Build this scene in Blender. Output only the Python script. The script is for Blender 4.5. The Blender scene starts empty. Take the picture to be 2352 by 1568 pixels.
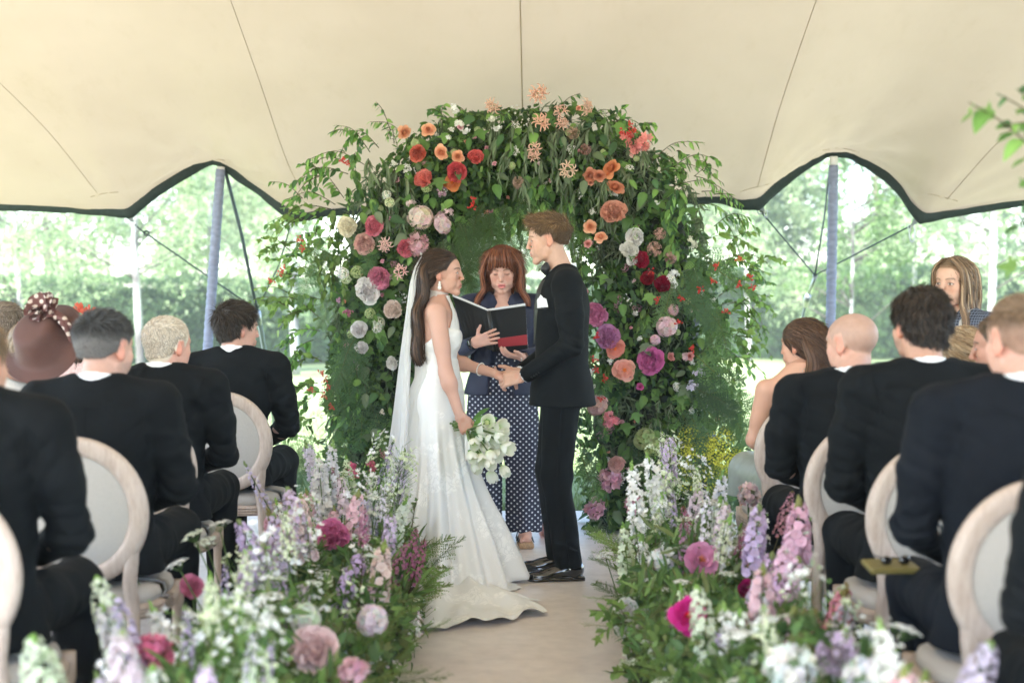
import bpy, math, random
import numpy as np
from mathutils import Vector, Matrix, Euler

R_ = math.radians
rng = np.random.default_rng(11)
random.seed(11)
scene = bpy.context.scene
COL = scene.collection

# ------------------------------------------------------------------ camera, sky, sun, exposure
EYE = 1.40
TILT = R_(1.647)
FPX = 3266.7
cam_d = bpy.data.cameras.new("camera")
cam = bpy.data.objects.new("camera", cam_d); COL.objects.link(cam)
cam.location = (0, 0, EYE); cam.rotation_euler = (R_(90) - TILT, 0, 0)
cam_d.lens = 50; cam_d.sensor_width = 36; cam_d.clip_start = 0.05; cam_d.clip_end = 600
cam_d.dof.use_dof = True; cam_d.dof.focus_distance = 7.3; cam_d.dof.aperture_fstop = 2.0
scene.camera = cam

world = bpy.data.worlds.new("World"); scene.world = world; world.use_nodes = True
wn = world.node_tree
sky = wn.nodes.new("ShaderNodeTexSky"); sky.sky_type = 'NISHITA'; sky.sun_disc = False
sky.sun_elevation = R_(52); sky.sun_rotation = R_(212); sky.air_density = 1.0; sky.dust_density = 1.0; sky.ozone_density = 1.0
bg = wn.nodes["Background"]; bg.inputs[1].default_value = 0.15
wn.links.new(sky.outputs[0], bg.inputs[0])
sun_d = bpy.data.lights.new("sun", 'SUN'); sun_d.energy = 3.2; sun_d.angle = R_(6); sun_d.color = (1, .985, .96)
sun = bpy.data.objects.new("sun", sun_d); COL.objects.link(sun)
_e, _r = sky.sun_elevation, sky.sun_rotation
_sd = Vector((math.sin(_r) * math.cos(_e), math.cos(_r) * math.cos(_e), math.sin(_e)))
sun.rotation_euler = _sd.to_track_quat('Z', 'Y').to_euler()
scene.view_settings.view_transform = 'Standard'; scene.view_settings.look = 'None'
scene.view_settings.exposure = 2.88; scene.view_settings.gamma = 1; scene.view_settings.use_curve_mapping = False
scene.render.engine = 'CYCLES'
cy = scene.cycles
cy.use_denoising = True
try:
    cy.denoiser = 'OPENIMAGEDENOISE'; cy.denoising_input_passes = 'RGB_ALBEDO_NORMAL'
except Exception: pass
cy.max_bounces = 8; cy.diffuse_bounces = 5; cy.glossy_bounces = 2; cy.transmission_bounces = 5; cy.transparent_max_bounces = 10
cy.caustics_reflective = False; cy.caustics_refractive = False; cy.sample_clamp_indirect = 6

def P(px, py, Y):
    """point of the place seen at pixel (px,py) of the 2352-wide photograph, at depth Y"""
    u = (px - 1176) / FPX; v = (784 - py) / FPX
    d = np.array([u, math.cos(TILT) + v * math.sin(TILT), v * math.cos(TILT) - math.sin(TILT)])
    return np.array([0, 0, EYE]) + d * (Y / d[1])

# ------------------------------------------------------------------ materials
def _nt(name):
    m = bpy.data.materials.new(name); m.use_nodes = True
    return m, m.node_tree, m.node_tree.nodes["Principled BSDF"]
def _noise(nt, scale, detail=3, vec=None, rough=.6):
    n = nt.nodes.new("ShaderNodeTexNoise"); n.inputs["Scale"].default_value = scale; n.inputs["Detail"].default_value = detail
    n.inputs["Roughness"].default_value = rough
    if vec: nt.links.new(vec, n.inputs["Vector"])
    return n
def _ramp(nt, fac, stops):
    r = nt.nodes.new("ShaderNodeValToRGB"); e = r.color_ramp.elements
    while len(e) < len(stops): e.new(.5)
    for i, (p, c) in enumerate(stops):
        e[i].position = p; e[i].color = (*c, 1) if len(c) == 3 else c
    nt.links.new(fac, r.inputs[0]); return r
def _bump(nt, b, h, strength, dist=.002):
    n = nt.nodes.new("ShaderNodeBump"); n.inputs["Strength"].default_value = strength; n.inputs["Distance"].default_value = dist
    nt.links.new(h, n.inputs["Height"]); nt.links.new(n.outputs[0], b.inputs["Normal"]); return n
def _coord(nt, which="Object", scale=None):
    t = nt.nodes.new("ShaderNodeTexCoord")
    if not scale: return t.outputs[which]
    m = nt.nodes.new("ShaderNodeMapping"); m.inputs["Scale"].default_value = scale
    nt.links.new(t.outputs[which], m.inputs[0]); return m.outputs[0]
def _mul(nt, a, b, fac=1., mode='MULTIPLY'):
    x = nt.nodes.new("ShaderNodeMix"); x.data_type = 'RGBA'; x.blend_type = mode; x.inputs[0].default_value = fac
    for s, i in ((a, 6), (b, 7)):
        if isinstance(s, tuple): x.inputs[i].default_value = (*s, 1)
        else: nt.links.new(s, x.inputs[i])
    return x.outputs[2]
def mat(name, color, rough=.6, metal=0., nscale=0, nvar=.25, bscale=0, bstr=.3, bdist=.002, sheen=0, coat=0, stretch=None, sss=0):
    m, nt, b = _nt(name)
    b.inputs["Roughness"].default_value = rough; b.inputs["Metallic"].default_value = metal
    b.inputs["Base Color"].default_value = (*color, 1)
    if sheen: b.inputs["Sheen Weight"].default_value = sheen; b.inputs["Sheen Roughness"].default_value = .4
    if coat: b.inputs["Coat Weight"].default_value = coat; b.inputs["Coat Roughness"].default_value = .04
    if sss:
        b.inputs["Subsurface Weight"].default_value = sss; b.inputs["Subsurface Radius"].default_value = (.01, .004, .002)
    if nscale:
        v = _coord(nt, scale=stretch or (1, 1, 1)); n = _noise(nt, nscale, 4, v)
        r = _ramp(nt, n.outputs["Fac"], [(.3, tuple(c * (1 - nvar) for c in color)), (.7, tuple(min(1, c * (1 + nvar)) for c in color))])
        nt.links.new(r.outputs[0], b.inputs["Base Color"])
    if bscale:
        v = _coord(nt, scale=stretch or (1, 1, 1)); n = _noise(nt, bscale, 4, v); _bump(nt, b, n.outputs["Fac"], bstr, bdist)
    return m
def vmat(name, rough=.5, transl=0., sss=0., bscale=0, bstr=.2, bdist=.001, spec=.5, coat=0, nvar=0., nscale=30, sheen=0):
    """surface coloured by the piece's own colour attribute times the object's colour"""
    m, nt, b = _nt(name)
    a = nt.nodes.new("ShaderNodeAttribute"); a.attribute_name = "Col"
    oi = nt.nodes.new("ShaderNodeObjectInfo")
    c = _mul(nt, a.outputs["Color"], oi.outputs["Color"])
    if nvar:
        n = _noise(nt, nscale, 4, _coord(nt)); g = _ramp(nt, n.outputs["Fac"], [(.3, (1 - nvar,) * 3), (.7, (1 + nvar * .3,) * 3)])
        c = _mul(nt, c, g.outputs[0])
    nt.links.new(c, b.inputs["Base Color"])
    b.inputs["Roughness"].default_value = rough; b.inputs["Specular IOR Level"].default_value = spec
    if coat: b.inputs["Coat Weight"].default_value = coat
    if sheen: b.inputs["Sheen Weight"].default_value = sheen
    if sss:
        b.inputs["Subsurface Weight"].default_value = sss; b.inputs["Subsurface Radius"].default_value = (.012, .005, .003); b.inputs["Subsurface Scale"].default_value = 1
    if bscale:
        n = _noise(nt, bscale, 3, _coord(nt)); _bump(nt, b, n.outputs["Fac"], bstr, bdist)
    if transl:
        t = nt.nodes.new("ShaderNodeBsdfTranslucent"); nt.links.new(c, t.inputs[0])
        mx = nt.nodes.new("ShaderNodeMixShader"); mx.inputs[0].default_value = transl
        nt.links.new(b.outputs[0], mx.inputs[1]); nt.links.new(t.outputs[0], mx.inputs[2])
        nt.links.new(mx.outputs[0], nt.nodes["Material Output"].inputs["Surface"])
    return m

M = {}
M['leaf'] = vmat('leaf', .45, transl=.42, spec=.35)
M['petal'] = vmat('petal', .6, transl=.3, spec=.25)
M['farleaf'] = vmat('far_leaf', .6, transl=.55, spec=.2)
M['skin'] = vmat('skin', .48, sss=.12, bscale=350, bstr=.12, spec=.4)
M['hair'] = vmat('hair', .45, spec=.35)
M['vcloth'] = vmat('cloth', .8, bscale=700, bstr=.15, spec=.2)
M['bark'] = vmat('bark', .9, bscale=20, bstr=.5, bdist=.01, nvar=.3, nscale=9)

# ------------------------------------------------------------------ mesh helpers
def link(name, me, parent=None, m=None, loc=None):
    o = bpy.data.objects.new(name, me); COL.objects.link(o)
    if parent is not None: o.parent = parent
    if m is not None and me is not None and not me.materials: me.materials.append(m)
    if loc is not None: o.location = loc
    return o
def mesh(name, V, F, col=None, smooth=True):
    """V (n,3); F list of index arrays of equal-width rows; col (n,3)"""
    V = np.asarray(V, np.float32)
    F = [np.asarray(f, np.int32) for f in (F if isinstance(F, (list, tuple)) else [F]) if len(f)]
    me = bpy.data.meshes.new(name)
    nl = sum(f.size for f in F); nf = sum(len(f) for f in F)
    me.vertices.add(len(V)); me.vertices.foreach_set("co", V.ravel())
    me.loops.add(nl); me.loops.foreach_set("vertex_index", np.concatenate([f.ravel() for f in F]) if F else np.zeros(0, np.int32))
    me.polygons.add(nf)
    w = np.concatenate([np.full(len(f), f.shape[1], np.int32) for f in F])
    st = np.concatenate([[0], np.cumsum(w)[:-1]]).astype(np.int32)
    me.polygons.foreach_set("loop_start", st)
    try: me.polygons.foreach_set("loop_total", w)
    except Exception: pass
    me.polygons.foreach_set("use_smooth", np.full(nf, bool(smooth)))
    if col is not None:
        col = np.asarray(col, np.float32)
        if col.ndim == 1: col = np.tile(col, (len(V), 1))
        a = me.color_attributes.new("Col", 'FLOAT_COLOR', 'POINT')
        a.data.foreach_set("color", np.concatenate([col, np.ones((len(V), 1), np.float32)], 1).ravel())
    me.update(calc_edges=True)
    return me
class Bag:
    """collects pieces (verts, faces, colours) into one mesh"""
    def __init__(s): s.V = []; s.F = {}; s.C = []; s.n = 0
    def add(s, V, F, C=(1, 1, 1), K=None):
        if K is not None: C = np.asarray(C, float) * np.asarray(K, float)
        V = np.asarray(V, float); F = F if isinstance(F, (list, tuple)) else [F]
        for f in F:
            f = np.asarray(f)
            if len(f): s.F.setdefault(f.shape[1], []).append(f + s.n)
        C = np.asarray(C, float)
        if C.ndim == 1: C = np.tile(C, (len(V), 1))
        s.V.append(V); s.C.append(C); s.n += len(V); return s
    def addT(s, T, Rm, t, C=None, sc=1.):
        return s.add(np.asarray(T[0]) @ np.asarray(Rm).T * sc + t, T[1], T[2] if C is None else np.asarray(T[2]) * C)
    def arrays(s): return np.concatenate(s.V), [np.concatenate(v) for v in s.F.values()], np.concatenate(s.C)
    def tmpl(s): return s.arrays()
    def mesh(s, name, smooth=True):
        V, F, C = s.arrays(); return mesh(name, V, F, C, smooth)
    def build(s, name, m, parent=None, smooth=True, kind=None):
        o = link(name, s.mesh(name, smooth), parent, m)
        if kind: o['kind'] = kind
        return o
def scatter(T, Rs, ts, sc, cols):
    """many copies of template T at once -> arrays"""
    V, F, C = T; n = len(ts); F = F if isinstance(F, (list, tuple)) else [F]
    sc = np.broadcast_to(np.asarray(sc, float), (n,))
    W = np.einsum('nij,vj->nvi', Rs, V) * sc[:, None, None] + ts[:, None, :]
    off = np.arange(n)[:, None, None] * len(V)
    return W.reshape(-1, 3), [(f[None] + off).reshape(-1, f.shape[1]) for f in F], (np.asarray(C)[None] * cols[:, None, :]).reshape(-1, 3)
def grid_faces(nu, nv, wrap=False, flip=False):
    i, j = np.meshgrid(np.arange(nu - (0 if wrap else 1)), np.arange(nv - 1), indexing='ij')
    i2 = (i + 1) % nu
    f = np.stack([i * nv + j, i2 * nv + j, i2 * nv + j + 1, i * nv + j + 1], -1).reshape(-1, 4)
    return f[:, ::-1] if flip else f
def catmull(pts, n):
    pts = np.asarray(pts, float); k = len(pts)
    t = np.linspace(0, k - 1, n); i = np.clip(t.astype(int), 0, k - 2); f = (t - i)[:, None]
    a = pts[np.clip(i - 1, 0, k - 1)]; b = pts[i]; c = pts[i + 1]; d = pts[np.clip(i + 2, 0, k - 1)]
    return .5 * ((2 * b) + (-a + c) * f + (2 * a - 5 * b + 4 * c - d) * f**2 + (-a + 3 * b - 3 * c + d) * f**3)
def tube(pts, rad, seg=6, cap=True, squash=1.):
    """round bar along points -> (V,F,C white)"""
    p = np.asarray(pts, float); n = len(p); rad = np.broadcast_to(np.asarray(rad, float), (n,))
    t = np.gradient(p, axis=0); t /= np.linalg.norm(t, axis=1)[:, None] + 1e-9
    up = np.array([0, 0, 1.]) if abs(t[:, 2]).mean() < .8 else np.array([0, 1., 0])
    a = np.cross(t, up); a /= np.linalg.norm(a, axis=1)[:, None] + 1e-9; b = np.cross(t, a)
    th = np.linspace(0, 2 * np.pi, seg, endpoint=False)
    V = p[:, None] + rad[:, None, None] * (np.cos(th)[None, :, None] * a[:, None] + squash * np.sin(th)[None, :, None] * b[:, None])
    V = V.reshape(-1, 3)
    i, j = np.meshgrid(np.arange(n - 1), np.arange(seg), indexing='ij'); j2 = (j + 1) % seg
    F = [np.stack([i * seg + j, i * seg + j2, (i + 1) * seg + j2, (i + 1) * seg + j], -1).reshape(-1, 4)]
    if cap:
        V = np.concatenate([V, p[:1], p[-1:]]); c0, c1 = n * seg, n * seg + 1; jj = np.arange(seg); j2 = (jj + 1) % seg
        F.append(np.concatenate([np.stack([np.full(seg, c0), j2, jj], 1), np.stack([np.full(seg, c1), (n - 1) * seg + jj, (n - 1) * seg + j2], 1)]))
    return V, F, np.ones((len(V), 3))
def rotm(ax, ang):
    return np.array(Matrix.Rotation(ang, 3, ax))
def look(d, up=(0, 0, 1), roll=0.):
    """rotation whose +Y goes along d, +Z near up"""
    d = np.asarray(d, float); d = d / (np.linalg.norm(d) + 1e-9); u = np.asarray(up, float)
    x = np.cross(d, u); nx = np.linalg.norm(x)
    if nx < 1e-3: x = np.cross(d, (1., .1, 0)); nx = np.linalg.norm(x)
    x /= nx; z = np.cross(x, d); Rm = np.stack([x, d, z], 1)
    if roll:
        c, s = math.cos(roll), math.sin(roll); Rm = Rm @ np.array([[c, 0, s], [0, 1, 0], [-s, 0, c]])
    return Rm
def looks(D, up, roll):
    """vectorised look"""
    D = D / (np.linalg.norm(D, axis=1)[:, None] + 1e-9); u = np.broadcast_to(up, D.shape) + D * 0
    x = np.cross(D, u); x /= np.linalg.norm(x, axis=1)[:, None] + 1e-6; z = np.cross(x, D)
    c, s = np.cos(roll)[:, None], np.sin(roll)[:, None]
    x2 = x * c - z * s; z2 = x * s + z * c
    return np.stack([x2, D, z2], 2)
_H = rng.random(4096)
def vnoise(p, f=1., seed=0):
    """smooth value noise in -1..1; p (n,3)"""
    q = np.asarray(p) * f + seed * 17.31; i = np.floor(q).astype(np.int64); w = q - i; w = w * w * (3 - 2 * w)
    r = 0
    for dx in (0, 1):
        for dy in (0, 1):
            for dz in (0, 1):
                h = _H[((i[:, 0] + dx) * 73 + (i[:, 1] + dy) * 179 + (i[:, 2] + dz) * 283) % 4096]
                r = r + h * (w[:, 0] if dx else 1 - w[:, 0]) * (w[:, 1] if dy else 1 - w[:, 1]) * (w[:, 2] if dz else 1 - w[:, 2])
    return r * 2 - 1
def thing(name, label, cat, loc=(0, 0, 0), rz=0., group=None):
    o = bpy.data.objects.new(name, None); COL.objects.link(o); o.empty_display_size = .1
    o.location = loc; o.rotation_euler = (0, 0, rz); return tag(o, label, cat, group)
def tag(o, label=None, cat=None, group=None, kind=None):
    if label: o['label'] = label
    if cat: o['category'] = cat
    if group: o['group'] = group
    if kind: o['kind'] = kind
    return o
def copy_tree(o, parent=None):
    c = o.copy(); COL.objects.link(c)
    if parent is not None: c.parent = parent
    for ch in [x for x in list(COL.objects) if x.parent == o]: copy_tree(ch, c)
    return c

# ------------------------------------------------------------------ solid modelling on a grid (rounded unions meshed as one skin)
class Field:
    def __init__(s, lo, hi, h):
        s.h = h; s.lo = np.array(lo, float); n = np.ceil((np.array(hi) - s.lo) / h).astype(int) + 1
        s.ax = [s.lo[k] + h * np.arange(n[k]) for k in range(3)]
        s.f = np.full(tuple(n), .3, np.float32); s.R = np.eye(3); s.t = np.zeros(3)
    def frame(s, R=None, t=None):
        s.R = np.eye(3) if R is None else np.asarray(R, float); s.t = np.zeros(3) if t is None else np.asarray(t, float); return s
    def W(s, p): return s.R @ np.asarray(p, float) + s.t
    def _sub(s, lo, hi):
        sl = tuple(slice(max(0, int((lo[k] - s.lo[k]) / s.h)), max(0, min(len(s.ax[k]), int((hi[k] - s.lo[k]) / s.h) + 2))) for k in range(3))
        X = s.ax[0][sl[0]][:, None, None].astype(np.float32); Y = s.ax[1][sl[1]][None, :, None].astype(np.float32); Z = s.ax[2][sl[2]][None, None, :].astype(np.float32)
        return sl, X, Y, Z
    def _put(s, sl, d, k, sub):
        a = s.f[sl]
        if a.size == 0: return
        if sub: d = -d; h = np.maximum(k - np.abs(a - d), 0) / k; s.f[sl] = np.maximum(a, d) + h * h * k * .25
        else: h = np.maximum(k - np.abs(a - d), 0) / k; s.f[sl] = np.minimum(a, d) - h * h * k * .25
    def cap(s, a, b, ra, rb=None, k=.012, sub=False):
        rb = ra if rb is None else rb; a = s.W(a); b = s.W(b); m = max(ra, rb) + k + 3 * s.h
        sl, X, Y, Z = s._sub(np.minimum(a, b) - m, np.maximum(a, b) + m)
        d = b - a; L = float(d @ d) + 1e-9
        t = np.clip(((X - a[0]) * d[0] + (Y - a[1]) * d[1] + (Z - a[2]) * d[2]) / L, 0, 1)
        q = np.sqrt((X - a[0] - t * d[0])**2 + (Y - a[1] - t * d[1])**2 + (Z - a[2] - t * d[2])**2) - (ra + (rb - ra) * t)
        s._put(sl, q, k, sub); return s
    def chain(s, pts, rads, k=.012, sub=False):
        for i in range(len(pts) - 1): s.cap(pts[i], pts[i + 1], rads[i], rads[i + 1], k, sub)
        return s
    def ell(s, c, r, k=.012, R=None, sub=False):
        c = s.W(c); Rm = s.R if R is None else s.R @ R; r = np.array(r, float); m = r.max() + k + 3 * s.h
        sl, X, Y, Z = s._sub(c - m, c + m); X = X - c[0]; Y = Y - c[1]; Z = Z - c[2]
        k0 = 0; k1 = 0
        for i in range(3):
            u = (X * Rm[0, i] + Y * Rm[1, i] + Z * Rm[2, i]) / r[i]; k0 = k0 + u * u; k1 = k1 + (u / r[i])**2
        k0 = np.sqrt(k0); k1 = np.sqrt(k1) + 1e-6
        s._put(sl, k0 * (k0 - 1) / k1, k, sub); return s
    def box(s, c, hf, rad=.005, k=.005, R=None, sub=False):
        c = s.W(c); Rm = s.R if R is None else s.R @ R; hf = np.array(hf, float); m = np.linalg.norm(hf) + rad + k + 2 * s.h
        sl, X, Y, Z = s._sub(c - m, c + m); X = X - c[0]; Y = Y - c[1]; Z = Z - c[2]; o = 0; ins = -9
        for i in range(3):
            u = np.abs(X * Rm[0, i] + Y * Rm[1, i] + Z * Rm[2, i]) - (hf[i] - rad); o = o + np.maximum(u, 0)**2; ins = np.maximum(ins, u)
        s._put(sl, np.sqrt(o) + np.minimum(ins, 0) - rad, k, sub); return s
    def loft(s, keys, k=.012, grow=0., sub=False, ends=True):
        """keys rows z,cx,cy,rx,ry (in the field's own axes)"""
        K = np.array(keys, float); m = K[:, 3:5].max() + abs(grow) + k + 3 * s.h
        sl, X, Y, Z = s._sub([(K[:, 1]).min() - m, K[:, 2].min() - m, K[:, 0].min() - m], [K[:, 1].max() + m, K[:, 2].max() + m, K[:, 0].max() + m])
        z = Z.ravel(); sm = lambda j: _pinterp(z, K[:, 0], K[:, j]).astype(np.float32)[None, None, :]
        cx, cy, rx, ry = sm(1), sm(2), sm(3) + grow, sm(4) + grow
        a = (X - cx) / rx; b = (Y - cy) / ry; q = np.sqrt(a * a + b * b) + 1e-6
        g = np.sqrt((a / rx)**2 + (b / ry)**2) / q + 1e-6
        d = (q - 1) / g
        if ends:
            e = np.maximum(K[0, 0] - grow - Z, Z - K[-1, 0] - grow); d = np.where(e > 0, np.sqrt(np.maximum(d, 0)**2 + e**2), np.maximum(d, e))
        s._put(sl, d, k, sub); return s
    def cut(s, n, p, keep=-1):
        """keep the side where (x-p).n < 0"""
        n = s.R @ np.asarray(n, float); n = n / np.linalg.norm(n); p = s.W(p)
        d = (s.ax[0][:, None, None] - p[0]) * n[0] + (s.ax[1][None, :, None] - p[1]) * n[1] + (s.ax[2][None, None, :] - p[2]) * n[2]
        s.f = np.maximum(s.f, d.astype(np.float32)); return s
    def surf(s, x, z, front=True):
        """y of the outermost surface at (x,z)"""
        i = int(np.clip(round((x - s.lo[0]) / s.h), 0, len(s.ax[0]) - 1)); k = int(np.clip(round((z - s.lo[2]) / s.h), 0, len(s.ax[2]) - 1))
        c = s.f[i, :, k]; w = np.where(c < 0)[0]
        if not len(w): return 0.
        j = w[-1] if front else w[0]; j2 = min(j + 1, len(c) - 1) if front else max(j - 1, 0)
        t = c[j] / (c[j] - c[j2] + 1e-9); return float(s.ax[1][j] + (s.ax[1][j2] - s.ax[1][j]) * t)
    def nets(s):
        f = s.f; f[0] = f[-1] = 1; f[:, 0] = f[:, -1] = 1; f[:, :, 0] = f[:, :, -1] = 1
        I = f < 0; cnt = np.zeros(tuple(n - 1 for n in f.shape), np.int8); nx, ny, nz = cnt.shape
        cor = [(a, b, c) for a in (0, 1) for b in (0, 1) for c in (0, 1)]
        for a, b, c in cor: cnt += I[a:a + nx, b:b + ny, c:c + nz]
        act = (cnt > 0) & (cnt < 8); idx = np.argwhere(act); m = len(idx)
        vid = np.full(cnt.shape, -1, np.int32); vid[act] = np.arange(m)
        val = {c: f[idx[:, 0] + c[0], idx[:, 1] + c[1], idx[:, 2] + c[2]] for c in cor}
        S = np.zeros((m, 3)); N = np.zeros(m)
        for c in cor:
            for ax in range(3):
                if c[ax]: continue
                d = tuple(c[q] + (q == ax) for q in range(3)); va, vb = val[c], val[d]; x = (va < 0) != (vb < 0)
                t = va / (va - vb + 1e-12); p = np.tile(np.array(c, float), (m, 1)); p[:, ax] += t
                S += p * x[:, None]; N += x
        V = s.lo + (idx + S / N[:, None]) * s.h
        Fs = []
        for ax in range(3):
            sl0 = [slice(None)] * 3; sl1 = [slice(None)] * 3; sl0[ax] = slice(0, -1); sl1[ax] = slice(1, None)
            A, B = I[tuple(sl0)], I[tuple(sl1)]; e = np.argwhere(A != B)
            u, w = [(1, 2), (2, 0), (0, 1)][ax]
            e = e[(e[:, u] > 0) & (e[:, w] > 0) & (e[:, u] < f.shape[u] - 1) & (e[:, w] < f.shape[w] - 1)]
            ina = I[tuple(e.T)]
            def g(du, dw):
                q = e.copy(); q[:, u] -= du; q[:, w] -= dw; return vid[tuple(q.T)]
            q = np.stack([g(1, 1), g(0, 1), g(0, 0), g(1, 0)], 1); q[~ina] = q[~ina][:, ::-1]; Fs.append(q)
        return V, np.concatenate(Fs)
def _pinterp(x, xs, ys):
    """monotone-ish smooth interpolation"""
    xs = np.asarray(xs, float); ys = np.asarray(ys, float); n = len(xs)
    if n < 3: return np.interp(x, xs, ys)
    d = np.diff(ys) / (np.diff(xs) + 1e-9); m = np.zeros(n); m[0], m[-1] = d[0], d[-1]
    for i in range(1, n - 1): m[i] = 0 if d[i - 1] * d[i] <= 0 else 2 * d[i - 1] * d[i] / (d[i - 1] + d[i])
    i = np.clip(np.searchsorted(xs, x) - 1, 0, n - 2); h = (xs[i + 1] - xs[i]); t = np.clip((x - xs[i]) / h, 0, 1)
    return (2 * t**3 - 3 * t**2 + 1) * ys[i] + (t**3 - 2 * t**2 + t) * h * m[i] + (-2 * t**3 + 3 * t**2) * ys[i + 1] + (t**3 - t**2) * h * m[i + 1]
def acc(i, v, n): return np.stack([np.bincount(i, v[:, k], n) for k in range(3)], 1)
def vnormals(V, F):
    n = np.zeros_like(V); a = np.cross(V[F[:, 2]] - V[F[:, 0]], V[F[:, 3]] - V[F[:, 1]])
    for k in range(4): n += acc(F[:, k], a, len(V))
    return n / (np.linalg.norm(n, axis=1)[:, None] + 1e-12)
def relax(V, F, it=2, w=.5):
    for _ in range(it):
        S = np.zeros_like(V); c = np.zeros(len(V))
        for k in range(4):
            a, b = F[:, k], F[:, (k + 1) % 4]
            S += acc(a, V[b], len(V)) + acc(b, V[a], len(V)); c += np.bincount(a, minlength=len(V)) + np.bincount(b, minlength=len(V))
        V = V * (1 - w) + w * S / np.maximum(c, 1)[:, None]
    return V
def sm(x, a, b):
    t = np.clip((x - a) / (b - a), 0, 1); return t * t * (3 - 2 * t)
# ================================================================== the setting
# ground: lawn reaching the horizon, beige carpet under the tent
def floor_mat():
    m, nt, b = _nt('beige_carpet'); v = _coord(nt); n = _noise(nt, 1.6, 5, v, .65); n2 = _noise(nt, 14, 4, v); n3 = _noise(nt, 420, 2, v)
    r = _ramp(nt, n.outputs["Fac"], [(.30, (.62, .55, .515)), (.52, (.71, .645, .61)), (.72, (.76, .70, .67))])
    r2 = _ramp(nt, n2.outputs["Fac"], [(.25, (.86, .86, .86)), (.6, (1, 1, 1))]); c = _mul(nt, r.outputs[0], r2.outputs[0]); nt.links.new(c, b.inputs["Base Color"])
    b.inputs["Roughness"].default_value = .42; b.inputs["Specular IOR Level"].default_value = .35; _bump(nt, b, n3.outputs["Fac"], .2, .001); return m
M['floor'] = floor_mat()
M['lawn'] = mat('lawn', (.17, .215, .085), .9, nscale=1.2, nvar=.3, bscale=60, bstr=.5, bdist=.02)
def plane(name, x0, x1, y0, y1, z, m, n=2):
    xs = np.linspace(x0, x1, n); ys = np.linspace(y0, y1, n); X, Y = np.meshgrid(xs, ys, indexing='ij')
    o = link(name, mesh(name, np.stack([X, Y, X * 0 + z], 2).reshape(-1, 3), [grid_faces(n, n)], np.ones(3), False), None, m); o['kind'] = 'structure'; return o
plane('lawn', -48, 48, -28, 84, -.02, M['lawn'])
plane('carpet_floor', -5.2, 5.2, -3.5, 9.45, 0.0, M['floor'])

# grass blades where the lawn meets the carpet and the near lawn
def grass():
    g = np.random.default_rng(5); n = 26000
    y = 9.5 + g.random(n)**1.6 * 9; x = g.uniform(-1, 1, n) * (1.2 + y * .40); t = np.stack([x, y, np.full(n, -.02)], 1)
    T = (np.array([(-.006, 0, 0), (.006, 0, 0), (.001, .012, .05)]), [np.array([[0, 1, 2]])], np.ones((3, 3)))
    Rs = looks(np.stack([g.normal(0, 1, n), g.normal(0, 1, n), g.normal(0, .2, n)], 1), (0, 0, 1.), g.normal(0, .3, n))
    V, F, C = scatter(T, Rs, t, g.uniform(.6, 1.3, n), np.array((.15, .20, .07)) * g.uniform(.7, 1.4, (n, 1)))
    o = link('grass', mesh('grass', V, F, C), None, M['farleaf']); o['kind'] = 'stuff'; tag(o, 'short green grass of the lawn beyond the tent', 'grass')
grass()

# ------------------------------------------------------------------ stretch tent
EDGE_Y = 10.4
_e = [(-900, 400), (-700, 380), (-560, 455), (-300, 478), (-60, 472), (0, 475), (150, 480), (240, 487), (285, 487), (325, 464), (370, 428), (420, 398), (465, 377), (492, 371), (520, 382), (560, 408), (610, 445), (650, 475), (685, 495), (720, 493), (750, 488), (900, 480), (1176, 470), (1450, 462), (1560, 458), (1660, 459), (1705, 467), (1735, 463), (1775, 432), (1820, 398), (1870, 366), (1905, 353), (1940, 353), (1985, 368), (2030, 395), (2065, 430), (2095, 475), (2125, 497), (2170, 492), (2260, 478), (2352, 466), (2600, 440), (2800, 400), (3000, 350), (3300, 440)]
_ep = np.array([P(a, b, EDGE_Y) for a, b in _e])
def edge_z(x): return _pinterp(x, _ep[:, 0], _ep[:, 2])
_by = [-1.4, -.6, 1.4, 4.0, 5.5, 7.2, 8.2, 9.0, 9.6, 10.4]; _bz = [3.15, 3.5, 3.85, 3.92, 3.75, 3.36, 3.02, 2.70, 2.42, 2.04]
def tent_z(x, y):
    x = np.asarray(x, float); y = np.asarray(y, float) + x * 0
    b = np.interp(y, _by, _bz) * 0 + _pinterp(y.ravel(), _by, _bz).reshape(y.shape)
    side = -.055 * np.maximum(np.abs(x) - 2.2, 0)**1.35 * sm(10.4 - y, 0, 2.5)
    k = np.exp(-np.maximum(EDGE_Y - y, 0) / .80)
    ez = edge_z(x.ravel()).reshape(x.shape)
    rid = 0
    for px, h_ in ((-2.08, .10), (2.36, .12)): rid = rid + h_ * np.exp(-((x - px - (EDGE_Y - y) * .05 * np.sign(px)) / 1.0)**2) * np.exp(-np.maximum(EDGE_Y - y, 0) / 2.2) * (1 - k)
    wr = 0
    for px, py_, a_ in ((-2.13, 10.35, .016), (2.35, 10.35, .016), (-2.85, 10.35, .010), (-1.55, 10.35, .010), (1.75, 10.35, .010), (3.0, 10.35, .012)):
        dx, dy = x - px, py_ - y; r_ = np.hypot(dx, dy); wr = wr + a_ * np.sin(np.arctan2(dx, dy + .05) * 17 + px * 3) * np.exp(-r_ / .75) * sm(r_, .02, .25)
    return b + (ez - 2.04) * k + side + rid + wr + .012 * np.sin(x * 2.1 + y) * (1 - k)
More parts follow.
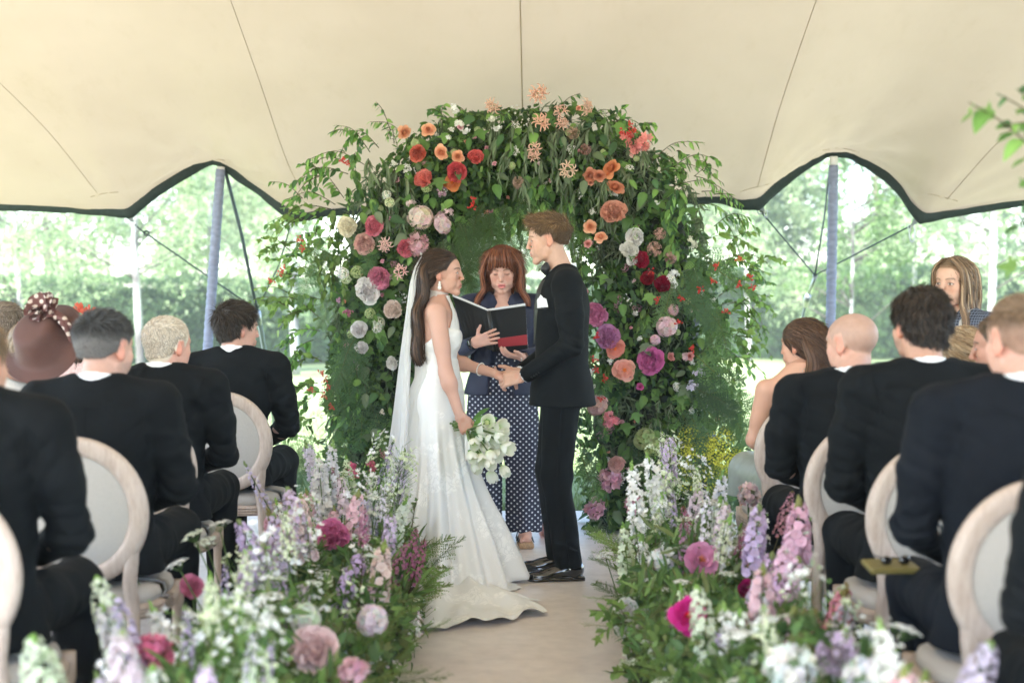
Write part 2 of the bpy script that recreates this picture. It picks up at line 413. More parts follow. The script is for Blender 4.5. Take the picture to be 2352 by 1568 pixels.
def canvas_mat():
    m, nt, b = _nt('tent_canvas'); v = _coord(nt); n = _noise(nt, 1.1, 3, v); n2 = _noise(nt, 7, 6, _coord(nt, scale=(1, .25, 1)), .7)
    r = _ramp(nt, n.outputs["Fac"], [(.3, (.495, .40, .283)), (.7, (.54, .44, .318))]); r2 = _ramp(nt, n2.outputs["Fac"], [(.28, (.95, .94, .92)), (.45, (1, 1, 1))])
    c = _mul(nt, r.outputs[0], r2.outputs[0]); nt.links.new(c, b.inputs["Base Color"]); b.inputs["Roughness"].default_value = .75; b.inputs["Specular IOR Level"].default_value = .2
    n3 = _noise(nt, 2.2, 4, _coord(nt, scale=(1, .5, 1))); _bump(nt, b, n3.outputs["Fac"], .25, .03)
    t = nt.nodes.new("ShaderNodeBsdfTranslucent"); nt.links.new(c, t.inputs[0]); mx = nt.nodes.new("ShaderNodeMixShader"); mx.inputs[0].default_value = .13
    nt.links.new(b.outputs[0], mx.inputs[1]); nt.links.new(t.outputs[0], mx.inputs[2]); nt.links.new(mx.outputs[0], nt.nodes["Material Output"].inputs["Surface"]); return m
M['canvas'] = canvas_mat()
M['edge'] = mat('dark_green_binding', (.020, .034, .030), .75, bscale=120, bstr=.6, bdist=.002, nscale=30, nvar=.3)
M['thread'] = mat('seam_thread', (.36, .28, .18), .8)
M['wrap'] = mat('blue_grey_wrap', (.25, .285, .42), .75, bscale=90, bstr=.4, bdist=.002, nscale=14, nvar=.2, stretch=(1, 1, 3))
M['steel'] = mat('galvanised_steel', (.42, .44, .46), .4, metal=.9)
M['white_pole'] = mat('white_pole', (.80, .82, .85), .45)
M['rope'] = mat('green_grey_rope', (.075, .10, .10), .8, bscale=500, bstr=.8, bdist=.002)
M['strap'] = mat('grey_webbing', (.20, .24, .25), .7)
tent = thing('stretch_tent', 'cream stretch tent roof with dark scalloped edge over the whole ceremony', 'tent', (0, EDGE_Y, 0)); TO = np.array((0, EDGE_Y, 0))
nx, ny = 220, 90; xs = np.linspace(-5.6, 5.6, nx); ys = EDGE_Y - 11.8 * np.linspace(0, 1, ny)**1.5
X, Y = np.meshgrid(xs, ys, indexing='ij'); Z = tent_z(X, Y)
link('canopy', mesh('canopy', np.stack([X, Y, Z], 2).reshape(-1, 3) - TO, [grid_faces(nx, ny)], np.ones(3)), tent, M['canvas'])
# bound edge, folded under
ex = np.linspace(-5.6, 5.6, 420); ez = edge_z(ex); rows = []
slope = np.gradient(ez, ex); wv = .024 + .024 * sm(np.abs(slope), .15, .7) * (ex < 99) + .012 * np.abs(vnoise(np.stack([ex, ex * 0, ex * 0], 1), 3.))
low = np.exp(-((ex[:, None] - _ep[[8, 18, 27, 37], 0][None]) / .12)**2).max(1); wv = wv + .018 * low
for (dy, dz) in ((.012, .006), (.022, -.3), (.020, -1.), (-.006, -1.05), (-.028, -.55), (-.045, .02)):
    rows.append(np.stack([ex + .006 * vnoise(np.stack([ex, ex * 0 + dy * 50, ex * 0], 1), 9.), np.full_like(ex, EDGE_Y + dy), ez + (dz * wv if dz < 0 else dz) + .004 * vnoise(np.stack([ex, ex * 0 + dy * 40, ex * 0], 1), 14.)], 1))
V = np.stack(rows, 1).reshape(-1, 3); link('edge_binding', mesh('edge_binding', V - TO, [grid_faces(len(ex), 6)], np.ones(3)), tent, M['edge'])
def hit_tent(px, py, off=.004):
    d = P(px, py, 1) - np.array([0, 0, EYE]); t = np.linspace(2.0, EDGE_Y, 900); q = np.array([0, 0, EYE]) + d * t[:, None]
    b = q[:, 2] - tent_z(q[:, 0], q[:, 1]); i = np.where(b > 0)[0]
    if len(i) and i[0] > 0: t_ = t[i[0] - 1] + (t[i[0]] - t[i[0] - 1]) * (-b[i[0] - 1]) / (b[i[0]] - b[i[0] - 1]); q = np.array([0, 0, EYE]) + d * t_
    else: q = P(px, py, EDGE_Y)
    q = q.copy(); q[2] = tent_z(q[0], q[1]) - off; return q
def seam(pts, r=.0022, name='seam', m='thread', n=60):
    p = catmull(np.array([(a, b, 0) for a, b in pts], float), n); W = np.array([hit_tent(a[0], a[1], r * .6) for a in p])
    V, F, C = tube(W, r, 5); link(name, mesh(name, V - TO, F, C), tent, M[m])
seam([(522, -20), (597, 190), (655, 360), (700, 455)], .0018)
seam([(1194, -20), (1197, 115), (1200, 250)], .0038)
seam([(1882, -20), (1795, 235), (1740, 430)])
seam([(-20, 172), (110, 302), (225, 446)], .0016); seam([(2330, 290), (2270, 350), (2175, 458)])
for pts in ([(208, 452), (240, 444), (272, 441)], [(475, 370), (500, 366), (530, 372)], [(690, 470), (715, 475), (745, 486)], [(1700, 440), (1735, 430), (1768, 422)], [(1890, 345), (1930, 340), (1975, 350)], [(2130, 444), (2165, 452), (2200, 462)]):
    seam(pts, .0020, 'stitching', 'thread', 24)
# webbing tabs and shackles at the low corners
tabs = {}
for k, (px, py) in enumerate([(285, 492), (690, 500), (1735, 468), (2118, 500)]):
    c = P(px, py, EDGE_Y) - TO; dx = (.06, -.06, .06, -.07)[k]
    b = Bag(); q = [c + (-.045, 0, .02), c + (.045, 0, .02), c + (dx + .012, 0, -.055), c + (dx - .012, 0, -.055)]
    for s_ in (0, .006): b.add([p + (0, s_, 0) for p in q], [np.array([[0, 1, 2, 3]])])
    t = b.build('corner_tab', M['strap'], tent)
    b = Bag(); c2 = c + (dx * 1.3, 0, -.075); b.add(*tube([c2 + (math.cos(a) * .012, 0, math.sin(a) * .028) for a in np.linspace(0, 6.283, 14)], .0035, 5)); b.build('shackle', M['steel'], tent)
    tabs[k] = c2 + TO
def pole(label, top, bot, capw, leanrope, lowpt):
    o = thing('tent_pole', label, 'tent pole', bot); O = np.array(bot, float); top = np.array(top, float)
    ax = np.linspace(0, 1, 260); g = np.random.default_rng(int(abs(top[0]) * 100)); rad = .036 + .0016 * np.sin(ax * 300 + 2 * vnoise(np.stack([ax, ax * 0, ax * 0], 1), 20)) + .002 * vnoise(np.stack([ax, ax * 0, ax * 0], 1), 30, 2) + .0018 * (vnoise(np.stack([ax, ax * 0, ax * 0], 1), 60, 4) > .45)
    cut = 1 - capw
    V, F, C = tube(O * 0 + (top - O) * ax[:, None] * cut, rad, 14); link('fabric_wrap', mesh('wrap', V, F, C), o, M['wrap'])
    V, F, C = tube([(top - O) * (cut - .01), (top - O) * 1.0], .030, 12); link('bare_top', mesh('bare_top', V, F, C), o, M['white_pole'])
    V, F, C = tube([(0, 0, 0), (0, 0, .012)], .10, 16); link('base_plate', mesh('base_plate', V, F, C), o, M['steel'])
    return o
ptl = P(507, 384, EDGE_Y - .05); pbl = P(452, 1110, EDGE_Y - .25); pbl[2] = -.01
ptr = P(1915, 360, EDGE_Y - .05); pbr = P(1901, 1110, EDGE_Y - .1); pbr[2] = -.01
pole('pale blue wrapped tent pole leaning behind the young man\'s dark head', ptl, pbl, .008, None, None)
pole('pale blue wrapped upright tent pole with bare white top behind the bald man', ptr, pbr, .026, None, None)
def rope(label, pts, r=.006, m='rope', name='guy_rope', extra=None):
    o = thing(name, label, 'rope', pts[0]); O = np.array(pts[0], float); b = Bag()
    for q in (pts if isinstance(pts[0][0], (list, tuple, np.ndarray)) else [pts]): b.add(*tube(np.array(q) - O, r, 6))
    b.build('cord', M[m], o)
    if extra is not None:
        for (nm, pp, rr, mm) in extra: V, F, C = tube(np.array(pp) - O, rr, 7); link(nm, mesh(nm, V, F, C), o, M[mm])
    return o
YR = EDGE_Y + .35
jl = P(590, 712, YR + .3); jr = P(1872, 632, YR + .1)
def knot(c, r=.018): return [np.array(c) + (r * math.cos(a) * (1 + .3 * math.sin(3 * a)), 0, r * math.sin(a)) for a in np.linspace(0, 9, 14)]
rope('thin rope running down from the left tent corner to the ring behind the young man', [tabs[0], P(322, 527, EDGE_Y + .02), jl], .006, extra=[('knot', knot(P(336, 536, EDGE_Y + .03)), .007, 'rope')])
rope('thick dark guy strap falling steeply from the left pole top', [P(518, 394, EDGE_Y), P(555, 540, YR), jl], .013)
rope('short rope rising from the ring behind the young man to the tent corner', [jl, P(640, 610, YR + .1), tabs[1]], .006)
rope('light ratchet strap below the ring beside the young man\'s face', [jl, P(600, 760, YR + .5), P(615, 850, YR + 1.2), P(640, 1010, YR + 2.0) * (1, 1, 0) + (0, 0, 0)], .020, 'strap', 'ratchet_strap', extra=[('ratchet', [P(591, 715, YR + .3), P(594, 745, YR + .35)], .028, 'steel')])
rope('thin rope from the right tent corner nearest the arch down to the metal ring', [tabs[2], P(1745, 483, EDGE_Y + .02), jr], .006, extra=[('knot', knot(P(1745, 486, EDGE_Y + .02)), .007, 'steel')])
rope('thin rope with a carabiner from the far right tent corner down to the metal ring', [tabs[3], P(2095, 517, EDGE_Y + .02), jr], .006, extra=[('carabiner', [P(2095, 518, EDGE_Y) + (.02 * math.sin(a), 0, -.06 + .06 * math.cos(a)) for a in np.linspace(0, 6.28, 16)], .005, 'steel')])
rope('double dark guy rope falling beside the right pole', [P(1906, 385, EDGE_Y), P(1893, 500, YR), jr], .007); 
rope('ratchet strap slanting down from the metal ring behind the brunette', [jr, P(1862, 660, YR + .3), P(1845, 720, YR + .9), P(1810, 900, YR + 2.) * (1, 1, 0)], .012, 'strap', 'ratchet_strap', extra=[('ring', knot(jr + (0, 0, -.01), .016), .005, 'steel'), ('hook', [jr + (0, 0, -.02), P(1866, 655, YR + .2), P(1858, 672, YR + .3)], .012, 'steel'), ('buckle', [P(1856, 680, YR + .4), P(1850, 700, YR + .6)], .026, 'steel')])

# ------------------------------------------------------------------ hedge, birches, woods beyond
def quad_leaf(w=.5, l=1.): return (np.array([(-w * .5, .3 * l, .05), (0, 0, 0), (w * .5, .3 * l, .05), (0, l, -.08)]), [np.array([[0, 1, 2, 3]])], np.ones((4, 3)))
QL = quad_leaf(.7)
def clump_leaf():
    b = Bag(); g = np.random.default_rng(2)
    for k in range(7): b.addT(QL, look(g.normal(0, 1, 3)), g.normal(0, .35, 3), sc=.55)
    return b.tmpl()
CL = clump_leaf()
def leafmass(name, pts, size, cols, parent, m='farleaf', T=CL, seed=0, cvar=.3, kind=None):
    g = np.random.default_rng(seed); n = len(pts); D = g.normal(0, 1, (n, 3)); Rs = looks(D, (0, 0, 1.), g.uniform(0, 6, n)); cols = np.array(cols)
    C = cols[g.integers(0, len(cols), n)] * g.uniform(1 - cvar, 1 + cvar, (n, 1))
    V, F, C = scatter(T, Rs, np.asarray(pts), size * g.uniform(.6, 1.4, n), C); o = link(name, mesh(name, V, F, C), parent, M[m])
    if kind: o['kind'] = kind
    return o
def hedge(label, x0, x1, y0, y1, h, n, seed):
    o = thing('hedge', label, 'hedge', ((x0 + x1) / 2, (y0 + y1) / 2, 0)); g = np.random.default_rng(seed); L = x1 - x0
    m = 60; b = Bag(); V = []
    for u in np.linspace(0, 1, m):
        x = (u - .5) * L; yy = (u - .5) * (y1 - y0); hh = h - .12 + .05 * math.sin(u * 40)
        V += [(x, yy - .42, -.02), (x, yy - .42, hh - .1), (x, yy - .2, hh), (x, yy + .5, hh), (x, yy + .5, -.02)]
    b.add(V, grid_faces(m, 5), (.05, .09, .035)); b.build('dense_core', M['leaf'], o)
    u = g.random(n); x = (u - .5) * L; face = g.random(n) < .72; yy = (u - .5) * (y1 - y0)
    z = np.where(face, g.random(n) * h, h - .05 + g.random(n) * .12) + .05 * vnoise(np.stack([x, u, u], 1), 2.); y = yy + np.where(face, -.50 + g.normal(0, .06, n), g.uniform(-.5, .5, n)) + .10 * vnoise(np.stack([x, z, z], 1), 1.6)
    leafmass('foliage', np.stack([x, y, z], 1), .085, [(.15, .25, .10), (.11, .20, .085), (.19, .30, .12), (.085, .165, .07)], o, 'farleaf', seed=seed, kind='stuff')
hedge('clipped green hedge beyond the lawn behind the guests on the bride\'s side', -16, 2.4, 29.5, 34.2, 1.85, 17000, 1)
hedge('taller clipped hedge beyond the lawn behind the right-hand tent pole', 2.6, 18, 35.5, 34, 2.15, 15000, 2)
def birch(label, px, base_y, w, seed, crown_n, cols, h=9., lean=0., low=.9, spread=1.9, dens=1.):
    X = (px - 1176) / FPX * base_y; o = thing('birch_tree', label, 'tree', (X, base_y, 0), 0, None); g = np.random.default_rng(seed)
    z = np.linspace(0, h, 26); cx = lean * z + .05 * np.sin(z * .9 + seed); cyy = .05 * np.cos(z * .7 + seed)
    V, F, C = tube(np.stack([cx, cyy, z], 1), w * (1 - .72 * z / h) * .5, 9); V = V + .006 * vnoise(V, 8)[:, None]
    q = vnoise(V * (1, 1, 5), 2.2, seed); q2 = vnoise(V * (1, 1, 9), 5, seed + 3); C = np.where(((q > .30) | (q2 > .45))[:, None], (.10, .09, .085), (.44, .43, .41)); C = np.where((V[:, 2] < .35)[:, None], C * .7, C)
    link('trunk', mesh('trunk', V, F, C), o, M['bark'])
    b = Bag(); tips = []
    for k in range(26):
        f = g.uniform(.12, .98); a = g.uniform(0, 6.28); L = spread * (1.15 - f * .7) * g.uniform(.6, 1.1); p0 = np.array((np.interp(f * h, z, cx), np.interp(f * h, z, cyy), f * h))
        d = np.array((math.cos(a), math.sin(a), .55)); pts = [p0, p0 + d * L * .4, p0 + d * L * .75 + (0, 0, -.05), p0 + np.array((math.cos(a), math.sin(a), .15)) * L]
        b.add(*tube(catmull(pts, 7), [.022, .018, .015, .012, .010, .007, .004], 4)); tips.append(catmull(pts, 10))
    V2, F2, C2 = b.arrays(); link('branches', mesh('branches', V2, F2, C2 * (.10, .085, .075)), o, M['bark'])
    P_ = []
    n = int(crown_n * dens)
    for k in range(n):
        t = tips[g.integers(0, len(tips))]; p = t[g.integers(3, 10)]; hang = g.random()**1.3 * g.uniform(.3, 1.6)
        P_.append(p + g.normal(0, .16, 3) + (0, 0, -hang))
    P_ = np.array(P_); P_ = P_[P_[:, 2] > low]
    leafmass('crown', P_, .105, cols, o, seed=seed, kind='stuff'); return o
BG = [(.30, .39, .20), (.37, .46, .25), (.25, .34, .17), (.42, .50, .30)]
B2 = [(.12, .22, .06), (.17, .28, .08), (.09, .17, .05)]
birch('slender white birch at the far left edge behind the hat', 42, 27, .13, 1, 3200, BG)
birch('white birch with speckled trunk between the grey haired and pale haired men', 318, 27, .165, 2, 3600, BG)
birch('white birch just left of the flower arch behind the leafy twigs', 680, 27, .18, 3, 3200, BG)
birch('birch hidden partly behind the left tent pole', 480, 36, .12, 4, 3600, BG)
birch('thin birch left of the standing woman behind the dark haired man', 2098, 31, .12, 5, 3400, BG)
birch('white birch beside the standing woman\'s shoulder', 2275, 28, .17, 6, 3400, BG)
birch('short leaning birch stem beside the right-hand tent pole', 1945, 30, .09, 7, 1800, B2, h=5, lean=.04, low=1.6)
birch('birch seen behind the flower arch on the celebrant\'s side', 1120, 33, .14, 8, 2400, BG)
birch('birch close to the right side of the flower arch', 1720, 33, .13, 9, 3600, BG)
def wood_tree(label, X, Y, h, r, n, cols, seed, size=.26):
    o = thing('broadleaf_tree', label, 'tree', (X, Y, 0), 0, 'trees beyond the hedge'); g = np.random.default_rng(seed)
    z = np.linspace(0, h * .8, 8); V, F, C = tube(np.stack([.1 * np.sin(z), .1 * np.cos(z), z], 1), .16 * (1 - z / h), 7); link('trunk', mesh('trunk', V, F, C * (.16, .12, .09)), o, M['bark'])
    cs = g.normal(0, 1, (16, 3)); cs /= np.linalg.norm(cs, axis=1)[:, None]; cs = cs * (r * .62, r * .55, h * .32) + (0, 0, h * .58); P_ = []
    i = g.integers(0, 16, n); d = g.normal(0, 1, (n, 3)); d /= np.linalg.norm(d, axis=1)[:, None]; P_ = cs[i] + d * (r * .42) * g.uniform(.6, 1.05, (n, 1)) * (1, 1, .9)
    P_ = P_[(P_[:, 2] > .9)]; leafmass('crown', P_, size, cols, o, seed=seed, kind='stuff')
gw = np.random.default_rng(44)
WC = [[(.29, .38, .19), (.35, .44, .23), (.23, .32, .15)], [(.22, .32, .15), (.26, .36, .17), (.17, .27, .12)], [(.33, .41, .23), (.39, .47, .27), (.27, .36, .19)]]
side_lab = ['pale leafy tree', 'mid green bushy tree', 'light airy tree']
spots = [(-14, 43, 9), (-10.6, 46, 10.5), (-7.2, 43, 8.5), (-4.2, 47, 10.5), (-1, 45, 9), (2, 47, 9.5), (5, 43, 9.5), (8, 46, 11), (10.8, 42, 8.5), (14, 45, 10), (17.5, 47, 10.5), (-18, 47, 11)]
where = ['beyond the hedge above the broad hat', 'beyond the hedge above the pale haired man', 'beyond the hedge behind the leaning pole', 'beyond the hedge left of the arch', 'seen through the arch opening beside the bride', 'seen through the arch above the celebrant', 'just right of the flower arch', 'between the arch and the upright pole', 'right of the upright pole', 'behind the standing woman', 'at the far right edge', 'at the far left edge']
for k, (X, Y, h) in enumerate(spots): wood_tree(side_lab[k % 3] + ' ' + where[k], X, Y, h, 3.0, 2100, WC[k % 3], 60 + k)

# added scattering volume, stands in for lens flare and overexposure on far things
def flare_haze():
    lo, hi = (-50, -30, -1.1), (50, 86, 14.5); v = [(x, y, z) for x in (lo[0], hi[0]) for y in (lo[1], hi[1]) for z in (lo[2], hi[2])]
    me = mesh('flare_haze', v, [np.array([[0, 1, 3, 2], [4, 6, 7, 5], [0, 4, 5, 1], [2, 3, 7, 6], [0, 2, 6, 4], [1, 5, 7, 3]])], None, False); o = link('flare_haze', me); o['kind'] = 'stuff'; tag(o, 'added pale air that stands in for lens flare over the trees beyond the lawn', 'flare_haze')
    m = bpy.data.materials.new('flare_haze'); m.use_nodes = True; nt = m.node_tree; nt.nodes.remove(nt.nodes['Principled BSDF']); p = nt.nodes.new('ShaderNodeVolumePrincipled'); p.inputs['Density'].default_value = .0024; p.inputs['Color'].default_value = (.93, .96, .95, 1); p.inputs['Anisotropy'].default_value = .1
    nt.links.new(p.outputs[0], nt.nodes['Material Output'].inputs['Volume']); me.materials.append(m)
flare_haze()
# ------------------------------------------------------------------ chairs
def oak():
    m, nt, b = _nt('limewashed_oak'); v = _coord(nt, scale=(6, 6, 1)); n = _noise(nt, 14, 6, v, .7); n2 = _noise(nt, 3, 3, _coord(nt))
    r = _ramp(nt, n.outputs["Fac"], [(.30, (.42, .325, .27)), (.48, (.53, .435, .375)), (.70, (.62, .535, .475))]); r2 = _ramp(nt, n2.outputs["Fac"], [(.3, (.88, .86, .84)), (.7, (1.05, 1.04, 1.03))])
    nt.links.new(_mul(nt, r.outputs[0], r2.outputs[0]), b.inputs["Base Color"]); b.inputs["Roughness"].default_value = .5; _bump(nt, b, n.outputs["Fac"], .15, .001); return m
M['oak'] = oak()
M['linen'] = mat('grey_linen', (.47, .445, .415), .9, bscale=520, bstr=.5, bdist=.001, nscale=300, nvar=.10)
M['gimp'] = mat('linen_piping', (.40, .34, .28), .8)
def make_chair():
    o = thing('chair', '', 'chair')
    A, B, CZ = .205, .2125, .728; lean = lambda z: -.215 - .10 * (z - .47)
    th = np.linspace(0, 2 * np.pi, 56, endpoint=False); pr = [(-.028, -.010), (-.026, .016), (-.012, .021), (.012, .021), (.026, .016), (.030, .004), (.030, -.012), (.010, -.020), (-.014, -.020)]; V = []
    for t in th:
        for (r, d) in pr:
            x = math.cos(t) * (A + r); z = CZ + math.sin(t) * (B + r); V.append((x, lean(z) - d, z))
    b = Bag(); b.add(V, grid_faces(56, len(pr), wrap=True))
    # close the profile ring
    i = np.arange(56); i2 = (i + 1) % 56; k = len(pr); b.add(V, [np.stack([i * k + k - 1, i2 * k + k - 1, i2 * k, i * k], 1)])
    b.build('back_frame', M['oak'], o)
    V = []
    for j, rr in enumerate(np.linspace(0, 1, 9)):
        for t in th: x = math.cos(t) * (A - .024) * rr; z = CZ + math.sin(t) * (B - .024) * rr; V.append((x, lean(z) - .016 * (1 - rr**2.6) - .010, z))
    V2 = [(x, y + 2 * .0 + .045 + 0 * z, z) for x, y, z in V]
    b = Bag(); b.add(V, grid_faces(9, 56)); b.add(V2, grid_faces(9, 56, flip=True))
    for q in range(8): b.add([V[q * 56 + 55], V[q * 56], V[(q + 1) * 56], V[(q + 1) * 56 + 55]], [np.array([[0, 3, 2, 1]])])
    pad = b.build('back_pad', M['linen'], o)
    V, F, C = tube([(math.cos(t) * (A - .025), lean(CZ + math.sin(t) * (B - .025)) - .012, CZ + math.sin(t) * (B - .025)) for t in np.linspace(0, 6.2832, 60)], .0035, 6); link('piping', mesh('piping', V, F, C), pad, M['gimp'])
    for sg in (-1, 1):
        pts = catmull([(sg * .196, lean(.66), .665), (sg * .178, lean(.58), .585), (sg * .168, -.222, .50), (sg * .176, -.215, .40), (sg * .190, -.25, .20), (sg * .200, -.30, .0)], 22)
        V, F, C = tube(pts, np.interp(np.linspace(0, 1, 22), [0, .25, .5, 1], [.012, .024, .024, .016]), 8); link('back_leg', mesh('back_leg', V, F, C), o, M['oak'])
        pts = [(sg * .20, .19, .43), (sg * .20, .19, .36), (sg * .20, .19, .33), (sg * .20, .19, .10), (sg * .20, .19, .0)]; V, F, C = tube(pts, [.026, .026, .018, .014, .012], 10); link('front_leg', mesh('front_leg', V, F, C), o, M['oak'])
    def slab(rx, ry, z0, z1, rnd):
        V = []; hs = [(z0, .97), (z0 + rnd * .4, 1), (z1 - rnd, 1.0), (z1 - rnd * .3, .96), (z1, .80), (z1 + .006, .3), (z1 + .007, .01)]
        for z, s_ in hs:
            for t in th: c_, s2 = math.cos(t), math.sin(t); V.append((rx * s_ * abs(c_)**.6 * np.sign(c_), -.01 + ry * s_ * abs(s2)**.6 * np.sign(s2), z))
        return V, grid_faces(len(hs), 56)
    def close(V, F): 
        q = np.array([[j * 56 + 55, j * 56, (j + 1) * 56, (j + 1) * 56 + 55] for j in range(len(V) // 56 - 1)]); return Bag().add(V, [F, q])
    close(*slab(.238, .225, .375, .425, .006)).build('seat_rail', M['oak'], o)
    b = Bag()
    for z in (.388, .400, .412): b.add(*tube([(.240 * abs(math.cos(t))**.6 * np.sign(math.cos(t)), -.01 + .227 * abs(math.sin(t))**.6 * np.sign(math.sin(t)), z) for t in np.linspace(0, 6.2832, 48)], .0028, 4))
    b.build('rail_moulding', M['oak'], o)
    close(*slab(.225, .212, .424, .475, .03)).build('seat_cushion', M['linen'], o)
    return o
chair0 = make_chair()
CH = [('limewashed round-back chair under the young dark haired man, nearest the arch', -1.345, 6.98, -.10), ('round-back chair under the pale blond man between two other chairs', -1.475, 5.90, -.06), ('round-back chair under the man with cropped grey hair', -1.375, 4.74, -.05),
      ('round-back chair cropped by the left edge under the man in the corner', -1.435, 3.72, -.02), ('round-back chair under the bare shouldered brunette beside the arch', 1.290, 6.50, .05), ('round-back chair under the bald man', 1.275, 5.36, .05),
      ('round-back chair under the man with thick dark wavy hair', 1.325, 4.64, .03), ('large round-back chair in the near right corner under the man with fair cropped hair', 1.300, 3.70, .0),
      ('chair behind the woman in the wide brown hat, only its rim showing', -2.02, 5.62, -.05)]
for k, (lb, x, y, r) in enumerate(CH):
    c = chair0 if k == 0 else copy_tree(chair0)
    c.location = (x, y, 0); c.rotation_euler = (0, 0, r); tag(c, lb, 'chair', 'round-back chairs in rows either side of the aisle')
# ================================================================== people
def headR(yaw=0., pitch=0., roll=0.):
    """yaw + turns to the person's left, pitch + looks up"""
    return rotm('Z', yaw) @ rotm('X', pitch) @ rotm('Y', roll)

def head_solid(F, S=1., sex='m', smile=0., talk=0., jaw=1., nose=1., neck_r=.056, ears=True):
    """head shape in its own axes: +Y is where the face looks, z=0 at the eyes"""
    q = lambda *a: tuple(v * S for v in a)
    m = sex == 'm'
    F.ell(q(0, -.016, .034), q(.0745, .095, .081), .01)
    F.ell(q(0, .018, .030), q(.0655, .071, .066), .02 * S)
    F.ell(q(0, .024, -.028), q(.0575 * jaw, .056, .072), .022 * S)
    cz = -.101 if m else -.097
    F.ell(q(0, .070, cz), q(.020 if m else .015, .016, .015), .026 * S)
    for x in (-1, 1):
        F.chain([q(x * .050 * jaw, -.002, -.046), q(x * .0425 * jaw, .022, -.079), q(x * .012, .066, cz - .002)], [.012 * S, .0115 * S, .012 * S], .018 * S)
        F.ell(q(x * .041, .055, -.020), q(.019, .020, .017), .018 * S)
        F.ell(q(x * .036, .047, -.050), q(.018, .024, .026), .020 * S)
    F.cap(q(-.028, .080, .023), q(.028, .080, .023), .0085 * S if m else .006 * S, None, .018 * S)
    F.ell(q(0, .073, -.062), q(.026, .019, .022), .015 * S)
    for x in (-1, 1): F.ell(q(x * .033, .098, .001), q(.0165, .019, .0125), .012 * S, sub=True)
    nz = nose
    F.ell(q(0, .0765, -.046), q(.020, .014, .014), .010 * S)
    F.chain([q(0, .084, .014), q(0, .091 + .002 * nz, -.006), q(0, .1010 + .004 * nz, -.028)], [.0080 * S, .0080 * S, .0086 * S], .013 * S)
    for x in (-1, 1): F.ell(q(x * .0108, .095, -.032), q(.0070, .0095, .0065), .006 * S)
    op = talk * .006
    F.chain([q(-.022, .0815 - .002 * smile, -.0615 + .004 * smile), q(-.008, .0912, -.0572), q(.008, .0912, -.0572), q(.022, .0815, -.0615 + .004 * smile)], [.0028 * S, .0048 * S, .0048 * S, .0028 * S], .004 * S)
    F.chain([q(-.019, .081, -.0645 + .003 * smile), q(-.006, .0890, -.0690 - op), q(.006, .0890, -.0690 - op), q(.019, .081, -.0645 + .003 * smile)], [.0028 * S, .0055 * S, .0055 * S, .0028 * S], .004 * S)
    F.cap(q(-.018, .0935, -.0632 - op / 2), q(.018, .0935, -.0632 - op / 2), (.0012 + op * .45) * S, None, .003 * S, sub=True)
    for x in (-1, 1): F.ell(q(x * .0315, .0700, 0), q(.0148, .0148, .0130), .003 * S)
    if ears:
        for x in (-1, 1):
            Re = rotm('Y', -x * .10) @ rotm('Z', x * -.30) @ rotm('X', .2)
            F.ell(q(x * .0735, -.014, -.004), q(.0068, .0175, .0295), .008 * S, R=Re)
            F.ell(q(x * .0705, -.006, -.027), q(.006, .011, .012), .007 * S, R=Re)
            F.ell(q(x * .0825, -.011, .000), q(.0055, .0090, .016), .005 * S, R=Re, sub=True)

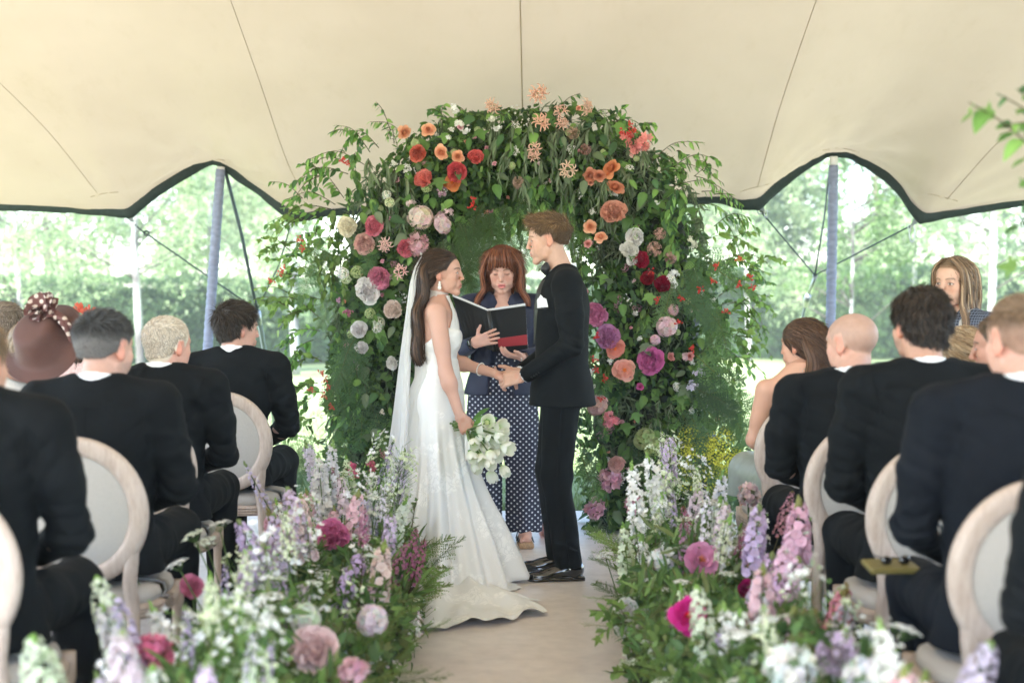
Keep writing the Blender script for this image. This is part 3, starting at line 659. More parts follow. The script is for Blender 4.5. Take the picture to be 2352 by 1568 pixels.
SKIN_L = (.62, .37, .27)
def head_colours(p, n, S, skin, lip, brow, hairc, hairmask, iris=(.10, .07, .05), stubble=None, closed=False):
    p = p / S; x, y, z = p[:, 0], p[:, 1], p[:, 2]; ax = np.abs(x)
    C = np.tile(np.array(skin, float), (len(p), 1))
    def mix(c, w):
        nonlocal C
        w = np.clip(w, 0, 1)[:, None]; C = C * (1 - w) + np.array(c, float) * w
    fr = sm(y, .03, .06)
    sk = np.array(skin)
    mix(sk * (1.04, .80, .76), .55 * np.exp(-(((ax - .040) / .02)**2 + ((z + .030) / .016)**2)) * fr)
    mix(sk * (1.02, .78, .74), .5 * np.exp(-((x / .013)**2 + ((z + .030) / .010)**2)) * fr)
    ear = sm(ax, .067, .074) * (1 - sm(np.abs(y + .012), .02, .035)) * (1 - sm(np.abs(z + .004), .03, .04))
    mix(sk * (1.05, .74, .68), ear * .7)
    mix(sk * (.80, .66, .62), .5 * np.exp(-(((ax - .032) / .017)**2 + ((z + .002) / .011)**2)) * fr)
    if stubble is not None:
        mix(stubble[0], stubble[1] * (1 - sm(z, -.045, -.025)) * sm(y, -.02, .03) * sm(-z, .03, .05) * (.75 + .25 * vnoise(p, 400)))
    lm = (1 - sm(ax, .018, .023)) * sm(y, .076, .082)
    up = lm * (1 - sm(np.abs(z + .0575), .0038, .0062)); lo_ = lm * (1 - sm(np.abs(z + .0690), .0046, .0072))
    mix(lip, np.maximum(up, lo_) * .85)
    mix(np.array(lip) * .35, (1 - sm(ax, .017, .022)) * (1 - sm(np.abs(z + .0632), .0008, .0022)) * sm(y, .074, .080))
    by = .0255 - .0045 * (1 - sm(ax, .010, .030)) - np.maximum(ax - .036, 0)**2 * 26
    mix(brow, (1 - sm(np.abs(z - by), .0022, .0048)) * sm(ax, .010, .016) * (1 - sm(ax, .046, .053)) * fr * .85)
    # eyes
    ex, ez = (ax - .0315), z
    lidtop = .0058 - ex**2 * 26; lidbot = -.0048 + ex**2 * 20
    if closed: lidtop = -.0018 - ex**2 * 5
    opn = (sm(lidtop - z, -.0008, .0008) * sm(z - lidbot, -.0008, .0008)) * (1 - sm(np.abs(ex), .0125, .0145)) * sm(y, .068, .075)
    mix((.62, .58, .55), opn)
    mix(iris, opn * (1 - sm(np.sqrt(ex**2 + (z + .0002)**2), .0048, .0062)))
    mix(np.array(brow) * .35, (1 - sm(np.abs(z - lidtop), .0010, .0024)) * (1 - sm(np.abs(ex), .0135, .016)) * sm(y, .066, .074) * .95)
    mix(np.array(skin) * (.6, .48, .45), (1 - sm(np.abs(z - lidbot), .0006, .002)) * (1 - sm(np.abs(ex), .0125, .015)) * sm(y, .066, .074) * .5)
    mix(sk * (.25, .15, .12), np.exp(-(((ax - .0085) / .0035)**2 + ((z + .0390) / .0022)**2)) * sm(y, .088, .094) * .8)
    if hairc is not None:
        h = hairmask(p); mix(hairc, h)
    C *= (1 + .05 * vnoise(p, 90)[:, None])
    return C

def hairline(kind):
    """mask over head-space points: 1 where hair grows"""
    L = {'short': ([-.12, -.06, -.028, -.018, .014, .030, .050, .068, .09], [-.075, -.062, -.040, .024, .022, -.006, .036, .066, .072]),
         'fade': ([-.12, -.06, -.028, -.018, .014, .030, .050, .068, .09], [-.040, -.032, -.012, .040, .036, .012, .044, .066, .072]),
         'long': ([-.12, -.05, -.028, -.018, .010, .030, .050, .068, .09], [-.085, -.070, -.042, .005, .010, .012, .046, .068, .074])}[kind]
    def f(p): return sm(p[:, 2] - np.interp(p[:, 1], *L), -.004, .010)
    return f

def strands(Vs, Ns, dirf, length, width, seg, colr, lift=.3, cvar=.3, n=3000, seed=1, wave=0., taper=.3, grav=0., jit=.12):
    """thin curved ribbons growing from surface points"""
    g = np.random.default_rng(seed); i = g.integers(0, len(Vs), n); p = Vs[i] + g.normal(0, .0012, (n, 3)); nn = Ns[i]
    D = dirf(p, nn); D = D / (np.linalg.norm(D, axis=1)[:, None] + 1e-9); D = D - nn * (D * nn).sum(1)[:, None] * .7; D = D + nn * lift + g.normal(0, jit, (n, 3)); D /= np.linalg.norm(D, axis=1)[:, None]
    L = (length(p) if callable(length) else np.full(n, length)) * g.uniform(.65, 1.2, n)
    side = np.cross(D, nn + g.normal(0, .5, (n, 3))); side /= np.linalg.norm(side, axis=1)[:, None] + 1e-9
    W = width * g.uniform(.6, 1.3, n); ph = g.uniform(0, 6.28, n); wf = g.uniform(.8, 1.2, n)
    P_ = []; q = p.copy(); d = D.copy()
    for k in range(seg + 1):
        w = W * (1 - (1 - taper) * k / seg); off = 0
        if wave: off = (np.sin(k * 1.35 * wf + ph) * wave * min(1, k / 2))[:, None] * side + (np.cos(k * 1.35 * wf + ph) * wave * .6)[:, None] * nn
        P_.append(q + off - side * w[:, None] / 2); P_.append(q + off + side * w[:, None] / 2)
        q = q + d * (L / seg)[:, None]
        d = d - nn * (lift * .9 / seg) + np.array([0, 0, -grav / seg]); d /= np.linalg.norm(d, axis=1)[:, None]
    V = np.stack(P_, 1).reshape(-1, 3); m = 2 * (seg + 1)
    F = np.concatenate([np.array([[2 * k, 2 * k + 1, 2 * k + 3, 2 * k + 2]]) for k in range(seg)]); F = (F[None] + (np.arange(n) * m)[:, None, None]).reshape(-1, 4)
    c = np.array(colr, float); c = c[g.integers(0, len(c), n)] if c.ndim == 2 else np.tile(c, (n, 1))
    c = c * g.uniform(1 - cvar, 1 + cvar, (n, 1)); C = np.repeat(c, m, 0)
    return V, F, C

def hand(F, w, d, up, thumb, curl=(.3, .5, .4), S=1., spread=.06, thumb_a=.6, tcurl=.3, fan=None):
    """palm, four jointed fingers and a thumb; d along fingers, up = back of the hand, thumb=+1/-1 side of local x"""
    Rm = look(d, up); q = lambda p: np.asarray(w) + Rm @ (np.asarray(p, float) * S)
    for x in (-.028, -.010, .009, .027):
        F.cap(q((x * .75, .005, 0)), q((x, .085, 0)), .0135 * S, .0112 * S, .012)
    F.cap(q((thumb * .018, .012, -.006)), q((thumb * .034, .045, -.012)), .015 * S, .012 * S, .012)
    bx = [.030, .010, -.0105, -.030]; ln = [.068, .077, .071, .055]; cl = curl if isinstance(curl[0], (tuple, list)) else [curl] * 4
    for k in range(4):
        a = 0; p = np.array([bx[k] * thumb, .088 - abs(bx[k]) * .15, 0]); pts = [p.copy()]; az = (bx[k] / .03) * spread * (fan or 1)
        for j in range(3):
            a += cl[k][j]; Lj = ln[k] * (.46, .30, .24)[j]
            p = p + Lj * np.array([math.sin(az) * thumb * math.cos(a), math.cos(a) * math.cos(az), -math.sin(a)]); pts.append(p.copy())
        F.chain([q(t) for t in pts], [.0092 * S, .0088 * S, .0080 * S, .0068 * S], .0035)
    p = np.array([thumb * .036, .035, -.010]); pts = [p.copy()]; a = thumb_a; b = tcurl
    for j, Lj in enumerate((.034, .028)):
        p = p + Lj * np.array([thumb * math.sin(a) * math.cos(b), math.cos(a) * math.cos(b), -math.sin(b)]); a -= .35; pts.append(p.copy())
    F.chain([q(t) for t in pts], [.0115 * S, .0098 * S, .0082 * S], .006)

def torso_keys(J, w=1., sex='m'):
    z0, z1 = J['pz'], J['sz']; L = z1 - z0; y = J.get('ly', 0)
    prof = {'m': [(-.12, .150, .105), (0, .160, .115), (.25, .150, .108), (.5, .150, .110), (.75, .172, .118), (.92, .165, .100), (1.02, .115, .075), (1.10, .062, .060)],
            'f': [(-.12, .150, .110), (0, .170, .118), (.25, .142, .098), (.45, .120, .085), (.7, .138, .100), (.9, .140, .085), (1.02, .100, .062), (1.10, .050, .050)]}[sex]
    return [(z0 + t * L, J.get('lx', 0) * t, y * t + J.get('by', 0), rx * w, ry * w) for t, rx, ry in prof]
def limb(F, pts, rads, k=.03): F.chain(pts, rads, k)

class Person:
    def __init__(s, label, cat, loc, rz, J, sex='m', skin=SKIN_L, S=1., group=None, bulk=1.):
        s.o = thing('person', label, cat, loc, rz, group); s.J = J; s.sex = sex; s.skin = skin; s.S = S; s.bulk = bulk; s.bag = Bag()
        s.HR = headR(*J.get('head_rot', (0, 0, 0))); s.HC = np.array(J['head'], float)
    def hb(s, p): return s.HR @ (np.asarray(p, float) * s.S) + s.HC
    def head(s, h=.003, hairc=None, hl='short', lip=None, brow=(.06, .035, .02), face={}, cutz=-.155, **kw):
        lo = s.HC - .20 * s.S; hi = s.HC + .20 * s.S; lo[2] -= .03
        F = Field(lo, hi, h).frame(s.HR, s.HC); head_solid(F, s.S, s.sex, **face); F.frame()
        nk = s.neckpts(); F.chain(nk, s.neckr(), .02)
        F.frame(s.HR, s.HC).cut((0, 0, -1), (0, 0, cutz * s.S)); F.frame()
        V, Q = F.nets(); N = vnormals(V, Q); p = (V - s.HC) @ s.HR; s.HV, s.HN, s.HP = V, N, p / s.S
        sk = np.array(s.skin)
        C = head_colours(p, N, s.S, s.skin, lip or tuple(sk * (.9, .50, .50)), brow, hairc, hairline(hl) if hairc is not None else None, **kw)
        s.bag.add(V, Q, C); return s
    def neckpts(s):
        J = s.J; b = np.array([J.get('lx', 0) * .9, J.get('by', 0) + J.get('ly', 0) - .012, J['sz'] - .01]); t = s.hb((0, -.022, -.055)); return [b, t]
    def neckr(s): r = (.060, .055) if s.sex == 'm' else (.046, .045); return [x * s.S for x in r]
    def body(s, h=.006, hide=.0, legs=True, arms=True, armr=None, cutz=None, hands=()):
        """whole figure under the clothes, neck to feet, one skin"""
        J = s.J; m = s.sex == 'm'; g = s.bulk
        pts = [np.array(J[k], float) for k in ('shL', 'elL', 'wrL', 'shR', 'elR', 'wrR')] + [np.array(J[k]) for k in ('knL', 'anL', 'knR', 'anR')]
        lo = np.min(pts, 0) - .22; hi = np.max(pts, 0) + .22; lo[1] = min(lo[1], -.2); hi[1] = max(hi[1], .2); lo[2] = -.01; hi[2] = J['sz'] + .16
        F = Field(lo, hi, h)
        F.loft(torso_keys(J, g, s.sex), .02, -hide)
        F.chain(s.neckpts(), s.neckr(), .025)
        ar = armr or ((.052, .040, .028) if m else (.040, .033, .024))
        for q in 'LR':
            sh, el, wr = J['sh' + q], J['el' + q], J['wr' + q]
            nb = s.neckpts()[0] + (0, 0, -.03)
            F.cap(nb, sh, .045 if m else .034, (.052 if m else .042) - hide, .04)
            F.chain([sh, el, wr], [ar[0] - hide * .5, ar[1], ar[2]], .02)
            mid = (np.array(sh) * .4 + np.array(el) * .6); F.cap(sh, mid, ar[0] * 1.02 - hide * .5, ar[0] * .86 - hide * .5, .02)
            fm = np.array(el) * .75 + np.array(wr) * .25; F.ell(fm, (ar[1] * 1.08,) * 3, .03)
            hp, kn, an = J['hp' + q], J['kn' + q], J['an' + q]
            if legs:
                F.chain([hp, kn, an], [.078 * g - hide, .050 - hide * .4, .036], .03)
                t = np.array(J.get('toe' + q, np.array(an) + (0, .15, -.06))); F.chain([np.array(an) + (0, -.02, -.045), t], [.030, .022], .02)
        for args in hands: pass
        if cutz: F.cut((0, 0, -1), (0, 0, cutz))
        V, Q = F.nets(); s.bag.add(V, Q, np.array(s.skin) * (1 + .04 * vnoise(V, 25)[:, None])); s.BF = F; return s
    def hand(s, w, d, up, thumb, h=.003, **kw):
        w = np.array(w, float); el = min((np.array(s.J['wr' + q], float) for q in 'LR'), key=lambda a: np.linalg.norm(a - w)); q = 'L' if np.allclose(el, s.J['wrL']) else 'R'; fo = np.array(s.J['el' + q], float) - w; fo /= np.linalg.norm(fo); d = np.array(d, float); d /= np.linalg.norm(d)
        F = Field(w - .2 * s.S, w + .2 * s.S, h)
        F.cap(w + fo * .06, w + d * .004, (.030 if s.sex == 'm' else .024) * s.S, (.026 if s.sex == 'm' else .022) * s.S, .015)
        hand(F, w, d, up, thumb, S=kw.pop('hs', (1. if s.sex == 'm' else .88)) * s.S, **kw)
        V, Q = F.nets(); N = vnormals(V, Q)
        C = np.array(s.skin) * (1 + .05 * vnoise(V, 60)[:, None]); C = C * np.where(vnoise(V, 40, 3)[:, None] > .2, (1.02, .93, .9), (1, 1, 1))
        s.bag.add(V, Q, C); return s
    def finish(s, name='body'):
        b = s.bag.build(name, M['skin'], s.o); s.bo = b; return b
    def part(s, name, V, Q, C, m, parent=None):
        return link(name, mesh(name, V, Q, C), parent or s.o, m)
    def solid(s, name, F, col, m, wr=None, it=0, parent=None):
        V, Q = F.nets()
        if it: V = relax(V, Q, it)
        N = vnormals(V, Q)
        if wr is not None: V = V + N * wr(V)[:, None]
        C = col(V, N) if callable(col) else np.array(col if col is not None else (1, 1, 1))
        return s.part(name, V, Q, C, m, parent), V, Q, N

def crease(V, J, amp=.004, seed=0):
    """cloth wrinkles: shallow folds, strongest round elbows, waist and armpits"""
    w = vnoise(V * (1, 1, 1.6), 8, seed) * .8 + vnoise(V * (1, 1, 2.0), 17, seed + 1) * .2
    r = np.zeros(len(V)) + .25
    for k in ('elL', 'elR', 'shL', 'shR'):
        if k in J:
            c = np.array(J[k]) + ((0, -.01, -.07) if 'sh' in k else (0, 0, 0)); r = r + .9 * np.exp(-((V - c)**2).sum(1) / .009)
    rid = 1 - np.abs(vnoise(V * (1.2, 1.2, 1.9) + V[:, [2, 0, 1]] * .8, 8, seed + 4)) * 2.2
    out = amp * r * (w + .8 * rid)
    for q in 'LR':
        if 'el' + q in J:
            el, wr, sh = (np.array(J[k + q], float) for k in ('el', 'wr', 'sh')); d = wr - sh; d /= np.linalg.norm(d); u = (V - el) @ d; e2 = ((V - el)**2).sum(1)
            out = out - amp * .95 * np.exp(-e2 / .0085) * np.maximum(np.sin(u * 150 + 3 * vnoise(V, 9, seed + 7)), -.2)
            a2 = ((V - sh - (0, 0, -.10))**2).sum(1); out = out - amp * .6 * np.exp(-a2 / .012) * np.maximum(np.sin(V @ np.array((60 * np.sign(-sh[0]), 0, 95)) + 3 * vnoise(V, 7, seed + 8)), -.2)
    return out

M['suit'] = mat('black_wool', (.0036, .0050, .0062), .82, bscale=900, bstr=.25, bdist=.0006, nscale=7, nvar=.18)
M['suit_navy'] = mat('midnight_wool', (.0050, .0070, .0110), .82, bscale=900, bstr=.25, bdist=.0006, nscale=7, nvar=.15)
for _m in ('suit', 'suit_navy'): M[_m].node_tree.nodes['Principled BSDF'].inputs['Specular IOR Level'].default_value = .16
M['satin'] = mat('black_satin', (.009, .010, .012), .42, bscale=60, bstr=.08)
M['shirt'] = mat('white_cotton', (.78, .79, .82), .8, bscale=300, bstr=.2, bdist=.0005)
M['patent'] = mat('patent_leather', (.006, .006, .007), .06, coat=1.)
M['linen_w'] = mat('pale_tweed', (.62, .58, .53), .9, bscale=240, bstr=.6, bdist=.002, nscale=160, nvar=.12)

def jacket_seams(s):
    """back seam, armhole seams and collar edge, lying on the wrinkled cloth"""
    V, J = s.JV, s.J; V = V[V[:, 1] < J.get('by', 0) + J.get('ly', 0) + .05]; n0 = s.neckpts()[0]
    def bk(x, z):
        d = np.hypot(V[:, 0] - x, V[:, 2] - z); k = np.where(d < .011)[0]
        return None if not len(k) else (x, V[k, 1].min() - .0006, z)
    lines = [('back_seam', [(J.get('lx', 0) * (z - .56) / .54, z) for z in np.linspace(.58, n0[2] - .045, 26)]), ('collar_edge', [(n0[0] + x, n0[2] - .040 + 3.2 * x * x) for x in np.linspace(-.105, .105, 19)])]
    for sg, q in ((-1, 'L'), (1, 'R')):
        sh = J['sh' + q]; lines.append(('sleeve_seam', [(sh[0] - sg * (.004 + .022 * math.sin(t * 2.6)), sh[2] + .052 - .19 * t) for t in np.linspace(0, 1, 18)]))
    for nm, pts in lines:
        p = [bk(*a) for a in pts]; p = np.array([a for a in p if a is not None])
        if len(p) < 6: continue
        p[:, 1] = np.convolve(np.pad(p[:, 1], 2, mode='edge'), np.ones(5) / 5, 'valid'); Vv, Fc, C = tube(p, .0011, 5); link(nm, mesh(nm, Vv, Fc, C), s.o, M['suit'])
def suit(s, m='suit', hem=None, elbow_open=0., collar=True, h=.006, seed=0, wide=1., trousers=True, amp=.0045, shoes=True, cuffs=True):
    """jacket with sleeves, shirt collar and cuffs, trousers, shoes"""
    J = s.J; g = s.bulk; sz = J['sz']; hem = hem if hem is not None else J['pz'] - .02
    pts = np.array([J[k] for k in ('shL', 'elL', 'wrL', 'shR', 'elR', 'wrR')]); lo = pts.min(0) - .14; hi = pts.max(0) + .14
    lo[1] = min(lo[1], -.24); hi[1] = max(hi[1], .24); lo[2] = hem - .03; lo[0] = min(lo[0], -.27); hi[0] = max(hi[0], .27); hi[2] = sz + .12
    F = Field(lo, hi, h); L = sz - J['pz']; ly = J.get('ly', 0); lx = J.get('lx', 0)
    K = []
    for t, rx, ry in [(0, .178, .138), (.22, .168, .128), (.45, .172, .128), (.7, .196, .134), (.88, .198, .118), (.98, .150, .092), (1.04, .100, .078), (1.08, .084, .070)]:
        K.append((J['pz'] + t * L, lx * t, ly * t + J.get('by', 0), rx * g * wide, ry * g))
    if hem < J['pz'] - .01: K.insert(0, (hem, 0, J.get('by', 0) - .004, .206 * g * wide, .162 * g)); K[1] = (*K[1][:3], .190 * g * wide, .150 * g)
    F.loft(K, .02)
    for q in 'LR':
        sh, el, wr = (np.array(J[k + q], float) for k in ('sh', 'el', 'wr')); nb = np.array([lx, J.get('by', 0) + ly - .01, sz + .005]); sg = -1 if q == 'L' else 1
        F.cap(nb + (sg * .05, 0, .0), sh + (sg * .002, 0, .016), .058, .060 * g, .030)
        F.ell(sh + (sg * .008, 0, .010), (.058 * g, .064 * g, .055), .02)
        d = (wr - el) / np.linalg.norm(wr - el)
        F.chain([sh, sh * .5 + el * .5 + (sg * .006, -.004, 0), el, wr - d * .015], [.072 * g, .064 * g, .054, .041], .02)
        F.cap(wr - d * .02, wr + d * .08, .034, .038, .004, sub=True)
    # hollow at the neck and chest V
    nk = s.neckpts(); n1 = nk[0] + (nk[1] - nk[0]) * 1.0
    if collar: F.loft([(nk[0][2] - .07, nk[0][0], nk[0][1] - .004, .105, .094), (nk[0][2] - .01, nk[0][0], nk[0][1], .0925, .088), (nk[0][2] + .010, nk[0][0], nk[0][1] + .006, .0865, .0845)], .010)
    F.chain([nk[0] + (0, .012, -.005), n1 + (0, .02, .05)], [.0735 if s.sex == 'm' else .055, .092], .008, sub=True)
    if collar:
        vz = J.get('vz', sz - .24); F.chain([np.array([lx, J.get('by', 0) + ly + .16, vz]), np.array([lx, J.get('by', 0) + ly + .085, sz + .03])], [.008, .062], .01, sub=True)
    F.cut((0, 0, -1), (0, 0, hem))
    jk, V, Q, N = s.solid('jacket', F, None, M[m], wr=lambda v: crease(v, J, amp, seed)); s.JF = F; s.jacket = jk; s.JV = V
    if collar and J.get('pz') < .8: jacket_seams(s)
    if collar:
        Fs = Field(nk[0] + (-.12, -.12, -.20), nk[0] + (.12, .17, .14), h * .7)
        Fs.chain([nk[0] + (0, .004, -.02), nk[0] + (0, .010, .084)], [.0725, .0690], .005)
        for vx in (-.03, .03): Fs.cap(nk[0] + (vx, .052, .02), nk[0] + (vx * .6, .085, -.14), .025, .035, .02)
        Fs.cap(nk[0] + (0, .045, -.02), nk[0] + (0, .075, -.16), .045, .055, .03)
        Fs.cap(nk[0] + (0, .006, .0), nk[0] + (0, .016, .15), .0625, .0680, .002, sub=True)
        Fs.cut((0, .30, 1), nk[0] + (0, -.06, .080))
        pass
        s.solid('shirt', Fs, (1, 1, 1), M['shirt'], it=3); s.ShF = Fs
    if cuffs:
        for q in 'LR':
            el, wr = np.array(J['el' + q], float), np.array(J['wr' + q], float); d = (wr - el) / np.linalg.norm(wr - el)
            b = Bag(); b.add(*tube([wr - d * .04, wr - d * .0, wr + d * .004, wr + d * .002], [.034, .0355, .0345, .029], 14, cap=False)); b.build('shirt_cuff', M['shirt'], s.o)
    if trousers:
        hp = np.array([J[k] for k in ('hpL', 'hpR', 'knL', 'knR', 'anL', 'anR')]); lo = hp.min(0) - .15; hi = hp.max(0) + .15; lo[2] = max(.015, hp[:, 2].min() - .05)
        F = Field(lo, hi, h)
        F.ell(((hp[0] + hp[1]) / 2) + (0, -.02, .03), (.172 * g, .130 * g, .125), .03)
        for q in 'LR':
            a, k_, n_ = (np.array(J[k + q], float) for k in ('hp', 'kn', 'an'))
            F.chain([a, k_, n_ + (0, .0, -.02)], [.092 * g, .073, .058 if not J.get('stand') else .064], .03)
        F.cut((0, 0, -1), (0, 0, max(.03, hp[:, 2].min() - .035)))
        s.solid('trousers', F, None, M[m], wr=lambda v: .0035 * vnoise(v * (1.5, 1.5, 1), 14, seed + 2) + .005 * (1 - np.abs(vnoise(v * (1.6, 1.6, .8), 10, seed + 5)) * 2))
    if shoes:
        for q in 'LR': shoe(s, J['an' + q], J.get('toe' + q))
    return s
def shoe(s, an, toe=None, h=.005, m='patent'):
    an = np.array(an, float); toe = np.array(toe, float) if toe is not None else an + (0, .16, 0); z0 = J0z(s, an)
    d = toe - an; d[2] = 0; d /= np.linalg.norm(d); Rm = look(d); o = np.array([an[0], an[1], z0])
    F = Field(o - .26, o + .30, h); F.lo[2] = z0 - .01; F = Field((o[0] - .26, o[1] - .26, z0 - .01), (o[0] + .26, o[1] + .30, z0 + .16), h); F.frame(Rm, o)
    F.ell((0, -.035, .055), (.036, .045, .050), .02); F.cap((0, -.02, .06), (0, -.012, .105), .036, .038, .02)
    F.cap((0, 0, .052), (0, .10, .030), .040, .036, .03); F.ell((0, .135, .026), (.045, .075, .026), .02); F.cut((0, 0, -1), (0, 0, .012))
    F.box((0, .082, .011), (.046, .105, .008), .006, .004); F.box((0, -.045, .010), (.036, .036, .012), .005, .003)
    F.ell((0, .155, .006), (.046, .055, .010), .006)
    V, Q = F.nets(); sh = s.part('shoe', V, Q, np.array((1, 1, 1)), M[m])
    b = Bag()
    for k in range(4):
        y = .035 + k * .018; b.add(*tube([Rm @ np.array([x, y, .087 - k * .0125 - 8 * x * x]) + o for x in (-.014, -.006, 0, .006, .014)], .0014, 5))
    b.build('laces', M['satin'], sh); return sh
def J0z(s, an): return max(0., an[2] - .10)

def short_hair(s, cols, n=4200, length=.022, lift=.45, width=.0024, hl='short', vol=.010, top=.0, quiff=None, seed=3, sidecol=None, side_len=.45, wave=0., dirf=None, cvar=.28, thin=None, jit=.12):
    """cropped hair: a close cap and thousands of short locks"""
    S = s.S; lo = s.HC - .2; hi = s.HC + .2
    F = Field(lo, hi, .004).frame(s.HR, s.HC)
    q = lambda *a: tuple(v * S for v in a)
    F.ell(q(0, -.018, .036), q(.076 + vol, .097 + vol, .083 + vol + top), .01)
    F.ell(q(0, -.055, -.03), q(.060, .046, .045), .02)
    if quiff: F.ell(q(0, .032, .090), q(.058, .050, quiff), .02)
    V, Q = F.nets(); p = (V - s.HC) @ s.HR / S; hm = hairline(hl)
    inset = hm(p); N = vnormals(V, Q); V = V - N * (1 - inset)[:, None] * (.026) - N * (vol * .55)
    keep = (inset[Q].min(1) > .25); Q2 = Q[keep]
    c0 = np.array(cols, float); c0 = c0.mean(0) if c0.ndim == 2 else c0
    C = np.tile(c0 * .6, (len(V), 1)) * (1 + .35 * vnoise(V, 260)[:, None])
    if sidecol is not None:
        w = (1 - sm(p[:, 2], .015, .065))[:, None]; C = C * (1 - w) + np.array(sidecol) * w
    used = np.unique(Q2); rm = np.full(len(V), -1); rm[used] = np.arange(len(used)); b = Bag(); b.add(V[used], rm[Q2], C[used])
    R_ok = inset > .6
    def D(pp, nn):
        ph = (pp - s.HC) @ s.HR / S
        d = dirf(ph, nn) if dirf else np.stack([ph[:, 0] * 3, np.where(ph[:, 2] > .08, .8, .1) + 0 * ph[:, 0], np.where(ph[:, 2] > .08, .1, -.9)], 1)
        return d @ s.HR.T
    Lf = lambda pp: length * (side_len + (1 - side_len) * sm(((pp - s.HC) @ s.HR / S)[:, 2], .02, .08)) * (1 if thin is None else thin)
    Vr, Nr = V[R_ok], N[R_ok]
    vv, ff, cc = strands(Vr, Nr, D, Lf, width, 3, cols, lift=lift, n=n, seed=seed, wave=wave, cvar=cvar, jit=jit)
    if sidecol is not None:
        ph = (vv - s.HC) @ s.HR / S; w = (1 - sm(ph[:, 2], .015, .065))[:, None] * .8; cc = cc * (1 - w) + np.array(sidecol) * w
    b.add(vv, ff, cc); return b.build('hair', M['hair'], s.o)

def locks(paths, rads, cols, n, width, seed=1, spread=1., wave=.0, freq=3., flat=1., seg=16, cvar=.3, taper=.25):
    """long hair: ribbons strewn round guide paths. paths list of (k,3); rads list of per-point radius"""
    g = np.random.default_rng(seed); out = Bag(); m = len(paths)
    G = np.stack([catmull(p, seg) for p in paths]); RR = np.stack([np.interp(np.linspace(0, 1, seg), np.linspace(0, 1, len(r)), r) for r in rads])
    i = g.integers(0, m, n); t = np.gradient(G, axis=1); t /= np.linalg.norm(t, axis=2)[:, :, None]
    ref = np.array([.3, .9, .1]); a = np.cross(t, ref); a /= np.linalg.norm(a, axis=2)[:, :, None]; b = np.cross(t, a)
    th = g.uniform(0, 6.283, n); rr = np.sqrt(g.uniform(.25, 1, n)) * spread; ph = np.sin(i * 2.1) * 3 + g.normal(0, .5, n)
    u = np.linspace(0, 1, seg); wv = np.sin(u[None] * freq * 6.283 + ph[:, None]) * wave * np.clip(u * 3, 0, 1)[None]
    wv2 = np.cos(u[None] * freq * 6.283 + ph[:, None]) * wave * .7 * np.clip(u * 3, 0, 1)[None]
    x = (np.cos(th)[:, None] * RR[i] * rr[:, None] + wv)[:, :, None] * a[i] + (np.sin(th)[:, None] * RR[i] * rr[:, None] * flat + wv2)[:, :, None] * b[i]
    c = G[i] + x; sd = np.cos(th)[:, None, None] * b[i] - np.sin(th)[:, None, None] * a[i]
    end = g.uniform(.86, 1., n)
    W = width * g.uniform(.6, 1.4, n)[:, None] * np.clip((end[:, None] - u[None]) * 8, taper, 1)
    V = np.stack([c - sd * W[:, :, None] / 2, c + sd * W[:, :, None] / 2], 2).reshape(-1, 3)
    F = np.array([[2 * k, 2 * k + 1, 2 * k + 3, 2 * k + 2] for k in range(seg - 1)]); F = (F[None] + (np.arange(n) * 2 * seg)[:, None, None]).reshape(-1, 4)
    cc = np.array(cols, float); cc = cc[g.integers(0, len(cc), n)] * g.uniform(1 - cvar, 1 + cvar, (n, 1)); return V, F, np.repeat(cc, 2 * seg, 0)
# ------------------------------------------------------------------ groom
def strip(F, pts, wid, off=.003, thick=.004, n=24, front=True):
    """narrow cloth strip draped on the front surface of a solid; pts rows x,z"""
    p = catmull(np.array([(a, 0, b) for a, b in pts], float), n); w = np.interp(np.linspace(0, 1, n), np.linspace(0, 1, len(wid)), wid)
    t = np.gradient(p, axis=0); t /= np.linalg.norm(t, axis=1)[:, None]; s = np.stack([t[:, 2], 0 * t[:, 0], -t[:, 0]], 1)
    rows = []
    for u in (-1, -.33, .33, 1):
        q = p + s * w[:, None] * u / 2; y = np.array([F.surf(a[0], a[2], front) for a in q]); sg = 1 if front else -1
        q = q.copy(); q[:, 1] = y + sg * (off + thick * (1 - abs(u)**3)); rows.append(q)
    V = np.stack(rows, 1); V[:, :, 1] = np.apply_along_axis(lambda c: np.convolve(np.pad(c, 2, mode='edge'), np.ones(5) / 5, 'valid'), 0, V[:, :, 1])
    V = V.reshape(-1, 3); return V, [grid_faces(n, 4, flip=not front)], np.ones((len(V), 3))

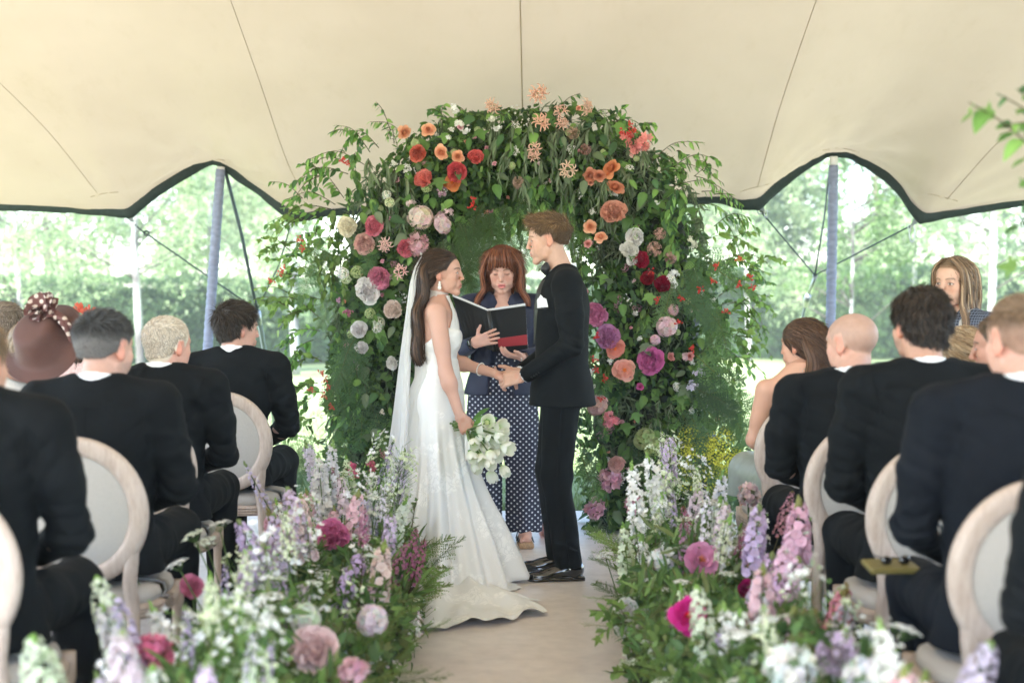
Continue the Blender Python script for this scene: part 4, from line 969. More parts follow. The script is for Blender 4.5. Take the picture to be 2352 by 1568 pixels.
def build_groom():
    J = dict(pz=.98, sz=1.525, by=-.005, ly=.0, head=(0, .068, 1.705), head_rot=(-.05, -.10, 0), vz=1.26, stand=1,
             shL=(-.195, -.022, 1.475), elL=(-.255, -.045, 1.185), wrL=(-.13, .185, 1.025), shR=(.195, -.022, 1.475), elR=(.25, -.03, 1.19), wrR=(.06, .20, 1.035),
             hpL=(-.095, .0, .93), knL=(-.10, .025, .52), anL=(-.105, -.035, .10), toeL=(-.125, .15, .02), hpR=(.095, .0, .93), knR=(.12, .045, .52), anR=(.135, .0, .10), toeR=(.155, .17, .02))
    s = Person('groom in black dinner suit and bow tie standing in profile', 'man', (.248, 7.2, 0), R_(90), J, 'm', skin=(.60, .36, .27), bulk=1.05)
    J['hpL'] = (-.095, .0, .93)
    s.head(.0026, hairc=(.09, .05, .026), hl='fade', brow=(.16, .09, .045), stubble=((.36, .22, .15), .30), lip=(.52, .25, .20), face=dict(nose=.6), iris=(.12, .16, .18))
    s.body(.006, hide=.016)
    # near hand closes over the bride's fingers, far hand supports them
    s.hand((-.118, .198, 1.022), (.22, .95, -.22), (-.80, .28, .50), 1, curl=((.45, .7, .5), (.5, .75, .5), (.55, .8, .5), (.6, .8, .5)), thumb_a=.35, tcurl=.15)
    s.hand((.06, .21, 1.03), (-.35, .90, -.20), (.55, .15, -.80), -1, curl=(.45, .6, .4), thumb_a=.5)
    s.finish()
    suit(s, 'suit', hem=.872, h=.005, seed=3, amp=.0052)
    F = s.JF
    for sg in (-1, 1):
        V, Fc, C = strip(F, [(sg * .055, 1.555), (sg * .082, 1.47), (sg * .085, 1.40), (sg * .045, 1.28), (sg * .012, 1.18)], [.03, .055, .075, .05, .012], off=.004, thick=.005)
        link('lapel', mesh('lapel', V, Fc, C), s.o, M['satin'])
    # pocket square
    b = Bag(); x0, z0 = -.150, 1.375
    for k, (dx, hh) in enumerate([(-.012, .040), (.004, .054), (.018, .038)]):
        o_ = .005 + .003 * k; pp = [(x0 + dx - .016, z0 - .012), (x0 + dx + .016, z0 - .012), (x0 + dx + .014, z0 + hh * .7), (x0 + dx + .002, z0 + hh), (x0 + dx - .012, z0 + hh * .8)]
        y2 = F.surf(x0 + dx, z0); b.add([(px_, F.surf(px_, z0) + o_ + (.004 if i_ > 1 else 0), pz_) for i_, (px_, pz_) in enumerate(pp)], [np.array([[0, 1, 2, 3, 4]])])
    b.build('pocket_square', M['shirt'], s.o, smooth=False)
    b = Bag(); ya = F.surf(-.118, 1.36); b.add(*tube([(x_, F.surf(x_, 1.36) + .004, 1.362) for x_ in (-.178, -.16, -.14, -.12, -.10)], .006, 6)); b.build('breast_pocket', M['satin'], s.o)
    # bow tie
    b = Bag(); c = np.array((0, .092, 1.560)); F2 = Field(c - .09, c + .09, .003)
    F2.box(c, (.011, .010, .012), .006, .004)
    for sg in (-1, 1):
        F2.chain([c + (sg * .008, 0, 0), c + (sg * .050, -.012, .0)], [.010, .024], .008); F2.cap(c + (sg * .056, -.016, .024), c + (sg * .056, -.016, -.024), .009, None, .012)
    V, Q = F2.nets(); s.part('bow_tie', V, Q, (1, 1, 1), M['satin'])
    # sleeve buttons, jacket button, vent, side stripe on the trousers
    b = Bag(); el, wr = np.array(J['elL']), np.array(J['wrL']); d = (wr - el) / np.linalg.norm(wr - el); nrm = np.cross(d, (0, 0, 1)); nrm /= np.linalg.norm(nrm)
    for k in range(4):
        c = wr - d * (.03 + .016 * k) + np.array((-.038, -.012, -.018)); b.add(*tube([c, c + np.array((-.004, -.002, -.001))], .006, 8))
    b.build('sleeve_button', M['satin'], s.o)
    st = []
    for z in np.linspace(.88, .10, 22):
        ax = np.interp(z, [.1, .52, .93], [-.105, -.10, -.095]); ay = np.interp(z, [.1, .52, .93], [-.035, .025, 0]); r = np.interp(z, [.1, .52, .80, .93], [.066, .076, .094, .096])
        st.append((ax - r - .0005, ay, z))
    V, Fc, C = tube(st, .011, 6, squash=.30); link('trouser_stripe', mesh('trouser_stripe', V, Fc, C), s.o, M['suit'])
    # hair: dark sides, tousled lighter quiff
    def D(p, n):
        top = sm(p[:, 2], .05, .085); fr = sm(p[:, 1], .0, .06)
        return np.stack([p[:, 0] * 3 + .1, -.25 + .95 * top - .1 * fr, -.95 + top * (1.0 + .25 * fr)], 1)
    cols = [(.14, .08, .04), (.20, .12, .058), (.30, .185, .095), (.10, .058, .03)]
    short_hair(s, cols, n=9500, length=.044, lift=.26, jit=.24, width=.0024, hl='fade', vol=.014, top=.002, quiff=.040, side_len=.16, sidecol=(.105, .066, .04), wave=.006, dirf=D, seed=5)
    return s

# ------------------------------------------------------------------ bride
M['silk'] = mat('ivory_silk', (.80, .80, .78), .55, bscale=26, bstr=.12, bdist=.004, sheen=.2)
def lace_mat():
    m, nt, b = _nt('lace_silk'); v = _coord(nt, 'Object')
    n = _noise(nt, 5, 3, v, .7); vo = nt.nodes.new("ShaderNodeTexVoronoi"); vo.feature = 'DISTANCE_TO_EDGE'; vo.inputs["Scale"].default_value = 26
    w = _noise(nt, 9, 2, v); mx = _mul(nt, v, w.outputs["Color"], .25, 'ADD'); nt.links.new(mx, vo.inputs["Vector"])
    r = _ramp(nt, n.outputs["Fac"], [(.50, (0, 0, 0)), (.55, (1, 1, 1))]); r2 = _ramp(nt, vo.outputs["Distance"], [(.03, (0, 0, 0)), (.10, (1, 1, 1))])
    k = _mul(nt, r.outputs[0], r2.outputs[0])
    c = nt.nodes.new("ShaderNodeMix"); c.data_type = 'RGBA'; c.inputs[6].default_value = (.76, .765, .76, 1); c.inputs[7].default_value = (.88, .88, .87, 1); nt.links.new(k, c.inputs[0])
    nt.links.new(c.outputs[2], b.inputs["Base Color"]); _bump(nt, b, k, .3, .002); b.inputs["Roughness"].default_value = .6; return m
M['lace'] = lace_mat()
def sheer_mat(name, col, alpha):
    m, nt, b = _nt(name); b.inputs["Base Color"].default_value = (*col, 1); b.inputs["Roughness"].default_value = .7
    t = nt.nodes.new("ShaderNodeBsdfTranslucent"); t.inputs[0].default_value = (*col, 1); tr = nt.nodes.new("ShaderNodeBsdfTransparent")
    a = nt.nodes.new("ShaderNodeMixShader"); a.inputs[0].default_value = .5; c = nt.nodes.new("ShaderNodeMixShader"); c.inputs[0].default_value = alpha
    nt.links.new(b.outputs[0], a.inputs[1]); nt.links.new(t.outputs[0], a.inputs[2]); nt.links.new(tr.outputs[0], c.inputs[1]); nt.links.new(a.outputs[0], c.inputs[2])
    nt.links.new(c.outputs[0], nt.nodes["Material Output"].inputs["Surface"]); return m
M['tulle'] = sheer_mat('tulle', (.87, .87, .87), .80)
M['chiffon'] = sheer_mat('chiffon', (.84, .84, .82), .86)
M['pearl'] = mat('pearl', (.8, .78, .74), .25, coat=.5)
M['silver'] = mat('silver', (.7, .7, .7), .25, metal=1)
M['gold'] = mat('gold', (.7, .5, .25), .25, metal=1)

def build_bride():
    J = dict(pz=.93, sz=1.385, by=0, ly=-.005, head=(0, .02, 1.533), head_rot=(-.10, .03, 0),
             shR=(.158, -.002, 1.340), elR=(.218, .045, 1.050), wrR=(.238, .110, .850), shL=(-.158, .01, 1.340), elL=(-.20, .06, 1.09), wrL=(-.045, .275, 1.035),
             hpL=(-.09, .0, .9), knL=(-.09, .03, .48), anL=(-.09, .0, .09), hpR=(.09, .0, .9), knR=(.09, .03, .48), anR=(.09, .0, .09))
    s = Person('bride in ivory halter gown and long veil holding white tulips at her side', 'woman', (-.365, 7.1, 0), R_(-90), J, 'f', skin=(.55, .315, .24), S=.97)
    s.head(.0026, hairc=(.030, .016, .010), hl='long', brow=(.05, .026, .016), lip=(.50, .20, .17), face=dict(nose=.2, jaw=.95), cutz=-.14)
    s.body(.005, armr=(.042, .034, .0235))
    s.hand((.239, .114, .842), (-.10, .42, -.90), (.93, .0, -.15), -1, curl=((.7, .95, .6), (.8, 1.0, .6), (.85, 1.0, .6), (.9, 1.0, .6)), thumb_a=.3, tcurl=.5, spread=.03)
    s.hand((-.045, .285, 1.030), (-.10, .95, -.28), (.30, .28, .9), 1, curl=(.35, .45, .3), thumb_a=.5, tcurl=.1)
    s.finish()
    # bodice follows the body
    F = Field((-.24, -.24, .80), (.24, .24, 1.42), .005); K = torso_keys(J, 1., 'f'); F.loft(K, .02, .0055)
    F.ell((-.065, .066, 1.205), (.050, .042, .050), .05); F.ell((.065, .066, 1.205), (.050, .042, .050), .05)
    F.cut((0, .30, 1), (0, .06, 1.262)); F.cut((0, 0, -1), (0, 0, .84)); F.cut((0, -.8, .75), (0, -.11, 1.13))
    s.solid('bodice', F, (1, 1, 1), M['silk'], wr=lambda v: .0028 * (1 - np.abs(vnoise(v * (1, 1, 2.8), 16, 3)) * 2) + .0015)
    # the breast under it
    b = Bag(); nk = s.neckpts()
    P1 = [nk[0] * (1 - f) + nk[1] * f for f in (.26, .48, .68)]
    b.add(*tube([P1[0], P1[0] + (0, 0, .012), P1[1], P1[2]], [.072, .064, .057, .054], 28, cap=False)); b.build('halter_collar', M['chiffon'], s.o)
    b = Bag()
    for sg in (-1, 1):
        rows = []
        for f in np.linspace(0, 1, 14):
            w = .018 + .030 * f
            for u in np.linspace(-1, 1, 6):
                x = sg * (.030 + .050 * f) + w * u; z = 1.425 - .185 * f; rows.append((x, max(s.BF.surf(x, z), .03 if f < .2 else 0) + .006 + .004 * f, z))
        b.add(rows, grid_faces(14, 6))
    b.build('halter_strap', M['silk'], s.o)
    # scarf panel falling from the collar down the near side of the back
    rows = []; n = 40
    for i, f in enumerate(np.linspace(0, 1, n)):
        z = 1.435 - f * 1.36; y = np.interp(f, [0, .04, .10, .2, .3, .36, .5, 1], [-.02, -.045, -.080, -.100, -.085, -.115, -.155, -.27]); x = np.interp(f, [0, .08, .2, .4, 1], [.042, .075, .098, .125, .23]); w = np.interp(f, [0, .2, .5, 1], [.022, .032, .055, .11])
        for u in np.linspace(-1, 1, 11): rows.append((x + .35 * w * u + .01, y + w * u * .85 + .007 * math.sin(u * 6 + f * 4), z + .004 * math.sin(u * 4)))
    link('scarf_panel', mesh('scarf_panel', rows, [grid_faces(n, 11)], np.ones(3)), s.o, M['chiffon'])
    # skirt and train: one sheet hung from the waist, spreading over the floor towards the aisle
    nt, nr = 240, 74; th = np.linspace(0, 2 * np.pi, nt, endpoint=False)      # th=0 is +x (near side), pi/2 is +y (front)
    wx, wy = .365, 7.1
    def loc(Xw, Yw): return (-(Yw - 7.1), Xw + .365)
    tr = [loc(-.05, 7.55), loc(-.035, 7.25), loc(-.01, 7.02), loc(.045, 6.88), loc(-.03, 6.76), loc(.02, 6.62), loc(.20, 6.46), loc(.155, 6.30), loc(.02, 6.16), loc(-.16, 6.04), loc(-.34, 5.97), loc(-.48, 6.06), loc(-.57, 6.32), loc(-.64, 6.7), loc(-.70, 7.1), loc(-.68, 7.4), loc(-.50, 7.6), loc(-.25, 7.66)]
    tr = np.array(tr); a = np.unwrap(np.arctan2(tr[:, 1], tr[:, 0])); rr = np.hypot(tr[:, 0], tr[:, 1])
    o = np.argsort(np.mod(a, 2 * np.pi)); am = np.mod(a, 2 * np.pi)[o]; rr = rr[o]
    Rt = np.interp(th, np.concatenate([[am[-1] - 2 * np.pi], am, [am[0] + 2 * np.pi]]), np.concatenate([[rr[-1]], rr, [rr[0]]]))
    Rt = Rt + (.022 * np.sin(th * 23 + np.sin(th * 5)) + .012 * np.sin(th * 47 + 2)) * (Rt > .5) + .008 * np.sin(th * 41 + 1)
    V = []
    zk = [1.02, .93, .84, .70, .5, .3, .12, .035]; rxk = [.160, .184, .194, .206, .235, .285, .345, .385]; ryk = [.114, .134, .142, .152, .190, .255, .315, .345]; cyk = [-.002, -.010, -.012, -.004, .01, .02, .03, .03]
    for j in range(nr):
        f = j / (nr - 1)
        if f < .66:
            z = 1.02 - (1.02 - .035) * (f / .66); g_ = (f / .66)
            rx = _pinterp(np.array([-z]), [-q for q in zk], rxk)[0]; ry = _pinterp(np.array([-z]), [-q for q in zk], ryk)[0]; cy_ = np.interp(-z, [-q for q in zk], cyk)
            fold = (.024 * np.sin(th * 8 + 1.3 + .8 * g_) + .016 * np.sin(th * 13 + .4 + 2 * g_) + .010 * np.sin(th * 23 + g_)) * sm(np.array(g_), .08, .85) * 1.5 + .004 * np.sin(th * 3 + g_ * 30) * (1 - g_)
            cl = 1 + .25 * sm(np.array(g_), .5, 1.) * np.maximum(0, np.cos(th + .25)) * (Rt > .5)
            r = 1 + fold / .25
            x = np.cos(th) * rx * r * cl; y = np.sin(th) * ry * r + cy_; zz = np.full(nt, z)
            last = (x, y)
        else:
            g_ = (f - .66) / .34; ex = Rt * np.cos(th); ey = Rt * np.sin(th); gg = g_ ** .85
            big = np.clip((Rt - .45) / .5, 0, 1)
            x = last[0] * (1 - gg) + ex * gg; y = last[1] * (1 - gg) + ey * gg
            ph = th * 15 + 2.2 * np.sin(g_ * 4 + th * 3); rip = big * (.050 * (1 - g_) ** 1.6 + (.020 + .012 * np.sin(th * 5)) * (.35 + .65 * (1 - g_)) * (1 + np.sin(ph)) * .8 + .010 * (1 + np.sin(th * 37 + 3 * g_)) * g_)
            zz = .006 + rip + .012 * (1 - big) * (1 - g_) + .020 * big * np.clip(np.sin(th * 31 + 2 * np.sin(th * 7)), 0, 1) * (g_ > .9)
        V.append(np.stack([x, y, zz], 1))
    V = np.stack(V, 1).reshape(-1, 3)
    V[:, 2] = np.maximum(V[:, 2] + .004 * vnoise(V, 14) * (V[:, 2] < .2), .006)
    link('skirt', mesh('skirt', V, [grid_faces(nt, nr, wrap=True)], np.ones(3)), s.o, M['lace'])
    # veil
    b = Bag(); nu, nv = 50, 60
    for lay in range(2):
        V = np.zeros((nu, nv, 3))
        for i, u in enumerate(np.linspace(-1, 1, nu)):
            f = np.linspace(0, 1, nv); z = 1.622 - f * 1.60
            wd = np.interp(f, [0, .03, .12, .4, .8, 1], [.030, .055, .075, .14, .28, .36]) * (1 - .08 * lay)
            yb = np.interp(f, [0, .03, .08, .3, .6, .85, 1], [-.085, -.115, -.135, -.175, -.215, -.262, -.30]) + .014 * lay
            fold = (.011 * np.sin(u * 17 + lay) + .006 * np.sin(u * 31 + 2 * lay)) * np.clip(f * 6 + .3, 0, 1) * (.5 + 1.1 * f)
            V[i, :, 0] = u * wd + .05 * f + .01; V[i, :, 1] = yb + fold + .035 * f * u + .05 * u * u * f - .12 * f * f * np.clip(-u, 0, 1) ; V[i, :, 2] = z - .012 * u * u * (f < .1)
        b.add(V.reshape(-1, 3), grid_faces(nu, nv))
    b.add(*tube([(-.028, -.086, 1.628), (0, -.088, 1.634), (.03, -.086, 1.628)], .006, 6))
    b.build('veil', M['tulle'], s.o)
    # hair: swept back from the forehead, long waves down the back
    cols = [(.030, .016, .009), (.055, .028, .015), (.085, .045, .024), (.020, .011, .007)]
    def D(p, n): return np.stack([p[:, 0] * 1, -1 + 0 * p[:, 0], -.35 - 1.1 * sm(-p[:, 1], .0, .09)], 1)
    F = Field(s.HC - .2, s.HC + .2, .004).frame(s.HR, s.HC); F.ell((0, -.016, .034), (.081, .103, .088), .01); F.ell((0, -.06, .0), (.068, .060, .085), .03)
    V, Q = F.nets(); N = vnormals(V, Q); p = (V - s.HC) @ s.HR / s.S; hm = hairline('long')(p) * (1 - (sm(p[:, 1], -.035, -.02) * (1 - sm(p[:, 2], .006, .02))))
    V2 = V - N * (1 - hm)[:, None] * .02; b = Bag(); keep = hm[Q].min(1) > .3; used = np.unique(Q[keep]); rm = np.full(len(V), -1); rm[used] = np.arange(len(used))
    b.add(V2[used], rm[Q[keep]], np.tile((.022, .012, .008), (len(used), 1)) * (1 + .4 * vnoise(V2[used] * (1, .15, 1), 400)[:, None]))
    b.add(*strands(V2[hm > .5], N[hm > .5], lambda a, n: D((a - s.HC) @ s.HR, n) @ s.HR.T, .075, .0026, 4, cols, lift=.04, n=3800, seed=9))
    paths, rads = [], []
    for k in range(9):
        x = (k - 4) / 4
        paths.append([s.hb((x * .055, -.03 - .02 * (1 - x * x), .085)), s.hb((x * .072, -.085 - .020 * (1 - x * x), .02)), s.HC + (x * .070 + .015, -.092 - .015 * (1 - x * x), -.10), (x * .068 + .03, -.098, 1.33), (x * .066 + .04, -.100, 1.22), (x * .060 + .045, -.092, 1.12), (x * .045 + .045, -.085, 1.04 + .03 * abs(x))])
        rads.append([.012, .022, .030, .032, .036, .036, .020])
    b.add(*locks(paths, rads, cols, 2300, .0040, seed=4, wave=.010, freq=3.2, seg=20))
    b.build('hair', M['hair'], s.o)
    # earring
    for sg in (1,):
        b = Bag(); c = s.hb((sg * .083, -.006, -.045))
        for dz, r in ((0, .006), (-.012, .008), (-.026, .010)): b.addT(BALL, np.diag([1, 1, 1.1]), c + (0, 0, dz), sc=r)
        b.build('earring', M['pearl'], s.o)
    w = np.array(J['wrL']); d = np.array((0.0, .95, -.2)); d /= np.linalg.norm(d); c = w - d * .10 + (-.045, 0, .022); c = np.array(J['elL']) * .32 + w * .68
    ax = (w - np.array(J['elL'])); ax /= np.linalg.norm(ax); Rm = look(ax)
    b = Bag()
    for t in np.linspace(0, 2 * np.pi, 26, endpoint=False): b.addT(BALL, np.eye(3), c + Rm @ np.array((math.cos(t) * .0315, 0, math.sin(t) * .0315)), sc=.0036)
    b.build('bracelet', M['pearl'], s.o)
    return s
def ball(n=10, m=7):
    th = np.linspace(0, 2 * np.pi, n, endpoint=False); ph = np.linspace(0.05, np.pi - .05, m)
    V = np.stack([np.outer(np.cos(th), np.sin(ph)), np.outer(np.sin(th), np.sin(ph)), np.outer(np.ones(n), np.cos(ph))], 2).reshape(-1, 3)
    return V, [grid_faces(n, m, wrap=True)], np.ones((len(V), 3))
BALL = ball()
def dots_mat(name, base, dot, pitch, r, world=False):
    """printed polka dots on the cloth, staggered rows"""
    m, nt, b = _nt(name); co = _coord(nt, 'Object'); sp = nt.nodes.new("ShaderNodeSeparateXYZ"); nt.links.new(co, sp.inputs[0])
    def mt(op, a, bb=None):
        n = nt.nodes.new("ShaderNodeMath"); n.operation = op
        for i, v in enumerate((a, bb)):
            if v is None: continue
            if isinstance(v, (int, float)): n.inputs[i].default_value = v
            else: nt.links.new(v, n.inputs[i])
        return n.outputs[0]
    ang = mt('MULTIPLY', mt('ARCTAN2', sp.outputs[1], sp.outputs[0]), .20) if world else mt('ADD', sp.outputs[0], mt('MULTIPLY', sp.outputs[1], .0))
    u = mt('DIVIDE', ang, pitch); v = mt('DIVIDE', sp.outputs[2], pitch * .5); par = mt('MULTIPLY', mt('MODULO', mt('ABSOLUTE', mt('FLOOR', v)), 2), .5)
    fu = mt('SUBTRACT', mt('FRACT', mt('ADD', u, par)), .5); fv = mt('SUBTRACT', mt('FRACT', v), .5)
    d = mt('SQRT', mt('ADD', mt('POWER', mt('MULTIPLY', fu, pitch), 2), mt('POWER', mt('MULTIPLY', fv, pitch * .5), 2)))
    r_ = _ramp(nt, mt('DIVIDE', d, r * 2), [(.46, dot), (.54, base)]); nt.links.new(r_.outputs[0], b.inputs["Base Color"]); b.inputs["Roughness"].default_value = .75; return m
M['dots'] = dots_mat('navy_polka_dot', (.010, .014, .042), (.66, .68, .74), .034, .0052)
M['navy'] = mat('navy_wool', (.010, .015, .045), .7, bscale=500, bstr=.2, bdist=.0006, sheen=.08, nscale=6, nvar=.2)
M['black_leather'] = mat('black_leather', (.012, .012, .012), .35, bscale=180, bstr=.25, bdist=.0006)
M['cork'] = mat('cork', (.42, .27, .16), .8, nscale=120, nvar=.3)
M['paper'] = mat('paper', (.78, .78, .80), .7)
M['red_card'] = mat('red_card', (.36, .030, .040), .45)

def build_celebrant():
    J = dict(pz=.93, sz=1.395, by=0, ly=.01, head=(0, .055, 1.575), head_rot=(-.08, -.30, .02), vz=1.05,
             shL=(-.175, .0, 1.355), elL=(-.235, .03, 1.095), wrL=(-.115, .285, 1.085), shR=(.185, .0, 1.355), elR=(.265, .06, 1.10), wrR=(.156, .318, 1.165),
             hpL=(-.095, .0, .9), knL=(-.115, .02, .48), anL=(-.125, -.01, .10), toeL=(-.135, .13, .03), hpR=(.095, 0, .9), knR=(.10, .03, .48), anR=(.115, .04, .10), toeR=(.125, .19, .03))
    s = Person('auburn haired celebrant in navy blazer and polka dot jumpsuit reading aloud from open folder', 'woman', (-.055, 8.15, 0), R_(180), J, 'f', skin=(.62, .36, .29), S=1.06, bulk=1.08)
    s.head(.0026, hairc=(.10, .03, .016), hl='long', brow=(.20, .10, .06), lip=(.58, .16, .16), face=dict(talk=1, jaw=1.06, ears=False), cutz=-.14, closed=True)
    s.body(.006, hide=.014)
    s.hand((.156, .320, 1.165), (-.90, .20, .30), (.1, .95, .1), -1, curl=((.10, .25, .2), (.12, .3, .2), (.15, .35, .2), (.2, .4, .25)), thumb_a=1.15, tcurl=-.1, spread=.16)
    s.hand((-.115, .285, 1.085), (.80, .35, .15), (.1, .2, -.95), 1, curl=(.25, .4, .3), thumb_a=.7, tcurl=.1)
    s.finish()
    suit(s, 'navy', hem=.865, collar=False, trousers=False, shoes=False, cuffs=False, h=.006, seed=8, amp=.006)
    # cut the jacket open in front by covering: the jumpsuit bodice shows between the lapels
    V, Q = s.JF.nets(); F = s.JF
    F.chain([(0, .15, 1.44), (0, .15, 1.12), (0.01, .155, .84)], [.090, .062, .075], .012, sub=True)
    V, Q = F.nets(); N = vnormals(V, Q); V = V + N * crease(V, J, .006, 8)[:, None]
    old = s.jacket.data; s.jacket.data = mesh('jacket', V, Q, (1, 1, 1)); s.jacket.data.materials.append(M['navy'])
    F2 = Field((-.26, -.2, .84), (.26, .24, 1.46), .006); K = torso_keys(J, s.bulk, 'f'); F2.loft(K, .02, -.004)
    F2.ell((-.075, .075, 1.215), (.062, .048, .058), .05); F2.ell((.075, .075, 1.215), (.062, .048, .058), .05)
    F2.chain([(0, .12, 1.46), (0, .09, 1.40)], [.085, .062], .01, sub=True); F2.cut((0, -.3, 1), (0, 0, 1.385))
    s.solid('bodice', F2, None, M['dots'], wr=lambda v: .003 * vnoise(v, 20, 2))
    b = Bag(); 
    for t in np.linspace(-1.1, 1.1, 18):
        x = .066 * math.sin(t); z = 1.375 - .045 * math.cos(t); b.add(*tube([(x * 1.05, F2.surf(x, z - .01) + .002, z), (x, F2.surf(x, z - .01) + .014, z - .006), (x * .95, F2.surf(x, z - .02) + .006, z - .022)], [.006, .011, .004], 6))
    b.build('ruffle', M['dots'], s.o)
    b = Bag(); b.add(*tube([(.165 * math.sin(t), .008 + .128 * math.cos(t), 1.035 - .01 * abs(math.sin(t))) for t in np.linspace(-1.3, 1.3, 20)], .018, 8, squash=.4))
    for sg, l in ((-1, .16), (1, .13), (.3, .22)): b.add(*tube([(sg * .01, .142, 1.03), (sg * .045, .150, 1.0), (sg * .05, .145, 1.0 - l)], [.010, .012, .014], 6, squash=.4))
    b.build('sash', M['dots'], s.o)
    for sg in (-1, 1):
        V, Fc, C = strip(s.JF, [(sg * .100, 1.405), (sg * .112, 1.30), (sg * .095, 1.20), (sg * .075, 1.12)], [.035, .05, .045, .01], off=.003)
        link('lapel', mesh('lapel', V, Fc, C), s.o, M['navy'])
    # wide trousers
    F3 = Field((-.32, -.24, .03), (.32, .28, 1.0), .006)
    F3.loft([(.72, 0, 0, .195, .150), (.85, 0, -.005, .192, .150), (.98, 0, .0, .165, .128)], .03)
    for sg, q in ((-1, 'L'), (1, 'R')):
        a = J['an' + q]; F3.loft([(.075, a[0], a[1], .100, .112), (.35, a[0] * .98, a[1] * .8, .108, .118), (.70, sg * .098, .0, .108, .132), (.86, sg * .085, 0, .10, .125)], .02)
    F3.cut((0, 0, -1), (0, 0, .085))
    s.solid('trousers', F3, None, M['dots'], wr=lambda v: (.010 * np.sin(np.arctan2(v[:, 1], np.abs(v[:, 0]) - .11) * 5 + v[:, 2] * 3) * sm(-v[:, 2], -.9, -.4) + .006 * vnoise(v * (1, 1, .3), 18, 4)))
    for q in 'LR':
        an, toe = np.array(J['an' + q]), np.array(J['toe' + q]); d = toe - an; d[2] = 0; d /= np.linalg.norm(d); Rm = look(d); o = np.array([an[0], an[1], 0.])
        Ff = Field(o + (-.12, -.12, 0), o + (.12, .28, .16), .004); Ff.frame(Rm, o)
        Ff.chain([(0, -.02, .09), (0, .08, .062), (0, .135, .052)], [.036, .034, .030], .02); Ff.ell((0, -.03, .065), (.030, .034, .035), .02)
        for k in range(5): Ff.cap((.026 - .0125 * k, .135 - .006 * k, .050), (.028 - .0135 * k, .168 - .007 * k - (0 if k else -.004), .046), .0105 if k == 0 else .008, None, .003)
        Ff.frame(); V, Q = Ff.nets(); s.part('foot', V, Q, np.array(s.skin), M['skin'])
        Fs = Field(o + (-.12, -.12, -.01), o + (.12, .28, .16), .004); Fs.frame(Rm, o); Fs.box((0, .055, .018), (.043, .135, .018), .014, .004)
        V, Q = Fs.nets(); sd = s.part('sandal', V, Q, (1, 1, 1), M['cork']); b = Bag()
        for y, z, w in ((.125, .070, .010), (.060, .088, .015), (-.02, .115, .009)):
            b.add(*tube([Rm @ np.array((x, y, .03 + (z - .03) * max(0, 1 - (abs(x) / .046)**2.4))) + o for x in np.linspace(-.046, .046, 13)], w, 6, squash=.35))
        b.build('strap', M['black_leather'], sd)
    # hair: fringe and shoulder-length curtains
    cols = [(.13, .040, .018), (.20, .065, .030), (.09, .026, .014), (.26, .10, .05)]
    F = Field(s.HC - .22, s.HC + .22, .004).frame(s.HR, s.HC); F.ell((0, -.014, .042), (.094, .112, .098), .01); F.ell((0, -.05, -.03), (.088, .070, .10), .03); F.cap((-.085, -.01, .02), (-.086, -.01, -.08), .028, .026, .03); F.cap((.085, -.01, .02), (.086, -.01, -.08), .028, .026, .03)
    F.ell((0, .115, -.040), (.068, .10, .096), .014, sub=True); F.cut((0, 0, -1), (0, 0, -.115))
    V, Q = F.nets(); N = vnormals(V, Q); b = Bag(); b.add(V, Q, np.tile((.085, .026, .014), (len(V), 1)) * (1 + .4 * vnoise(V * (1, 1, .12), 320)[:, None]))
    def D(a, n):
        p = (a - s.HC) @ s.HR; top = sm(p[:, 2], .06, .11); fr = sm(p[:, 1], .02, .07)
        return np.stack([p[:, 0] * (4 + 6 * top), .25 * fr, -1 + .6 * top * (1 - fr)], 1) @ s.HR.T
    b.add(*strands(V, N, D, lambda a: .085 - .062 * sm(((a - s.HC) @ s.HR)[:, 1], .03, .075) * sm(((a - s.HC) @ s.HR)[:, 2], -.02, .03), .0034, 4, cols, lift=.02, n=4200, seed=19, jit=.05))
    pr = []; rd = []
    for k in range(9):
        x = (k - 4) / 4 * .052; pr.append([s.hb((x * .8, .055, .118)), s.hb((x, .094, .095)), s.hb((x * 1.1, .100, .062)), s.hb((x * 1.25, .096, .040 - abs(x) * .25))]); rd.append([.012, .010, .009, .007])
    b.add(*locks(pr, rd, cols, 420, .0034, seed=3, seg=8))
    pr, rd = [], []
    for sg in (-1, 1):
        for k in range(4):
            y = -.045 + .028 * k; pr.append([s.hb((sg * .06, y * .6, .10)), s.hb((sg * .094, y, .04)), s.hb((sg * .103, y + .006, -.04)), s.hb((sg * .099, y + .012, -.10)), np.array((sg * (.108 + .01 * k), .02 + y * .6 + .03, 1.415)), np.array((sg * (.112 + .012 * k), .03 + y * .6 + .04, 1.365))]); rd.append([.012, .015, .018, .020, .020, .012])
    b.add(*locks(pr, rd, cols, 1500, .0042, seed=5, seg=14, wave=.003))
    b.build('hair', M['hair'], s.o)
    b = Bag(); c = s.hb((.078, .012, -.050))
    for t in range(10):
        a = t / 10 * 6.283; q = c + np.array((.009 * math.sin(a)**3 * 1.2, 0, -.02 + .009 * math.cos(a) - .003 * math.cos(2 * a))); a2 = (t + 1) / 10 * 6.283; q2 = c + np.array((.009 * math.sin(a2)**3 * 1.2, 0, -.02 + .009 * math.cos(a2) - .003 * math.cos(2 * a2))); b.add(*tube([q, q2], .0018, 4))
    b.add(*tube([c, c + (0, 0, -.012)], .0015, 4)); b.build('earring', M['silver'], s.o)
    # watch
    el, wr = np.array(J['elR']), np.array(J['wrR']); ax = (wr - el) / np.linalg.norm(wr - el); Rm = look(ax, (0, 1, .2)); c = wr + ax * .0
    b = Bag(); b.add(*tube([c + Rm @ np.array((math.cos(t) * .030, 0, math.sin(t) * .026)) for t in np.linspace(0, 6.283, 22)], .008, 6, cap=False)); w = b.build('watch_strap', M['black_leather'], s.o)
